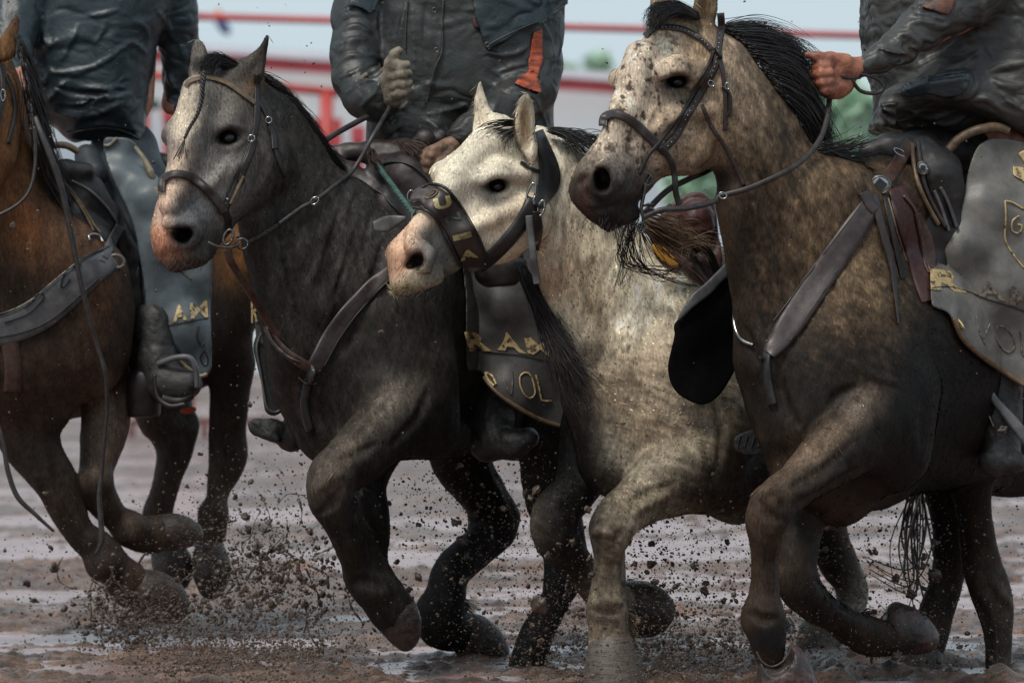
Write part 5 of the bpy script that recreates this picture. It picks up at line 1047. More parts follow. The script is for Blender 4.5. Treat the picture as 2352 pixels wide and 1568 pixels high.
strap('tie_down', [(1612, 240), (1634, 290), (1660, 330), (1685, 375), (1708, 425)], 9, d4, M['leather'], br)
strap('chin_strap', [(1516, 338), (1538, 365), (1549, 400), (1552, 440), (1560, 470)], 14, idw([(1516, 338, -150), (1538, 365, -130), (1549, 400, -110), (1560, 470, -100)]), M['leatherd'], br)
studs('stud', [(1483, 76), (1500, 67), (1540, 61), (1580, 72), (1612, 92), (1630, 108)], 9, 1.7, d4, M['metal'], br)
studs('stud', [(1654, 50), (1652, 90), (1645, 140), (1632, 178)], 11, 1.7, d4, M['metal'], br)
studs('stud', [(1600, 228), (1578, 268), (1549, 318), (1520, 348)], 12, 1.7, d4, M['metal'], br)
rawmesh('rosette', *blob_geo((1650, 124, float(d4(1650., 124.))-12), 13, 3, (1, 1.2, .45), .25, 2), M['leatherd'], br)
ring('buckle', (1634, 192, float(d4(1634., 192.))-13), 8, 6, 1.6, M['metal'], br, 30); ring('buckle', (1671, 198, float(d4(1671., 198.))-13), 6, 7, 1.5, M['metal'], br)
bt = [(1497, 400, -140), (1484, 420, -140), (1478, 450, -140), (1473, 480, -140), (1478, 505, -138), (1470, 530, -138)]
tube('bit_shank', bt, 4.5, M['metald'], br); ring('bit_ring', (1487, 412, -142), 11, 14, 2.5, M['metald'], br); ring('bit_ring', (1474, 523, -142), 8, 11, 2.4, M['metald'], br); rawmesh('bit_cheek', *blob_geo((1488, 470, -142), 11, 8, (1, .9, .3), .5, 2), M['metald'], br)
tube('curb_chain', [(1490, 476, -140), (1515, 488, -130), (1540, 470, -110)], 4, M['metald'], br)
z_ = lambda p: (p[0], p[1], p[2])
rn = tube('rein', [(1478, 500, -142), (1520, 482, -145), (1580, 478, -130), (1640, 463, -95), (1656, 450, -90), (1720, 432, -85), (1800, 396, -60), (1850, 362, -10), (1884, 318, 40), (1900, 270, 90), (1905, 228, 130)], 6.5, M['rein'], br, 8, 8, .6)
rn = tube('rein', [(1480, 490, 40), (1530, 440, 50), (1580, 412, 60), (1625, 392, 80), (1680, 360, 200), (1800, 260, 230), (1900, 190, 170)], 7, M['rein'], br, 8, 8, .6)
tube('rein_loop', [(1905, 175, 120), (1940, 168, 130), (1985, 172, 150), (2020, 185, 170), (2028, 205, 175), (2008, 215, 170), (1975, 208, 150), (1955, 180, 130)], 4.5, M['rein'], br)
tube('rein_end', [(1868, 130, 118), (1900, 155, 112), (1940, 178, 118), (1975, 178, 150)], 4.5, M['rein'], br)
ring('buckle', (1660, 449, -98), 9, 7, 2, M['metal'], br, 20); 
bc = thing('breast_collar', 'broad plum brown breast collar strap on the nearest horse shoulder', 'breast collar', (1900, 620, 0))
strap('shoulder_strap', [(2006, 462, 42), (1975, 508, 54), (1925, 580, 60), (1868, 662, 64), (1820, 735, 62), (1786, 785, 50), (1766, 812, 34)], 60, d4, M['plum'], bc, lift=5, thick=7, sub=8)
strap('keeper', [(1985, 440), (2000, 470), (2012, 482)], 26, d4, M['leather'], bc, lift=11)
edge('edge_seam', [(1984, 462), (1940, 520), (1880, 600), (1820, 680), (1776, 738)], 2.2, d4, M['leatherd'], bc, 9)
edge('edge_seam', [(2008, 490), (1975, 545), (1930, 610), (1885, 680), (1845, 738), (1815, 782)], 2.2, d4, M['leatherd'], bc, 9)
strap('center_strap', [(1766, 800), (1758, 825), (1762, 870), (1775, 930)], 22, d4, M['leatherd'], bc)
tube('steel_ring', [(1690, 700, 60), (1686, 735, 30), (1693, 765, 10), (1708, 783, -10), (1730, 792, -25)], 4.5, M['metal'], bc)
rawmesh('ring_plate', *blob_geo((1752, 828, float(d4(1752., 828.))-8), 14, 2, (1.3, .35, .4), .15, 2), M['metald'], bc)
sd4 = thing('saddle', 'dark brown western saddle with silver conchos under the right rider', 'saddle', (2150, 420, 350))
VS = Vol(1960, 2480, 270, 760, 100, 900, 4.2)
VS.chain([(1995, 350, 330, 26), (2050, 345, 330, 36), (2110, 350, 320, 44), (2150, 400, 310, 56), (2160, 450, 320, 50), (2175, 510, 340, 26)], 26)
VS.chain([(2000, 390, 320, 20), (2040, 440, 300, 26), (2080, 530, 290, 38), (2120, 620, 300, 44), (2140, 700, 320, 40)], 30, (1, 1, .7))
VS.chain([(2100, 330, 420, 40), (2250, 380, 560, 90), (2420, 360, 700, 90)], 40)
VS.chain([(2140, 520, 330, 60), (2300, 600, 430, 90)], 40)
ds4 = VS.depth()
solid('tree', VS, M['leatherd'], sd4, 2, lambda P: fbm(P/22., 2, 3)*2)
dm4 = mindep(d4, ds4)
strap('billet', [(2095, 325), (2075, 355), (2050, 395), (2032, 420)], 32, dm4, M['leatherr'], sd4, lift=6)
strap('skirt_panel', [(2060, 430, 40), (2085, 500, 56), (2110, 570, 66), (2128, 640, 60), (2140, 690, 46)], 50, dm4, M['maroon'], sd4, lift=5)
strap('tan_panel', [(2108, 490, 16), (2124, 540, 30), (2134, 590, 34), (2140, 625, 16)], 30, dm4, M['leatherr'], sd4, lift=14)
edge('rawhide_edge', [(2076, 450), (2100, 480), (2112, 520), (2122, 570), (2132, 612), (2142, 625)], 3.4, dm4, M['tan'], sd4, 16)
edge('rawhide_edge', [(2040, 455), (2050, 490), (2062, 540), (2082, 600)], 2.6, dm4, M['tan'], sd4, 10)
for k, (a, b) in enumerate((((2095, 330), (2100, 380)), ((2108, 325), (2116, 385)))):
    tube('swell_rope', on(dm4, [a, b, (b[0]+10, b[1]+45), (b[0]+30, b[1]+90), (b[0]+56, b[1]+136)], 10), 5.5, M['leather'] if k else M['tan'], sd4)
strap('saddle_string', [(2160, 430), (2176, 460), (2188, 492), (2198, 522)], 8, dm4, M['leatherg'], sd4, lift=8); strap('saddle_string', [(2146, 438), (2160, 470), (2172, 505), (2180, 530)], 8, dm4, M['leatherg'], sd4, lift=8)
def concho(c, ru, rv, dep, par, ang, sq):
    z = float(dep(np.array([c[0]]), np.array([c[1]]))[0])-14
    V_, Q_ = blob_geo((0, 0, 0), 1, 1, (1, 1, 1), 0, 3); V_ = V_*np.array([ru, rv, 6]); g = math.radians(ang); V_ = np.stack([V_[:, 0]*math.cos(g)-V_[:, 1]*math.sin(g), V_[:, 0]*math.sin(g)+V_[:, 1]*math.cos(g), V_[:, 2]], 1)+np.array([c[0], c[1], z])
    o = rawmesh('concho', V_, Q_, M['metal'], par)
    s = sq; P = [(-s, -s), (s, -s), (s, s), (-s, s)]; P = [(c[0]+x*math.cos(g+.5)-y*math.sin(g+.5), c[1]+x*math.sin(g+.5)+y*math.cos(g+.5)) for x, y in P]
    rawmesh('concho_slot', [(a, b, z-7) for a, b in P]+[(a, b, z-2) for a, b in P], [[0, 1, 2, 3], [0, 4, 5, 1], [1, 5, 6, 2], [2, 6, 7, 3], [3, 7, 4, 0]], M['leatherd'], par, smooth=False)
    V_, Q_ = tube_geo(np.stack([c[0]+ru*.86*np.cos(np.linspace(0, 6.283, 25)), c[1]+rv*.86*np.sin(np.linspace(0, 6.283, 25)), np.full(25, z-3.)], 1), 2.2, 6); rawmesh('concho_rim', V_, Q_, M['metald'], par)
concho((2022, 425), 25, 23, dm4, sd4, 10, 12); concho((2120, 386), 13, 17, dm4, sd4, -25, 6)
ring('buckle', (2067, 350, float(dm4(2067., 350.))-12), 15, 6, 2.4, M['metal'], sd4, 30)
strap('latigo', [(2008, 445, 20), (2020, 500, 18), (2036, 560, 17), (2052, 620, 15), (2058, 680, 9), (2064, 745, 4)], 16, d4, M['leather'], sd4, lift=8)
strap('latigo', [(2035, 450, 12), (2045, 500, 14), (2060, 570, 14), (2076, 640, 12)], 14, d4, M['leatherd'], sd4, lift=6)

# ------------------------------------------------------------------ tack of the dark grey horse
d2 = v2.depth()
br = thing('bridle', 'brown leather bridle with tan browband on the dark grey horse', 'bridle', (500, 300, 300))
strap('browband', [(427, 198), (434, 188), (450, 182), (480, 178), (518, 189), (555, 214), (588, 238)], 11, d2, M['tan'], br)
strap('crownpiece', [(592, 170), (592, 200), (592, 240)], 13, d2, M['leatherd'], br)
strap('cheekpiece', [(592, 232), (589, 290), (572, 345), (552, 400), (532, 450), (515, 485)], 15, d2, M['leatherd'], br)
strap('cheek_keeper', [(584, 318), (576, 350), (560, 390), (553, 420)], 17, d2, M['leatherd'], br, lift=9)
strap('snaffle_strap', [(560, 405), (546, 432), (530, 470)], 8, d2, M['tan'], br, lift=11)
strap('noseband', [(371, 440, 17), (374, 412, 18), (401, 400, 19), (436, 406, 20), (467, 428, 21), (500, 462, 22), (516, 490, 20)], 20, d2, M['leather'], br, lift=6, thick=8)
strap('jaw_strap', [(516, 480, 16), (525, 505, 16), (524, 535, 14)], 16, d2, M['leatherd'], br)
strap('throatlatch', [(596, 232), (612, 262), (624, 296), (630, 335), (645, 380), (656, 408)], 9, d2, M['leatherd'], br)
strap('throat_keeper', [(622, 290), (630, 310), (632, 342)], 15, d2, M['leatherd'], br, lift=9)
ring('buckle', (577, 318, float(d2(577., 318.))-14), 8, 7, 1.8, M['metal'], br, -40); ring('buckle', (617, 276, float(d2(617., 276.))-12), 7, 7, 1.7, M['metal'], br)
tube('bit', [(478, 556, 190), (500, 566, 190), (530, 568, 200), (548, 562, 220)], 3.6, M['metald'], br); ring('bit_ring', (556, 560, 225), 13, 12, 2.6, M['metald'], br); ring('bit_ring', (524, 545, 200), 10, 18, 3, M['metald'], br, 20)
rawmesh('bit_bolt', *blob_geo((522, 458, float(d2(522., 458.))-14), 4.5, 3, (1, 1, .7), 0, 2), M['metal'], br)
ch = on(d2, [(570, 556), (600, 540), (640, 515)], 12)
C_ = crom(ch, 10); parts = []
for i in range(0, len(C_)-1):
    a = C_[i]; t = np.linspace(0, 2*math.pi, 11); s = 1 if i % 2 else .25
    parts.append(tube_geo(np.stack([a[0]+4.2*np.cos(t), a[1]+3.4*np.sin(t)*s-2*np.cos(t), a[2]+3*np.sin(t)*(1-s)], 1), 1.1, 5))
rawmesh('rein_chain', *merge(parts), M['metald'], br)
tube('rein', on(d2, [(640, 515), (690, 478), (724, 460), (770, 425), (813, 388)], 12)+[(859, 309, 560), (890, 255, 640), (908, 218, 690)], 5, M['rein'], br, 8, 8, .6)
tube('rein', [(738, 329, 560), (770, 308, 600), (802, 290, 640), (850, 264, 680), (900, 235, 705)], 6.5, M['rein'], br, 8, 8, .6)
ring('buckle', (722, 461, float(d2(722., 461.))-18), 11, 7, 1.8, M['metal'], br, -38)
tube('rope_strap', [(893, 226, 690), (880, 195, 690), (860, 182, 690), (835, 184, 690), (842, 172, 688), (875, 165, 680), (890, 150, 672), (900, 138, 668)], 6, M['rope2'], br)
bc = thing('breast_collar', 'red brown breast collar with tie-down on the dark grey horse chest', 'breast collar', (700, 800, 440))
strap('shoulder_strap', [(905, 618, 30), (870, 645, 36), (812, 706, 40), (765, 770, 44), (735, 826, 44), (716, 850, 34)], 40, d2, M['leather'], bc, lift=5)
strap('far_strap', [(722, 850, 26), (690, 832, 24), (655, 808, 22), (628, 778, 20), (612, 748, 18)], 24, d2, M['leatherr'], bc, lift=5)
edge('edge_seam', [(905, 634), (868, 668), (815, 728), (775, 785), (745, 840)], 2.6, d2, M['leatherd'], bc, 8)
tube('tie_down', [(524, 575, 210), (530, 600, 220), (548, 630, 260), (575, 672, 300), (604, 720, 370), (640, 770, 410), (690, 825, 425)], 9, M['leatherr'], bc, 8, 8, .5)
edge('steel_edge', [(614, 752), (622, 776), (640, 800), (664, 820), (690, 831)], 3.4, d2, M['metald'], bc, 14)
rawmesh('collar_plate', *blob_geo((712, 858, float(d2(712., 858.))-6), 24, 5, (1, 1.1, .35), .15, 2), M['leatherd'], bc)
edge('steel_edge', [(686, 867), (700, 878), (712, 882), (726, 880)], 2.6, d2, M['metald'], bc, 12)
strap('center_strap', [(710, 870), (700, 930), (712, 990)], 22, d2, M['leatherd'], bc)
sd2 = thing('saddle', 'dark saddle with maroon swells under the middle rider', 'saddle', (930, 430, 800))
VS = Vol(700, 1180, 280, 640, 450, 1100, 4.2)
VS.chain([(745, 345, 700, 12), (800, 350, 700, 18), (860, 350, 690, 26), (930, 360, 690, 40), (990, 380, 700, 40)], 20)
VS.chain([(880, 400, 640, 40), (935, 410, 610, 52), (980, 460, 600, 50), (960, 520, 590, 40)], 30); VS.chain([(840, 440, 640, 22), (890, 470, 580, 32), (930, 520, 570, 34)], 22)
VS.chain([(955, 345, 640, 14), (965, 330, 620, 18), (975, 320, 615, 24)], 10)
VS.chain([(740, 360, 700, 20), (800, 400, 640, 26), (850, 440, 620, 30)], 20)
solid('tree', VS, surf('maroon_dark', (.018, .011, .011), (.06, .034, .032), 60, (.35, .6), .5, .0012, 260), sd2, 2, lambda P: fbm(P/22., 2, 3)*2)
ds2 = VS.depth()
tube('swell_seam', on(ds2, [(860, 385), (900, 372), (945, 380), (985, 415), (1000, 450)], 5), 3, M['leatherd'], sd2)
tube('swell_seam', on(ds2, [(830, 425), (870, 440), (900, 470), (930, 500)], 5), 3, M['leatherd'], sd2)
V_, Q_ = hair_geo([[(925, 330, 600), (950, 352, 590), (965, 385, 585)], [(950, 325, 600), (985, 345, 590), (1000, 380, 590)], [(900, 325, 610), (925, 352, 590), (945, 390, 585)]], 160, 6, 1.8, 3, 6, 8)
rawmesh('horn_wrap', V_, Q_, M['hairb'], sd2)
# lead rope with its frayed end
rp = thing('lead_rope', 'teal lead rope with frayed tan end from the middle rider to the pale horse noseband', 'rope', (900, 420, 520))
C_ = crom([(865, 375, 560), (880, 398, 545), (897, 420, 520), (920, 452, 440), (950, 492, 330)], 20); parts = []
for k in range(3):
    t = np.arange(len(C_)); ph = t*.62+k*2.094; parts.append(tube_geo(C_+np.stack([np.cos(ph)*3.2, np.sin(ph)*1.8, np.sin(ph)*3.2], 1), 4.2, 7))
rawmesh('strands', *merge(parts), M['rope'], rp)
V_, Q_ = hair_geo([[(840, 342, 570), (850, 365, 562), (872, 390, 552)], [(858, 345, 570), (868, 368, 562), (878, 388, 552)]], 110, 5, 1.6, 3, 6, 8)
rawmesh('frayed_end', V_, Q_, M['hairb'], rp)

# ------------------------------------------------------------------ halter of the pale horse
d3 = v3.depth()
hl = thing('halter', 'dark leather halter with wide gold-lettered noseband on the pale horse', 'halter', (1100, 480, 180))
nb = strap('noseband', [(946, 462, 16), (962, 450, 38), (985, 452, 54), (1017, 474, 62), (1048, 515, 64), (1071, 556, 64), (1090, 602, 58), (1096, 622, 40)], 60, d3, M['leather'], hl, lift=8, thick=12, sub=8, m=11)
edge('edge_roll', [(953, 440), (985, 424), (1020, 430), (1052, 465), (1080, 510), (1104, 556), (1120, 600)], 4, d3, M['leatherd'], hl, 14)
edge('edge_roll', [(948, 476), (975, 482), (1000, 500), (1020, 535), (1038, 570), (1058, 612)], 4, d3, M['leatherd'], hl, 14)
strap('cheek_strap', [(1226, 455, 34), (1206, 500, 36), (1170, 548, 34), (1128, 592, 32), (1098, 616, 28)], 34, d3, M['leatherd'], hl, lift=6, thick=8)
strap('crownpiece', [(1236, 300, 24), (1250, 340, 32), (1262, 385, 44), (1262, 420, 48), (1246, 452, 38), (1232, 474, 24)], 40, d3, M['leatherd'], hl, lift=8, thick=10)
strap('brow_strap', [(1196, 372, 8), (1215, 385, 8), (1240, 395, 8)], 8, d3, M['leatherd'], hl)
ring('cheek_ring', (1220, 447, float(d3(1220., 447.))-22), 9, 27, 3, M['metal'], hl, 14); ring('cheek_ring', (1243, 478, float(d3(1243., 478.))-18), 7, 18, 3, M['metal'], hl, 14)
ring('nose_ring', (943, 449, 140), 7, 12, 1.8, M['metal'], hl, 12); ring('nose_ring', (952, 492, 150), 5, 13, 1.8, M['metal'], hl, 20)
strap('loose_strap', [(1215, 495), (1218, 530), (1223, 575), (1229, 620), (1234, 652)], 17, idw([(1215, 495, 170), (1223, 575, 170), (1234, 652, 200)]), M['leatherg'], hl)
strap('jaw_strap', [(1232, 485, 18), (1236, 530, 22), (1230, 575, 14)], 20, d3, M['leatherd'], hl, lift=10)
rawmesh('rivet', *blob_geo((1114, 606, float(d3(1114., 606.))-18), 3.5, 3, (1, 1, .7), 0, 2), M['metal'], hl)
strap('chin_flap', [(932, 500, 8), (905, 508, 28), (882, 516, 36), (858, 520, 22)], 30, idw([(932, 500, 300), (858, 520, 340)]), M['leatherg'], hl)
def sheared(c, w_, h_, ang):
    g = math.radians(ang); x = np.array([math.cos(g), math.sin(g)])*w_/2; y = np.array([-math.sin(g), math.cos(g)])*h_/2; c = np.array(c); return [c-x-y, c+x-y, c+x+y, c-x+y]
dn = lambda u, v: d3(u, v)
gl = surf('bright_foil', (.10, .08, .05), (.62, .52, .24), 70, (.3, .5), .6, .002, 160, pos=(.36, .46), metal=.2)
letter('U', sheared((1017, 466), 40, 27, -14), dn, gl, hl, 21, .05); letter('N', sheared((1040, 500), 38, 18, -16), dn, M['metald'], hl, 21, .02)
letter('I', sheared((1062, 543), 13, 44, 76), dn, gl, hl, 21, .03); letter('A', sheared((1076, 585), 44, 22, -12), dn, gl, hl, 21, .04)
t = np.linspace(0, 6.283, 25); g = -.5
P_ = [(990+16*math.cos(a)*math.cos(g)-6.5*math.sin(a)*math.sin(g), 446+16*math.cos(a)*math.sin(g)+6.5*math.sin(a)*math.cos(g)) for a in t]
tube('oval_mark', on(dn, P_, 22), 1.8, M['tan'], hl, 6, 1); tube('oval_mark', on(dn, [(984, 452), (992, 446), (998, 440)], 22), 1.8, M['tan'], hl, 6, 4)
# bareback rigging on the pale horse
rg = thing('bareback_rigging', 'maroon bareback rigging with yellow felt pad on the pale horse back', 'rigging', (1590, 570, 560))
VS = Vol(1470, 1720, 430, 720, 300, 760, 4)
VS.slab([(1490, 545), (1540, 470), (1600, 440), (1640, 470), (1650, 540), (1660, 600), (1640, 662), (1590, 640), (1550, 600)], idw([(1500, 550, 470), (1600, 500, 470), (1640, 650, 440)]), 16, 4)
VS.cone((1600, 500, 440), (1605, 520, 440), 40, 36, 14)
solid('rigging_body', VS, M['maroon'], rg, 2, lambda P: fbm(P/14., 2, 3)*2)
VS = Vol(1470, 1640, 530, 700, 380, 620, 4)
VS.slab([(1498, 560), (1520, 565), (1548, 590), (1560, 608), (1556, 618), (1530, 606), (1506, 588)], idw([(1500, 560, 445), (1560, 610, 445)]), 10, 2); solid('felt_pad', VS, M['yellow'], rg)
tube('handle', [(1592, 588, 420), (1598, 572, 405), (1614, 568, 400), (1630, 582, 395), (1640, 605, 392), (1658, 648, 392)], 9, M['black'], rg); tube('handle_strap', [(1592, 590, 420), (1606, 618, 410), (1622, 640, 402), (1640, 662, 398)], 7, M['leatherd'], rg)
for k in range(5): tube('pad_rib', [(1590+k*10, 612-k*3, 424), (1600+k*9, 636-k*2, 420), (1612+k*7, 652, 418)], 2, M['leatherr'], rg)
# ------------------------------------------------------------------ tack of the bay horse
d1 = v1.depth()
bc = thing('breast_collar', 'wide wet grey tooled breast collar on the bay horse at the left edge', 'breast collar', (80, 700, 1500))
strap('shoulder_strap', [(262, 590, 52), (215, 618, 66), (160, 665, 74), (100, 715, 76), (40, 748, 70), (-30, 765, 66), (-120, 760, 60)], 70, d1, M['leatherg'], bc, lift=5, thick=7, m=9)
edge('edge_seam', [(250, 566), (195, 590), (130, 640), (70, 690), (10, 718), (-60, 730)], 2.4, d1, M['metald'], bc, 13)
edge('tooled_line', [(225, 640), (170, 690), (110, 738), (40, 766), (-40, 780)], 1.8, d1, M['leatherd'], bc, 14); edge('tooled_line', [(160, 640), (150, 655), (140, 656), (150, 625), (172, 610), (186, 608)], 2, d1, M['leatherd'], bc, 14)
edge('tooled_line', [(10, 740), (60, 722), (95, 690), (100, 676), (85, 676), (75, 690), (55, 706)], 2, d1, M['leatherd'], bc, 14)
strap('buckle_strap', [(240, 590, 18), (256, 566, 18), (270, 540, 16)], 18, d1, M['leatherg'], bc, lift=10)
tube('steel_ring', on(d1, [(206, 552), (204, 541), (214, 537), (228, 541), (236, 555)], 14), 3.2, M['metal'], bc)
strap('center_strap', [(20, 780), (30, 840), (28, 900)], 40, d1, M['leatherr'], bc)
rn = thing('reins', 'long worn leather reins hanging down past the bay horse shoulder', 'reins', (90, 500, 1450))
tube('rein', [(80, 268, 1400), (96, 310, 1380), (120, 370, 1370), (140, 430, 1370), (160, 520, 1375), (184, 640, 1380), (205, 730, 1390), (225, 800, 1400), (242, 860, 1400), (246, 930, 1420), (240, 1010, 1430), (234, 1080, 1440), (228, 1140, 1440), (232, 1200, 1440), (234, 1240, 1440), (220, 1272, 1440)], [6, 7, 8, 7, 6, 5, 5, 5, 4, 5, 6, 7, 3], M['rein'], rn, 8, 6, .5)
tube('rein', [(78, 290, 1420), (80, 380, 1410), (60, 450, 1390), (0, 492, 1380), (-60, 500, 1380)], 4, M['rein'], rn)
tube('rein', [(-10, 960, 1450), (6, 1010, 1440), (18, 1080, 1440), (40, 1140, 1440), (80, 1180, 1440), (124, 1220, 1440)], [5, 5, 6, 6, 5, 3], M['rein'], rn, 8, 6, .5)
hb = thing('headstall', 'partly seen headstall with steel ring on the bay horse cheek', 'headstall', (10, 220, 1350))
ring('cheek_ring', (7, 219, float(d1(7., 219.))-12), 5, 13, 2, M['metal'], hb); strap('cheekpiece', [(4, 150), (8, 190), (4, 240), (-10, 300)], 12, d1, M['leatherd'], hb)
strap('throatlatch', [(14, 170), (30, 210), (36, 260), (20, 330)], 9, d1, M['leatherd'], hb)
# ================================================================== riders
def fold(V, pts, r, sub=False, k=12, sink=.35):
    d = V.depth(); V._d = None; C = crom(pts, 5); n = len(C); z = d(C[:, 0], C[:, 1]); t = np.linspace(0, 1, n); rr = r*(.35+.65*np.sin(np.pi*np.clip(t, .02, .98)))
    P = [(C[i, 0], C[i, 1], z[i]+(rr[i]*(1-sink*0) if not sub else 0)-(rr[i]*.55 if not sub else 0), rr[i]) for i in range(n)]
    V.chain(P, k, sub=sub); V._d = None
def folds(V, L, r=7):
    base = V.depth(); g = 1.0 if V.o[0] > 1900 else .8
    for f in L:
        rr = f[0]*g; pts = f[1]; sub = len(f) > 2
        C = crom(pts, 5); n = len(C); z = base(C[:, 0], C[:, 1]); t = np.linspace(0, 1, n); q_ = rr*(.3+.7*np.sin(np.pi*np.clip(t, .03, .97)))
        V.chain([(C[i, 0], C[i, 1], z[i]+q_[i]*(.2 if not sub else -.2), q_[i]) for i in range(n)], 4, sub=sub)
    V._d = None
def clothdisp(P, s=1.0, seed=0, st=(1, 1, 1)):
    w = P/np.array(st)/np.array([105., 60., 90.]); wr = fbm(w*1.3, 2, seed+3)[:, None]; n = noise(w+wr*.9, seed); n2 = noise(w*2.3+5+wr*1.2, seed+1); n3 = noise(w*4.6+9+wr*2, seed+2)
    return s*((1-np.abs(n))**5*9-2+(1-np.abs(n2))**7*4.5*sm(n, -.2, .5)+(1-np.abs(n3))**6*1.2+fbm(P/16., 2, seed)*.7)
def head_at(V, c, s=1.0):
    u, v, z = c
    V.cone((u, v+150*s, z), (u, v+60*s, z), 52*s, 50*s, 20); V.cone((u, v, z), (u-8*s, v-20*s, z), 78*s, 82*s, 20, (.9, 1.05, 1.05)); V.cone((u-30*s, v+55*s, z-30*s), (u, v+60*s, z), 40*s, 40*s, 24)
    V.cone((u-72*s, v+5*s, z-50*s), (u-84*s, v+28*s, z-58*s), 9*s, 13*s, 10)
    for dx, dz in ((-66, -26), (-30, -74)): V.ball((u+dx*s, v-4*s, z+dz*s), 12*s, 8, sub=True)
    V.cone((u-70*s, v+52*s, z-44*s), (u-50*s, v+54*s, z-66*s), 5*s, 5*s, 5, sub=True)
    V.ball((u+40*s, v+12*s, z-62*s), 15*s, 6, (.7, 1.2, .6))
def hat_at(name, c, par, s=1.0):
    u, v, z = c; V = Vol(u-240*s, u+240*s, v-190*s, v+60*s, z-240*s, z+240*s, 7)
    V.cone((u, v-60*s, z), (u, v-130*s, z), 88*s, 72*s, 10); V.cone((u-30*s, v-178*s, z-20), (u+30*s, v-178*s, z+20), 20*s, 20*s, 16, sub=True)
    V.cone((u, v-52*s, z), (u, v-52*s, z), 190*s, 190*s, 6, (1, .07, .85)); V.cone((u, v-20*s, z), (u, v+40*s, z), 82*s, 86*s, 5, sub=True)
    return solid(name, V, M['black'], par)
def fist(V, palm, knuck, tips, r, k=4):
    for a, b, c in palm: V.cone(a, b, c*.92, c*.88, 8)
    for kn, tp in zip(knuck, tips):
        m = ((kn[0]+tp[0])/2, (kn[1]+tp[1])/2, min(kn[2], tp[2])-r*.9); V.chain([(*kn, r*1.12), (*m, r*1.08), (*tp, r*.92)], k)

# ------------------------------------------------------------------ middle rider
p2 = thing('person', 'rider in muddy grey-black raincoat and gloves holding reins, middle, on the dark grey horse', 'person', (1030, 430, 900), 'pickup riders on horseback')
VB = Vol(820, 1320, -420, 460, 350, 1250, 6)
VB.cone((1040, -60, 920), (1050, 260, 920), 120, 100, 30, (1.25, 1, .8)); VB.cone((880, -40, 900), (1200, -40, 920), 60, 60, 40)
head_at(VB, (1030, -260, 890), 1.05)
VB.chain([(860, 0, 880, 40), (838, 180, 800, 36), (880, 190, 690, 24)], 16); VB.chain([(1210, 20, 900, 44), (1225, 190, 820, 38), (1130, 260, 700, 30), (1060, 315, 640, 24)], 16)
VB.cone((1050, 330, 920), (1090, 400, 860), 90, 90, 30)
solid('body', VB, M['skin'], p2)
VJ = Vol(740, 1340, -170, 420, 420, 1250, 4.2)
VJ.pillow([(880, -120), (1060, -150), (1230, -110), (1270, 0), (1284, 90), (1290, 160), (1286, 200), (1272, 250), (1266, 320), (1200, 335), (1100, 318), (1010, 322), (940, 330), (880, 310), (860, 280), (845, 230), (840, 120), (850, 0)], 900, 150, 130, 20)
VJ.chain([(850, -60, 880, 74), (822, 40, 850, 58), (812, 120, 800, 52), (815, 180, 770, 50), (838, 225, 730, 48), (862, 225, 700, 44), (880, 205, 680, 32)], 20)
VJ.cone((868, 180, 690), (866, 250, 700), 30, 34, 14)
VJ.chain([(1235, -40, 900, 70), (1238, 60, 880, 54), (1236, 150, 840, 54), (1225, 205, 800, 52), (1180, 235, 730, 46), (1120, 270, 670, 42), (1080, 300, 640, 36), (1062, 312, 630, 32)], 20)
VJ.chain([(960, 240, 800, 40), (900, 290, 800, 44), (1000, 300, 790, 44)], 30)
folds(VJ, [(9, q('C', 130, 190, 220, 160, 300, 190)), (8, q('C', 110, 270, 200, 240, 290, 235)), (8, q('C', 100, 400, 180, 340, 300, 330, 380, 350)), (7, q('C', 120, 470, 240, 420, 330, 380)), (8, q('C', 250, 640, 330, 560, 370, 470)), (7, q('C', 160, 560, 250, 500, 330, 470)),
           (9, q('C', 240, 470, 330, 440, 400, 380), 1), (7, q('C', 350, 30, 340, 150, 360, 260)), (8, q('C', 520, 20, 500, 150, 470, 300)), (6, q('C', 560, 30, 570, 300, 560, 560)), (7, q('C', 740, 130, 720, 320, 660, 540, 620, 650)), (8, q('C', 640, 30, 630, 200, 640, 400), 1),
           (8, q('C', 980, 290, 1080, 330, 1200, 310, 1260, 260)), (7, q('C', 1070, 430, 1160, 400, 1250, 380)), (8, q('C', 1060, 500, 1150, 450, 1210, 430)), (8, q('C', 1190, 430, 1290, 440, 1330, 500)), (9, q('C', 1180, 570, 1270, 580, 1330, 540)), (7, q('C', 1090, 560, 1050, 640, 1040, 700)),
           (7, q('C', 900, 620, 800, 650, 640, 690)), (7, q('C', 640, 710, 760, 800, 850, 830)), (6, q('C', 840, 740, 920, 700, 960, 760)), (7, q('C', 1340, 150, 1390, 260, 1410, 420)), (7, q('C', 1300, 600, 1340, 700, 1360, 800)), (6, q('C', 560, 600, 460, 680, 380, 750)), (7, q('C', 900, 720, 820, 780, 760, 780))])
dj2 = VJ.depth()
jk = solid('raincoat', VJ, M['coatg'], p2, 1, lambda P: clothdisp(P, .38, 3, (1, 1.3, 1)))
VC = Vol(1060, 1330, -170, 150, 560, 1000, 4)
VC.slab([(1086, -140), (1300, -130), (1306, 0), (1300, 14), (1278, 35), (1259, 50), (1230, 62), (1201, 73), (1168, 92), (1140, 104), (1124, 116), (1111, 105), (1100, 60), (1088, 20)], lambda u, v: np.minimum(dj2(u, v)-12, 820+0*u), 4, 2)
solid('shoulder_cape', VC, M['coatw'], p2, 1, lambda P: clothdisp(P, .5, 5)); dc2 = VC.depth()
VC = Vol(770, 960, -170, 60, 560, 1000, 4)
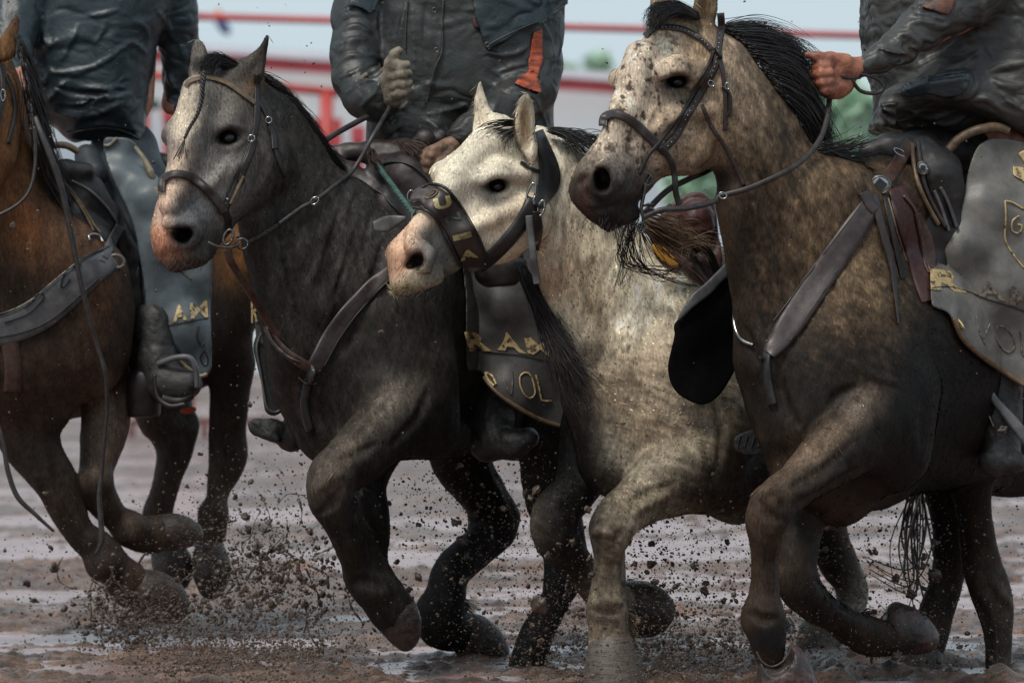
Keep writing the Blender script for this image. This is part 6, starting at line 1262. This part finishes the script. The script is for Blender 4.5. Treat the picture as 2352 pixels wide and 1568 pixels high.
VC.slab([(800, -140), (880, -140), (872, 0), (851, 32), (830, 20), (808, 16), (792, 19), (788, 14), (800, 0)], lambda u, v: np.minimum(dj2(u, v)-12, 815+0*u), 4, 2)
solid('shoulder_cape', VC, M['coatw'], p2, 1, lambda P: clothdisp(P, .4, 6))
edge('cape_seam', [(1304, 6), (1278, 28), (1240, 48), (1201, 64), (1150, 88), (1122, 104)], 1.8, dc2, M['coatg'], p2, 3)
edge('placket_seam', q('C', 745, 0, 735, 120, 735, 300, 690, 420, 640, 620), 2.6, dj2, M['coatk'], p2, 4)
edge('placket_seam', q('C', 530, 0, 520, 140, 515, 300), 2.2, dj2, M['coatk'], p2, 4)
for c in q('C', 690, 62, 702, 300, 1005, 268): ring('snap', (c[0], c[1], float(dj2(np.array([c[0]]), np.array([c[1]]))[0])-(13 if c[0] < 1100 else 22)), 5, 5, 1.6, M['metald'], p2)
VP = Vol(1150, 1300, 40, 230, 560, 1000, 3.6)
VP.slab([q('C', 1280, 190)[0], q('C', 1335, 170)[0], q('C', 1342, 340)[0], q('C', 1310, 470)[0], q('C', 1335, 560)[0], q('C', 1260, 540)[0], q('C', 1165, 500)[0], q('C', 1195, 450)[0], q('C', 1245, 430)[0], q('C', 1250, 360)[0]], lambda u, v: dj2(u, v)-2, 6, 1, curve=False)
solid('reflective_patch', VP, M['orange'], p2, 1, lambda P: clothdisp(P, .35, 8))
VP = Vol(1070, 1150, 25, 85, 560, 1000, 3.6); VP.slab([(1088, 38), (1124, 40), (1130, 62), (1100, 66), (1086, 60)], lambda u, v: dj2(u, v)-2, 5, 1); solid('faded_patch', VP, surf('faded_red_patch', (.05, .022, .022), (.16, .05, .045), 40, (.5, .7), .5, .003), p2)
tube('cord', [(1286, 38, 770), (1284, 70, 770), (1289, 100, 770), (1283, 132, 770)], [2.2, 2, 3.4, 2.2], M['coatw'], p2)
# gloved fist round the reins, thumb up
VG = Vol(870, 1000, 90, 270, 540, 800, 2.6)
fist(VG, [((892, 200, 668), (905, 165, 660), 24), ((905, 215, 668), (925, 195, 660), 24)], [(902, 155, 640), (904, 176, 638), (907, 198, 638), (912, 218, 642)], [(933, 150, 632), (938, 170, 630), (938, 190, 632), (934, 208, 636)], 12)
VG.chain([(892, 170, 646, 14), (896, 145, 638, 13), (908, 125, 632, 12), (915, 118, 630, 11)], 8); VG.chain([(893, 185, 655, 20), (902, 225, 668, 24)], 10)
solid('glove', VG, M['glove'], p2, 1, lambda P: fbm(P/7., 2, 4)*1.3)
VG = Vol(940, 1090, 290, 430, 500, 740, 2.6)
fist(VG, [((1035, 335, 610), (1005, 350, 600), 24), ((1000, 360, 600), (985, 370, 600), 22)], [(1015, 338, 585), (1005, 352, 580), (995, 366, 580), (988, 382, 586)], [(975, 352, 590), (968, 366, 590), (968, 382, 592), (972, 398, 596)], 11.5)
VG.chain([(1030, 352, 590, 14), (1010, 378, 575, 12), (990, 400, 580, 10)], 8)
solid('glove', VG, M['gloveb'], p2, 1, lambda P: fbm(P/7., 2, 4)*1.3)
VT = Vol(840, 1300, 270, 1130, 500, 1250, 5)
VT.chain([(1080, 360, 900, 110), (1130, 470, 780, 100), (1160, 620, 720, 80)], 30); VT.chain([(1160, 620, 720, 78), (1165, 800, 790, 66), (1150, 960, 850, 50)], 24); VT.chain([(1000, 340, 900, 90), (900, 330, 1050, 80), (800, 420, 1250, 60)], 24)
VT.chain([(870, 300, 830, 20), (930, 315, 760, 24), (1010, 320, 720, 26)], 20)
solid('trousers', VT, M['leatherd'], p2, 2, lambda P: clothdisp(P, .5, 9))
VH = Vol(1050, 1400, 560, 1010, 600, 950, 3.6)
chz2 = idw([(1070, 600, 690), (1080, 720, 690), (1080, 840, 700), (1160, 700, 640), (1170, 900, 655), (1240, 650, 655), (1270, 800, 665), (1290, 970, 690), (1340, 850, 700)])
chz = lambda u, v: np.minimum(chz2(u, v), d2(u, v)-14)
VH.slab([(1072, 560), (1200, 555), (1230, 640), (1262, 760), (1300, 900), (1322, 975), (1300, 986), (1280, 979), (1228, 960), (1165, 922), (1128, 888), (1110, 860), (1092, 850), (1074, 849), (1070, 800), (1071, 700)], chz, 5, 2)
solid('chaps', VH, M['chapd'], p2, 1, lambda P: fbm(P/40., 2, 4)*1.5); dh2 = VH.depth(); chp = p2.children[-1]
letter('R', [(1066, 762), (1112, 762), (1130, 806), (1078, 806)], dh2, M['gold'], chp, 2, .05); letter('A', [(1150, 763), (1178, 764), (1210, 812), (1142, 803)], dh2, M['gold'], chp, 2, .05)
letter('M', [(1202, 766), (1262, 782), (1284, 832), (1212, 810)], dh2, M['gold'], chp, 2, .012)
for pts in (q('H', 210, 880, 250, 900, 275, 950), q('H', 210, 880, 225, 920, 262, 960)): edge('thin_lettering', pts, 3, dh2, M['gold'], chp, 3)
edge('thin_lettering', q('H', 295, 870, 345, 985, 365, 1010), 2, dh2, M['goldfaint'], chp, 3); edge('thin_lettering', q('H', 370, 872, 372, 940, 368, 1010), 2, dh2, M['goldfaint'], chp, 3)
edge('thin_lettering', q('H', 440, 882, 418, 905, 420, 960, 450, 1020, 485, 1030, 508, 1000, 495, 930, 470, 885, 440, 882), 2.2, dh2, M['gold'], chp, 3)
edge('thin_lettering', q('H', 512, 895, 530, 960, 545, 1035, 560, 1048, 608, 1050), 2.2, dh2, M['gold'], chp, 3)
edge('chap_binding', [(1112, 866), (1130, 890), (1166, 920), (1228, 957), (1282, 976), (1315, 982)], 5, dh2, M['tan'], chp, 2); edge('chap_seam', [(1072, 800), (1110, 806), (1170, 812), (1240, 824), (1275, 838)], 1.6, dh2, M['leatherd'], chp, 2)
V_, Q_ = hair_geo([[(1190, 610, 420), (1232, 690, 380), (1262, 770, 340), (1285, 860, 310)], [(1195, 610, 420), (1245, 710, 360), (1280, 800, 310), (1305, 930, 290)], [(1205, 630, 400), (1255, 730, 340), (1295, 830, 290), (1340, 960, 260)], [(1215, 650, 390), (1270, 750, 320), (1320, 820, 280), (1385, 880, 255)], [(1225, 700, 380), (1275, 800, 310), (1315, 900, 280), (1375, 990, 250)]], 1300, 9, 1.2, 41, 16, 12, lenj=.5)
rawmesh('chap_fringe', V_, Q_, surf('fringe_hair', (.016, .010, .010), (.055, .032, .032), 30, (.4, .6), 0), p2)
def bootm(P, par, mat='boot', h=4, k=14, sole=None):
    P = np.array(P, float); r = P[:, 3].max()+30; V = Vol(P[:, 0].min()-r, P[:, 0].max()+r, P[:, 1].min()-r, P[:, 1].max()+r, P[:, 2].min()-r, P[:, 2].max()+r, h)
    V.chain([tuple(p) for p in P], k, (1, 1, 1.1))
    if sole: V.slab(sole[0], lambda u, v: sole[1]+0*u, sole[2], 3)
    return solid('boot', V, M[mat], par, 2, lambda Q: fbm(Q/13., 3, 7)*2.6)
bootm([(1140, 900, 830, 50), (1130, 980, 800, 48), (1120, 1020, 780, 38), (1180, 1020, 740, 34), (1215, 1005, 720, 24)], p2)
bootm([(700, 900, 800, 34), (690, 970, 780, 36), (670, 1005, 760, 30), (625, 985, 740, 22), (592, 975, 735, 16)], p2, sole=([(572, 966), (600, 985), (640, 1000), (640, 1016), (600, 1006), (575, 992)], 735, 26))
VH = Vol(560, 720, 580, 980, 600, 860, 4)
VH.slab([(575, 560), (640, 560), (640, 760), (630, 800), (590, 780), (584, 700)], lambda u, v: 720+0*u, 5, 2); solid('far_chap', VH, M['chapd'], p2); dd = VH.depth()
letter('R', [(576, 690), (596, 694), (592, 738), (577, 742)], dd, M['gold'], p2, 2, .03)
st = thing('stirrup', 'black stirrup fender hanging on the far side of the dark grey horse', 'stirrup', (620, 850, 740))
VH = Vol(560, 720, 720, 1000, 600, 860, 4)
VH.slab([(597, 760), (582, 790), (588, 830), (600, 880), (606, 930), (612, 948), (628, 955), (645, 948), (665, 935), (640, 850), (625, 760)], lambda u, v: 730+0*u, 8, 3); solid('fender', VH, M['leatherd'], st)
tube('fender_edge', [(600, 765, 716), (590, 800, 716), (600, 860, 716), (612, 930, 716), (630, 946, 716), (650, 938, 716)], 3, M['leatherg'], st)
hat_at('hat', (1030, -260, 890), p2, 1.05)

# ------------------------------------------------------------------ right rider
p4 = thing('person', 'rider at right edge in muddy grey slicker, bare hand on the nearest horse reins', 'person', (2250, 400, 550), 'pickup riders on horseback')
VB = Vol(1820, 2620, -470, 560, -20, 1000, 6)
VB.cone((2230, -60, 560), (2270, 230, 600), 120, 100, 30, (1.2, 1, .85)); VB.cone((2080, -60, 600), (2340, -60, 520), 60, 60, 40); head_at(VB, (2170, -300, 540), 1.05)
VB.chain([(2320, -20, 440, 46), (2200, 40, 330, 36), (2060, 120, 220, 26), (1965, 165, 160, 19)], 16); VB.cone((2270, 250, 600), (2330, 330, 560), 90, 100, 30)
solid('body', VB, M['skinr'], p4)
VJ = Vol(1940, 2560, -180, 420, 60, 950, 4.2)
VJ.pillow([(1985, -150), (2200, -160), (2420, -140), (2480, 0), (2500, 200), (2480, 330), (2380, 345), (2290, 290), (2230, 310), (2170, 330), (2100, 325), (2040, 318), (1995, 305), (1998, 285), (2004, 262), (2003, 220), (1990, 180), (1978, 110), (1976, 0)], 560, 190, 150, 20, -.2)
VJ.chain([(2300, -80, 440, 100), (2230, -20, 360, 82), (2170, 20, 300, 62), (2110, 70, 260, 50), (2070, 105, 220, 42), (2020, 135, 185, 32), (1985, 152, 165, 25)], 18)
VJ.cone((2300, -40, 460), (2240, 120, 440), 90, 60, 40); VJ.chain([(2060, 240, 400, 40), (2180, 190, 380, 46), (2350, 240, 400, 60)], 30)
VJ.chain([(2060, 225, 375, 26), (2140, 200, 350, 30), (2200, 190, 350, 28)], 18)
folds(VJ, [(9, q('E', 870, 150, 960, 130, 1060, 160, 1140, 130)), (8, q('E', 880, 160, 900, 230, 970, 280)), (8, q('E', 960, 60, 930, 80, 1100, 120)), (9, q('E', 800, 210, 900, 220, 1030, 250)), (9, q('E', 690, 290, 760, 320, 860, 310, 930, 280)), (8, q('E', 720, 320, 790, 360, 840, 375)),
           (8, q('E', 850, 225, 880, 300, 960, 330), 1), (8, q('E', 700, 300, 800, 350, 900, 340), 1), (8, q('E', 590, 0, 600, 150, 610, 300)), (7, q('E', 640, 40, 650, 180, 660, 290), 1), (9, q('E', 1330, 0, 1320, 100, 1290, 200)), (9, q('E', 1360, 430, 1450, 400, 1568, 380)), (10, q('E', 1380, 480, 1470, 520, 1568, 510)),
           (9, q('E', 1300, 480, 1250, 560, 1150, 600)), (8, q('E', 830, 560, 950, 520, 1100, 490, 1220, 470)), (8, q('E', 830, 520, 1000, 470, 1200, 430)), (8, q('E', 1230, 430, 1245, 500, 1200, 570)), (7, q('E', 700, 620, 800, 610)), (7, q('E', 710, 640, 760, 650, 800, 680)), (7, q('E', 880, 740, 1000, 750)),
           (8, q('E', 890, 660, 1010, 700, 1200, 660)), (8, q('E', 1000, 720, 1120, 740, 1240, 690)), (8, q('E', 1430, 560, 1500, 620, 1568, 660)), (9, q('E', 1260, 600, 1350, 590, 1440, 660)), (7, q('E', 1160, 260, 1050, 340, 930, 400)), (7, q('E', 640, 760, 700, 740, 900, 790)), (8, q('E', 1300, 300, 1200, 380, 1050, 420))])
dj4 = VJ.depth(); solid('slicker', VJ, M['coatk'], p4, 1, lambda P: clothdisp(P, .55, 13, (1.3, 1, 1)))
VP = Vol(2080, 2260, -60, 70, 100, 700, 3.6); VP.slab(q('E', 960, 40, 1010, 10, 1060, -20, 1150, -10, 1150, 40, 1120, 90, 1040, 70), lambda u, v: dj4(u, v)-2, 6, 1); solid('orange_patch', VP, surf('dull_orange_patch', (.07, .03, .02), (.26, .09, .045), 40, (.5, .7), .5, .003), p4)
VP = Vol(2040, 2260, 150, 320, 100, 700, 3.6)
VP.slab(q('E', 840, 510, 980, 470, 1100, 450, 1230, 430, 1245, 490, 1200, 560, 1100, 590, 1000, 560, 860, 580), lambda u, v: dj4(u, v)-9, 5, 3); solid('pocket', VP, M['coatw'], p4, 1, lambda P: clothdisp(P, .3, 15))
VP = Vol(2000, 2150, 220, 330, 100, 700, 3.6); VP.slab([(2018, 240), (2058, 236), (2060, 292), (2020, 294)], lambda u, v: dj4(u, v)-6, 4, 2, curve=False); solid('strap_keeper', VP, M['coatk'], p4, 1, lambda P: clothdisp(P, .3, 16))
VG = Vol(1830, 2000, 90, 260, 30, 320, 2.6)
fist(VG, [((1950, 160, 150), (1915, 165, 130), 30), ((1935, 190, 150), (1910, 195, 130), 32), ((1925, 205, 140), (1905, 205, 130), 26)], [(1905, 150, 105), (1905, 168, 98), (1906, 188, 98), (1908, 207, 105)], [(1872, 156, 112), (1868, 172, 108), (1874, 190, 110), (1884, 207, 116)], 11)
VG.chain([(1940, 142, 130, 20), (1905, 134, 112, 14), (1878, 131, 104, 11), (1855, 127, 102, 9)], 10); VG.chain([(1975, 152, 165, 22), (1940, 160, 150, 26)], 10)
solid('hand', VG, M['skinr'], p4, 1, lambda P: fbm(P/8., 2, 4)*1.2)
VT = Vol(2120, 2640, 260, 1130, 100, 900, 5)
VT.chain([(2400, 340, 700, 110), (2310, 440, 540, 100), (2235, 560, 460, 80)], 30); VT.chain([(2235, 560, 450, 70), (2275, 800, 480, 62), (2300, 1000, 490, 50)], 24)
solid('trousers', VT, M['leatherd'], p4)
VH = Vol(2110, 2620, 290, 1000, 150, 800, 3.6)
chz0 = idw([(2150, 520, 310), (2150, 700, 320), (2210, 400, 330), (2200, 560, 285), (2260, 480, 300), (2290, 650, 320), (2350, 360, 400), (2360, 560, 340), (2360, 800, 370), (2500, 600, 430), (2500, 900, 430)])
chz = lambda u, v: np.minimum(chz0(u, v), np.minimum(d4(u, v), d4(u+20, v))-16)
VH.slab([(2240, 345), (2262, 324), (2290, 318), (2350, 326), (2480, 380), (2570, 600), (2560, 900), (2450, 940), (2352, 884), (2297, 848), (2231, 805), (2208, 772), (2192, 742), (2176, 718), (2150, 707), (2139, 694), (2139, 640), (2145, 610), (2153, 560), (2153, 518), (2180, 508), (2203, 490), (2212, 460), (2222, 400)], chz, 5, 2)
chp = solid('chaps', VH, M['chapg'], p4, 1, lambda P: fbm(P/45., 2, 4)*2.5+np.exp(-((P[:, 0]-2205+(P[:, 1]-560)*.05)/16)**2)*np.exp(-((P[:, 1]-590)/60)**2)*-5); dh4 = VH.depth()
letter('R', [(2136, 617), (2218, 622), (2222, 672), (2138, 664)], dh4, M['gold'], chp, 2, .05); letter('A', [(2246, 642), (2300, 650), (2310, 692), (2248, 680)], dh4, M['goldfaint'], chp, 2, .03); letter('M', [(2318, 655), (2380, 668), (2384, 712), (2320, 700)], dh4, M['goldfaint'], chp, 2, .03)
e = lambda *a: [(1835+.3297*a[i], 516.9+.3297*a[i+1]) for i in range(0, len(a), 2)]
edge('chap_seam', e(925, 440, 1040, 430, 1180, 465, 1310, 515, 1450, 560, 1600, 610), 1.8, dh4, M['leatherd'], chp, 2)
for a in ((1235, 630, 1250, 720, 1280, 800, 1300, 830), (1330, 690, 1300, 760, 1280, 790), (1385, 700, 1370, 760, 1400, 840, 1460, 885, 1500, 850, 1490, 780, 1440, 715, 1400, 700), (1540, 740, 1550, 820, 1560, 900, 1620, 930)): edge('thin_lettering', e(*a), 2, dh4, M['goldfaint'], chp, 2)
V_, Q_ = blob_geo((2206, 744, float(dh4(2206., 744.))-1), 15, 3, (.7, 1.2, .3), .3, 2); rawmesh('gold_patch', V_, Q_, M['gold'], chp)
for pts in (q('E', 1455, 1200, 1460, 1300, 1455, 1420, 1490, 1500, 1568, 1600), q('E', 1455, 1200, 1500, 1210, 1568, 1250), q('E', 1540, 1290, 1500, 1320, 1500, 1380, 1540, 1390, 1555, 1350, 1530, 1340)): edge('gold_border', pts, 2.4, dh4, M['gold'], chp, 2)
for quad in ([(2336, 352), (2380, 330), (2384, 372), (2352, 376)], [(2326, 380), (2352, 384), (2370, 430), (2326, 402)]):
    P_ = np.array(quad, float); VQ = Vol(P_[:, 0].min()-12, P_[:, 0].max()+12, P_[:, 1].min()-12, P_[:, 1].max()+12, 200, 520, 3.2); VQ.slab(quad, lambda u, v: dh4(u, v)-3, 3, 1, curve=False); solid('gold_patch', VQ, M['gold'], chp)
edge('chap_binding', e(1080, 650, 1130, 770, 1200, 850, 1300, 930, 1400, 1000, 1568, 1110, 1700, 1160), 7, dh4, M['tan'], chp, 1); edge('coat_lining', q('E', 1110, 900, 1180, 830, 1280, 780, 1400, 760, 1480, 785), 11, mindep(dh4, dj4), M['tan'], p4, 4)
bootm([(2300, 860, 440, 52), (2296, 960, 440, 50), (2300, 1040, 430, 42), (2280, 1060, 400, 30), (2335, 1062, 400, 24)], p4, sole=None)
sp = thing('spur', 'grey metal and leather spur strap on the right rider boot', 'spur', (2320, 960, 380)); strap('spur_strap', [(2272, 898, 16), (2290, 925, 18), (2320, 960, 24), (2352, 1000, 28), (2380, 1040, 28)], 22, idw([(2272, 898, 372), (2380, 1040, 360)]), M['leatherg'], sp, thick=8)
ring('spur_band', (2255, 873, 380), 16, 14, 3.5, M['goldfaint'], sp); tube('spur_shank', [(2250, 880, 378), (2262, 930, 378), (2282, 980, 376)], 4, M['metald'], sp)
for k, pts in enumerate(([(2230, 790), (2222, 870), (2205, 940), (2140, 1000)], [(2250, 800), (2240, 900), (2215, 960), (2180, 1020)], [(2175, 760), (2160, 860), (2150, 960), (2165, 1040)])):
    tube('whip_string', [(a, b, 400) for a, b in pts], 2.4, M['leather'], sd4)
fc = thing('chap_leg', 'black inner side of a chap hanging between the pale and nearest horses', 'chaps', (1620, 800, 290))
VH = Vol(1520, 1730, 570, 960, 170, 420, 3.6)
VH.slab([(1700, 590), (1688, 606), (1657, 640), (1634, 668), (1591, 702), (1557, 733), (1547, 750), (1549, 768), (1541, 804), (1534, 838), (1538, 873), (1557, 904), (1591, 924), (1618, 929), (1649, 911), (1676, 873), (1695, 831), (1700, 790), (1710, 700)], idw([(1690, 620, 300), (1550, 750, 270), (1600, 920, 290), (1690, 820, 310)]), 6, 3)
solid('inner_side', VH, M['black'], fc); dfc = VH.depth()
VH = Vol(1520, 1730, 560, 780, 170, 420, 3.6)
VH.slab([(1702, 574), (1680, 590), (1650, 620), (1620, 650), (1590, 675), (1566, 712), (1555, 738), (1575, 724), (1595, 704), (1634, 674), (1664, 642), (1705, 606)], idw([(1690, 620, 285), (1550, 750, 256)]), 6, 3); solid('turned_edge', VH, M['leatherg'], fc)
bt = thing('boot', 'dark muddy boot sole of the right rider on the far side of his horse', 'boot', (1740, 1010, 330))
VH = Vol(1660, 1900, 940, 1090, 230, 470, 3.6)
VH.slab([(1684, 1012), (1700, 996), (1740, 984), (1785, 980), (1800, 1030), (1770, 1040), (1720, 1046), (1690, 1034)], lambda u, v: 330+0*u, 26, 8); VH.chain([(1760, 1000, 340, 26), (1800, 980, 340, 40)], 14); solid('sole', VH, M['boot'], bt, 2, lambda P: fbm(P/9., 2, 3)*2)
for k in range(5): tube('tread', [(1694+k*16, 1028, 302), (1700+k*17, 1000, 302)], 2.6, M['boot'], bt)
hat_at('hat', (2170, -300, 540), p4, 1.05)

# ------------------------------------------------------------------ left rider
p1 = thing('person', 'rider in wet blue-black jacket and blue-grey chaps on the bay horse, left', 'person', (220, 330, 1900), 'pickup riders on horseback')
VB = Vol(-60, 520, -420, 420, 1350, 2350, 7)
VB.cone((220, -60, 2000), (230, 220, 1980), 120, 100, 30, (1.25, 1, .85)); VB.cone((80, -40, 1960), (370, -30, 2040), 60, 60, 40); head_at(VB, (200, -260, 1960), 1.0)
VB.chain([(40, 0, 1900, 44), (30, 150, 1760, 36), (62, 215, 1600, 26)], 16); VB.chain([(400, 0, 2050, 44), (425, 140, 2060, 36), (395, 240, 2040, 26)], 16)
solid('body', VB, M['skin'], p1)
VJ = Vol(-80, 480, -170, 380, 1480, 2300, 4.6)
VJ.pillow([(60, -140), (220, -160), (390, -120), (390, 20), (364, 100), (356, 150), (345, 200), (338, 260), (333, 335), (326, 345), (290, 322), (250, 318), (200, 322), (165, 326), (120, 290), (70, 262), (50, 200), (40, 100), (40, 0)], 1960, 130, 130, 20)
VJ.chain([(370, -60, 2000, 80), (398, 40, 2010, 56), (415, 120, 2030, 44), (412, 180, 2040, 36), (402, 235, 2040, 28)], 20)
VJ.chain([(50, -40, 1900, 80), (25, 60, 1840, 60), (20, 150, 1760, 52), (45, 200, 1680, 40), (56, 220, 1640, 30)], 20)
folds(VJ, [(10, q('A', 260, 420, 400, 440, 560, 400, 720, 300)), (9, q('A', 470, 520, 600, 530, 740, 520)), (9, q('A', 400, 640, 560, 600, 680, 540)), (10, q('A', 300, 660, 480, 700, 660, 650, 780, 570)), (9, q('A', 280, 610, 340, 540, 400, 480)), (9, q('A', 390, 790, 500, 760, 640, 740, 800, 780)),
           (8, q('A', 600, 590, 700, 580, 780, 560)), (10, q('A', 250, 60, 270, 200, 290, 280, 340, 240)), (9, q('A', 340, 400, 420, 260, 470, 150)), (8, q('A', 620, 130, 610, 200, 560, 260)), (9, q('A', 800, 120, 880, 200, 840, 300)), (9, q('A', 930, 60, 1000, 150, 1040, 260)), (8, q('A', 1060, 240, 1100, 330, 1090, 450)),
           (9, q('A', 180, 480, 260, 500, 300, 440)), (8, q('A', 480, 100, 600, 90, 700, 60)), (8, q('A', 700, 300, 800, 260, 880, 330)), (8, q('A', 400, 820, 560, 830, 700, 800, 850, 870)), (8, q('A', 850, 500, 830, 600, 780, 680)), (8, q('A', 980, 400, 1030, 500, 1080, 560)), (9, q('A', 340, 640, 480, 650, 560, 600), 1), (9, q('A', 330, 520, 450, 560, 640, 560), 1)])
dj1 = VJ.depth(); solid('jacket', VJ, M['coatw'], p1, 1, lambda P: clothdisp(P, .36, 23, (1.2, 1, 1)))
edge('hem_seam', q('A', 400, 800, 520, 775, 640, 765, 760, 790, 860, 850), 2.6, dj1, M['coatg'], p1, 5)
VG = Vol(30, 130, 200, 340, 1500, 1760, 3)
fist(VG, [((62, 250, 1630), (78, 262, 1620), 18)], [(70, 240, 1612), (74, 254, 1608), (78, 268, 1608), (82, 281, 1612)], [(92, 246, 1616), (95, 258, 1614), (95, 270, 1616), (92, 283, 1620)], 9); VG.chain([(62, 238, 1620, 10), (78, 232, 1612, 8)], 6); VG.chain([(58, 228, 1640, 15), (64, 250, 1630, 17)], 8)
solid('hand', VG, M['skin'], p1)
VT = Vol(120, 560, 270, 960, 1450, 2200, 5)
VT.chain([(285, 350, 1980, 80), (305, 430, 1880, 80), (330, 520, 1830, 76)], 30); VT.chain([(340, 540, 1820, 66), (370, 700, 1800, 60), (390, 850, 1830, 40)], 24)
VT.chain([(200, 360, 1820, 30), (215, 400, 1780, 34)], 20)
solid('jeans', VT, M['jeans'], p1)
VH = Vol(210, 520, 290, 900, 1500, 2000, 3.8)
chz = idw([(250, 330, 1780), (330, 350, 1790), (260, 420, 1740), (340, 460, 1690), (380, 560, 1670), (440, 600, 1720), (330, 700, 1700), (420, 740, 1690), (480, 700, 1740), (470, 860, 1730), (300, 520, 1700)])
VH.slab([(238, 322), (262, 314), (300, 320), (322, 345), (345, 385), (372, 420), (392, 470), (430, 520), (484, 560), (484, 700), (487, 820), (484, 850), (474, 862), (458, 862), (440, 846), (418, 818), (398, 790), (386, 780), (368, 778), (350, 772), (338, 752), (334, 690), (322, 600), (300, 500), (262, 420), (244, 370)], chz, 5, 2)
chp = solid('chaps', VH, M['chapb'], p1, 1, lambda P: fbm(P/45., 2, 4)*2.5); dh1 = VH.depth()
letter('R', [(336, 716), (380, 706), (388, 742), (338, 750)], dh1, M['gold'], chp, 2, .05); letter('A', [(398, 702), (424, 698), (430, 734), (396, 740)], dh1, M['gold'], chp, 2, .05); letter('M', [(436, 696), (476, 690), (478, 728), (438, 732)], dh1, M['gold'], chp, 2, .012)
edge('thin_lettering', q('F', 1185, 600, 1175, 660, 1200, 720, 1215, 705), 1.8, dh1, M['metald'], chp, 2); edge('thin_lettering', q('F', 1215, 750, 1195, 790, 1215, 830, 1240, 820, 1235, 770, 1215, 750), 1.8, dh1, M['metald'], chp, 2)
edge('chap_binding', q('F', 1010, 725, 1060, 800, 1130, 860, 1190, 900, 1235, 890), 5, dh1, M['rawhide'], chp, 3); edge('chap_seam', q('F', 880, 620, 950, 605, 1100, 580, 1240, 555), 1.6, dh1, M['leatherd'], chp, 2)
edge('thin_lettering', q('F', 1065, 255, 1090, 280, 1140, 320), 2.4, dh1, M['goldfaint'], chp, 2)
tube('rawhide_trim', [(310, 338, 1740), (330, 365, 1730), (345, 395, 1720), (352, 412, 1716)], [4, 6, 9, 3], M['rawhide'], p1); tube('rawhide_trim', [(356, 432, 1700), (362, 445, 1696), (370, 458, 1696)], [7, 8, 3], M['rawhide'], p1)
edge('belt_trim', q('A', 620, 870, 650, 868, 680, 845, 700, 825), 4, mindep(dh1, dj1), M['rawhide'], p1, 5)
bootm([(350, 740, 1720, 46), (360, 830, 1700, 46), (380, 880, 1680, 44), (420, 885, 1660, 36), (436, 880, 1650, 28)], p1)
hat_at('hat', (200, -260, 1960), p1, 1.0)
sd1 = thing('saddle', 'dark saddle with tan horn wrap and grey fender under the left rider', 'saddle', (150, 400, 1700))
VS = Vol(70, 420, 330, 960, 1450, 2100, 4.6)
VS.chain([(110, 392, 1620, 16), (150, 388, 1610, 20), (200, 392, 1620, 18)], 10); VS.chain([(150, 410, 1640, 40), (190, 450, 1660, 50), (230, 500, 1690, 46)], 24); VS.chain([(170, 500, 1620, 34), (210, 560, 1640, 44), (250, 620, 1660, 40)], 24)
VS.chain([(250, 500, 1720, 34), (285, 580, 1760, 36), (300, 700, 1760, 30), (315, 800, 1750, 28), (325, 840, 1740, 28)], 20); VS.chain([(350, 365, 2000, 20), (390, 380, 2000, 26)], 12)
VS.chain([(330, 880, 1700, 40), (330, 940, 1720, 40)], 12)
solid('tree', VS, M['leatherd'], sd1, 2, lambda P: fbm(P/22., 2, 3)*2); ds1 = VS.depth()
tube('horn_wrap', on(ds1, [(84, 342), (110, 335), (150, 334), (178, 348)], 4), 8, M['tan'], sd1)
for pts in (q('A', 340, 1060, 420, 1130, 500, 1240, 560, 1340, 600, 1390), q('A', 430, 1080, 540, 1140, 640, 1240, 700, 1330), q('A', 380, 1090, 460, 1200, 520, 1300, 560, 1380)): edge('skirt_edge', pts, 3, mindep(ds1, d1), M['tan'] if pts[0][0] < 150 else M['leatherg'], sd1, 6)
strap('latigo', q('A', 720, 1350, 680, 1420, 640, 1500, 610, 1560), 22, mindep(ds1, d1), M['leatherg'], sd1, lift=8); ring('buckle', (268, 600, float(mindep(ds1, d1)(268., 600.))-14), 18, 14, 4, M['leatherg'], sd1, 20)
st = thing('stirrup', 'dark stirrup with grey bars round the left rider boot', 'stirrup', (400, 860, 1640))
tube('stirrup_bar', [(362, 836, 1640), (400, 822, 1625), (435, 822, 1618), (450, 850, 1622), (452, 890, 1628)], 7, M['leatherg'], st); tube('stirrup_bar', [(355, 860, 1640), (362, 910, 1635), (390, 932, 1625), (425, 928, 1622)], 6, M['leatherd'], st)
tube('stirrup_tread', [(372, 915, 1640), (410, 922, 1640), (440, 905, 1640)], 12, M['leatherd'], st)
fl = rawmesh('orange_flag', *blob_geo((432, 942, 2050), 18, 9, (1.1, .5, .3), .25, 2), surf('bright_orange', (.7, .09, .03), (.8, .13, .05), 20, (.5, .7), .2, .002)); tag(fl, 'tiny bright orange scrap behind the left rider boot', 'marker')
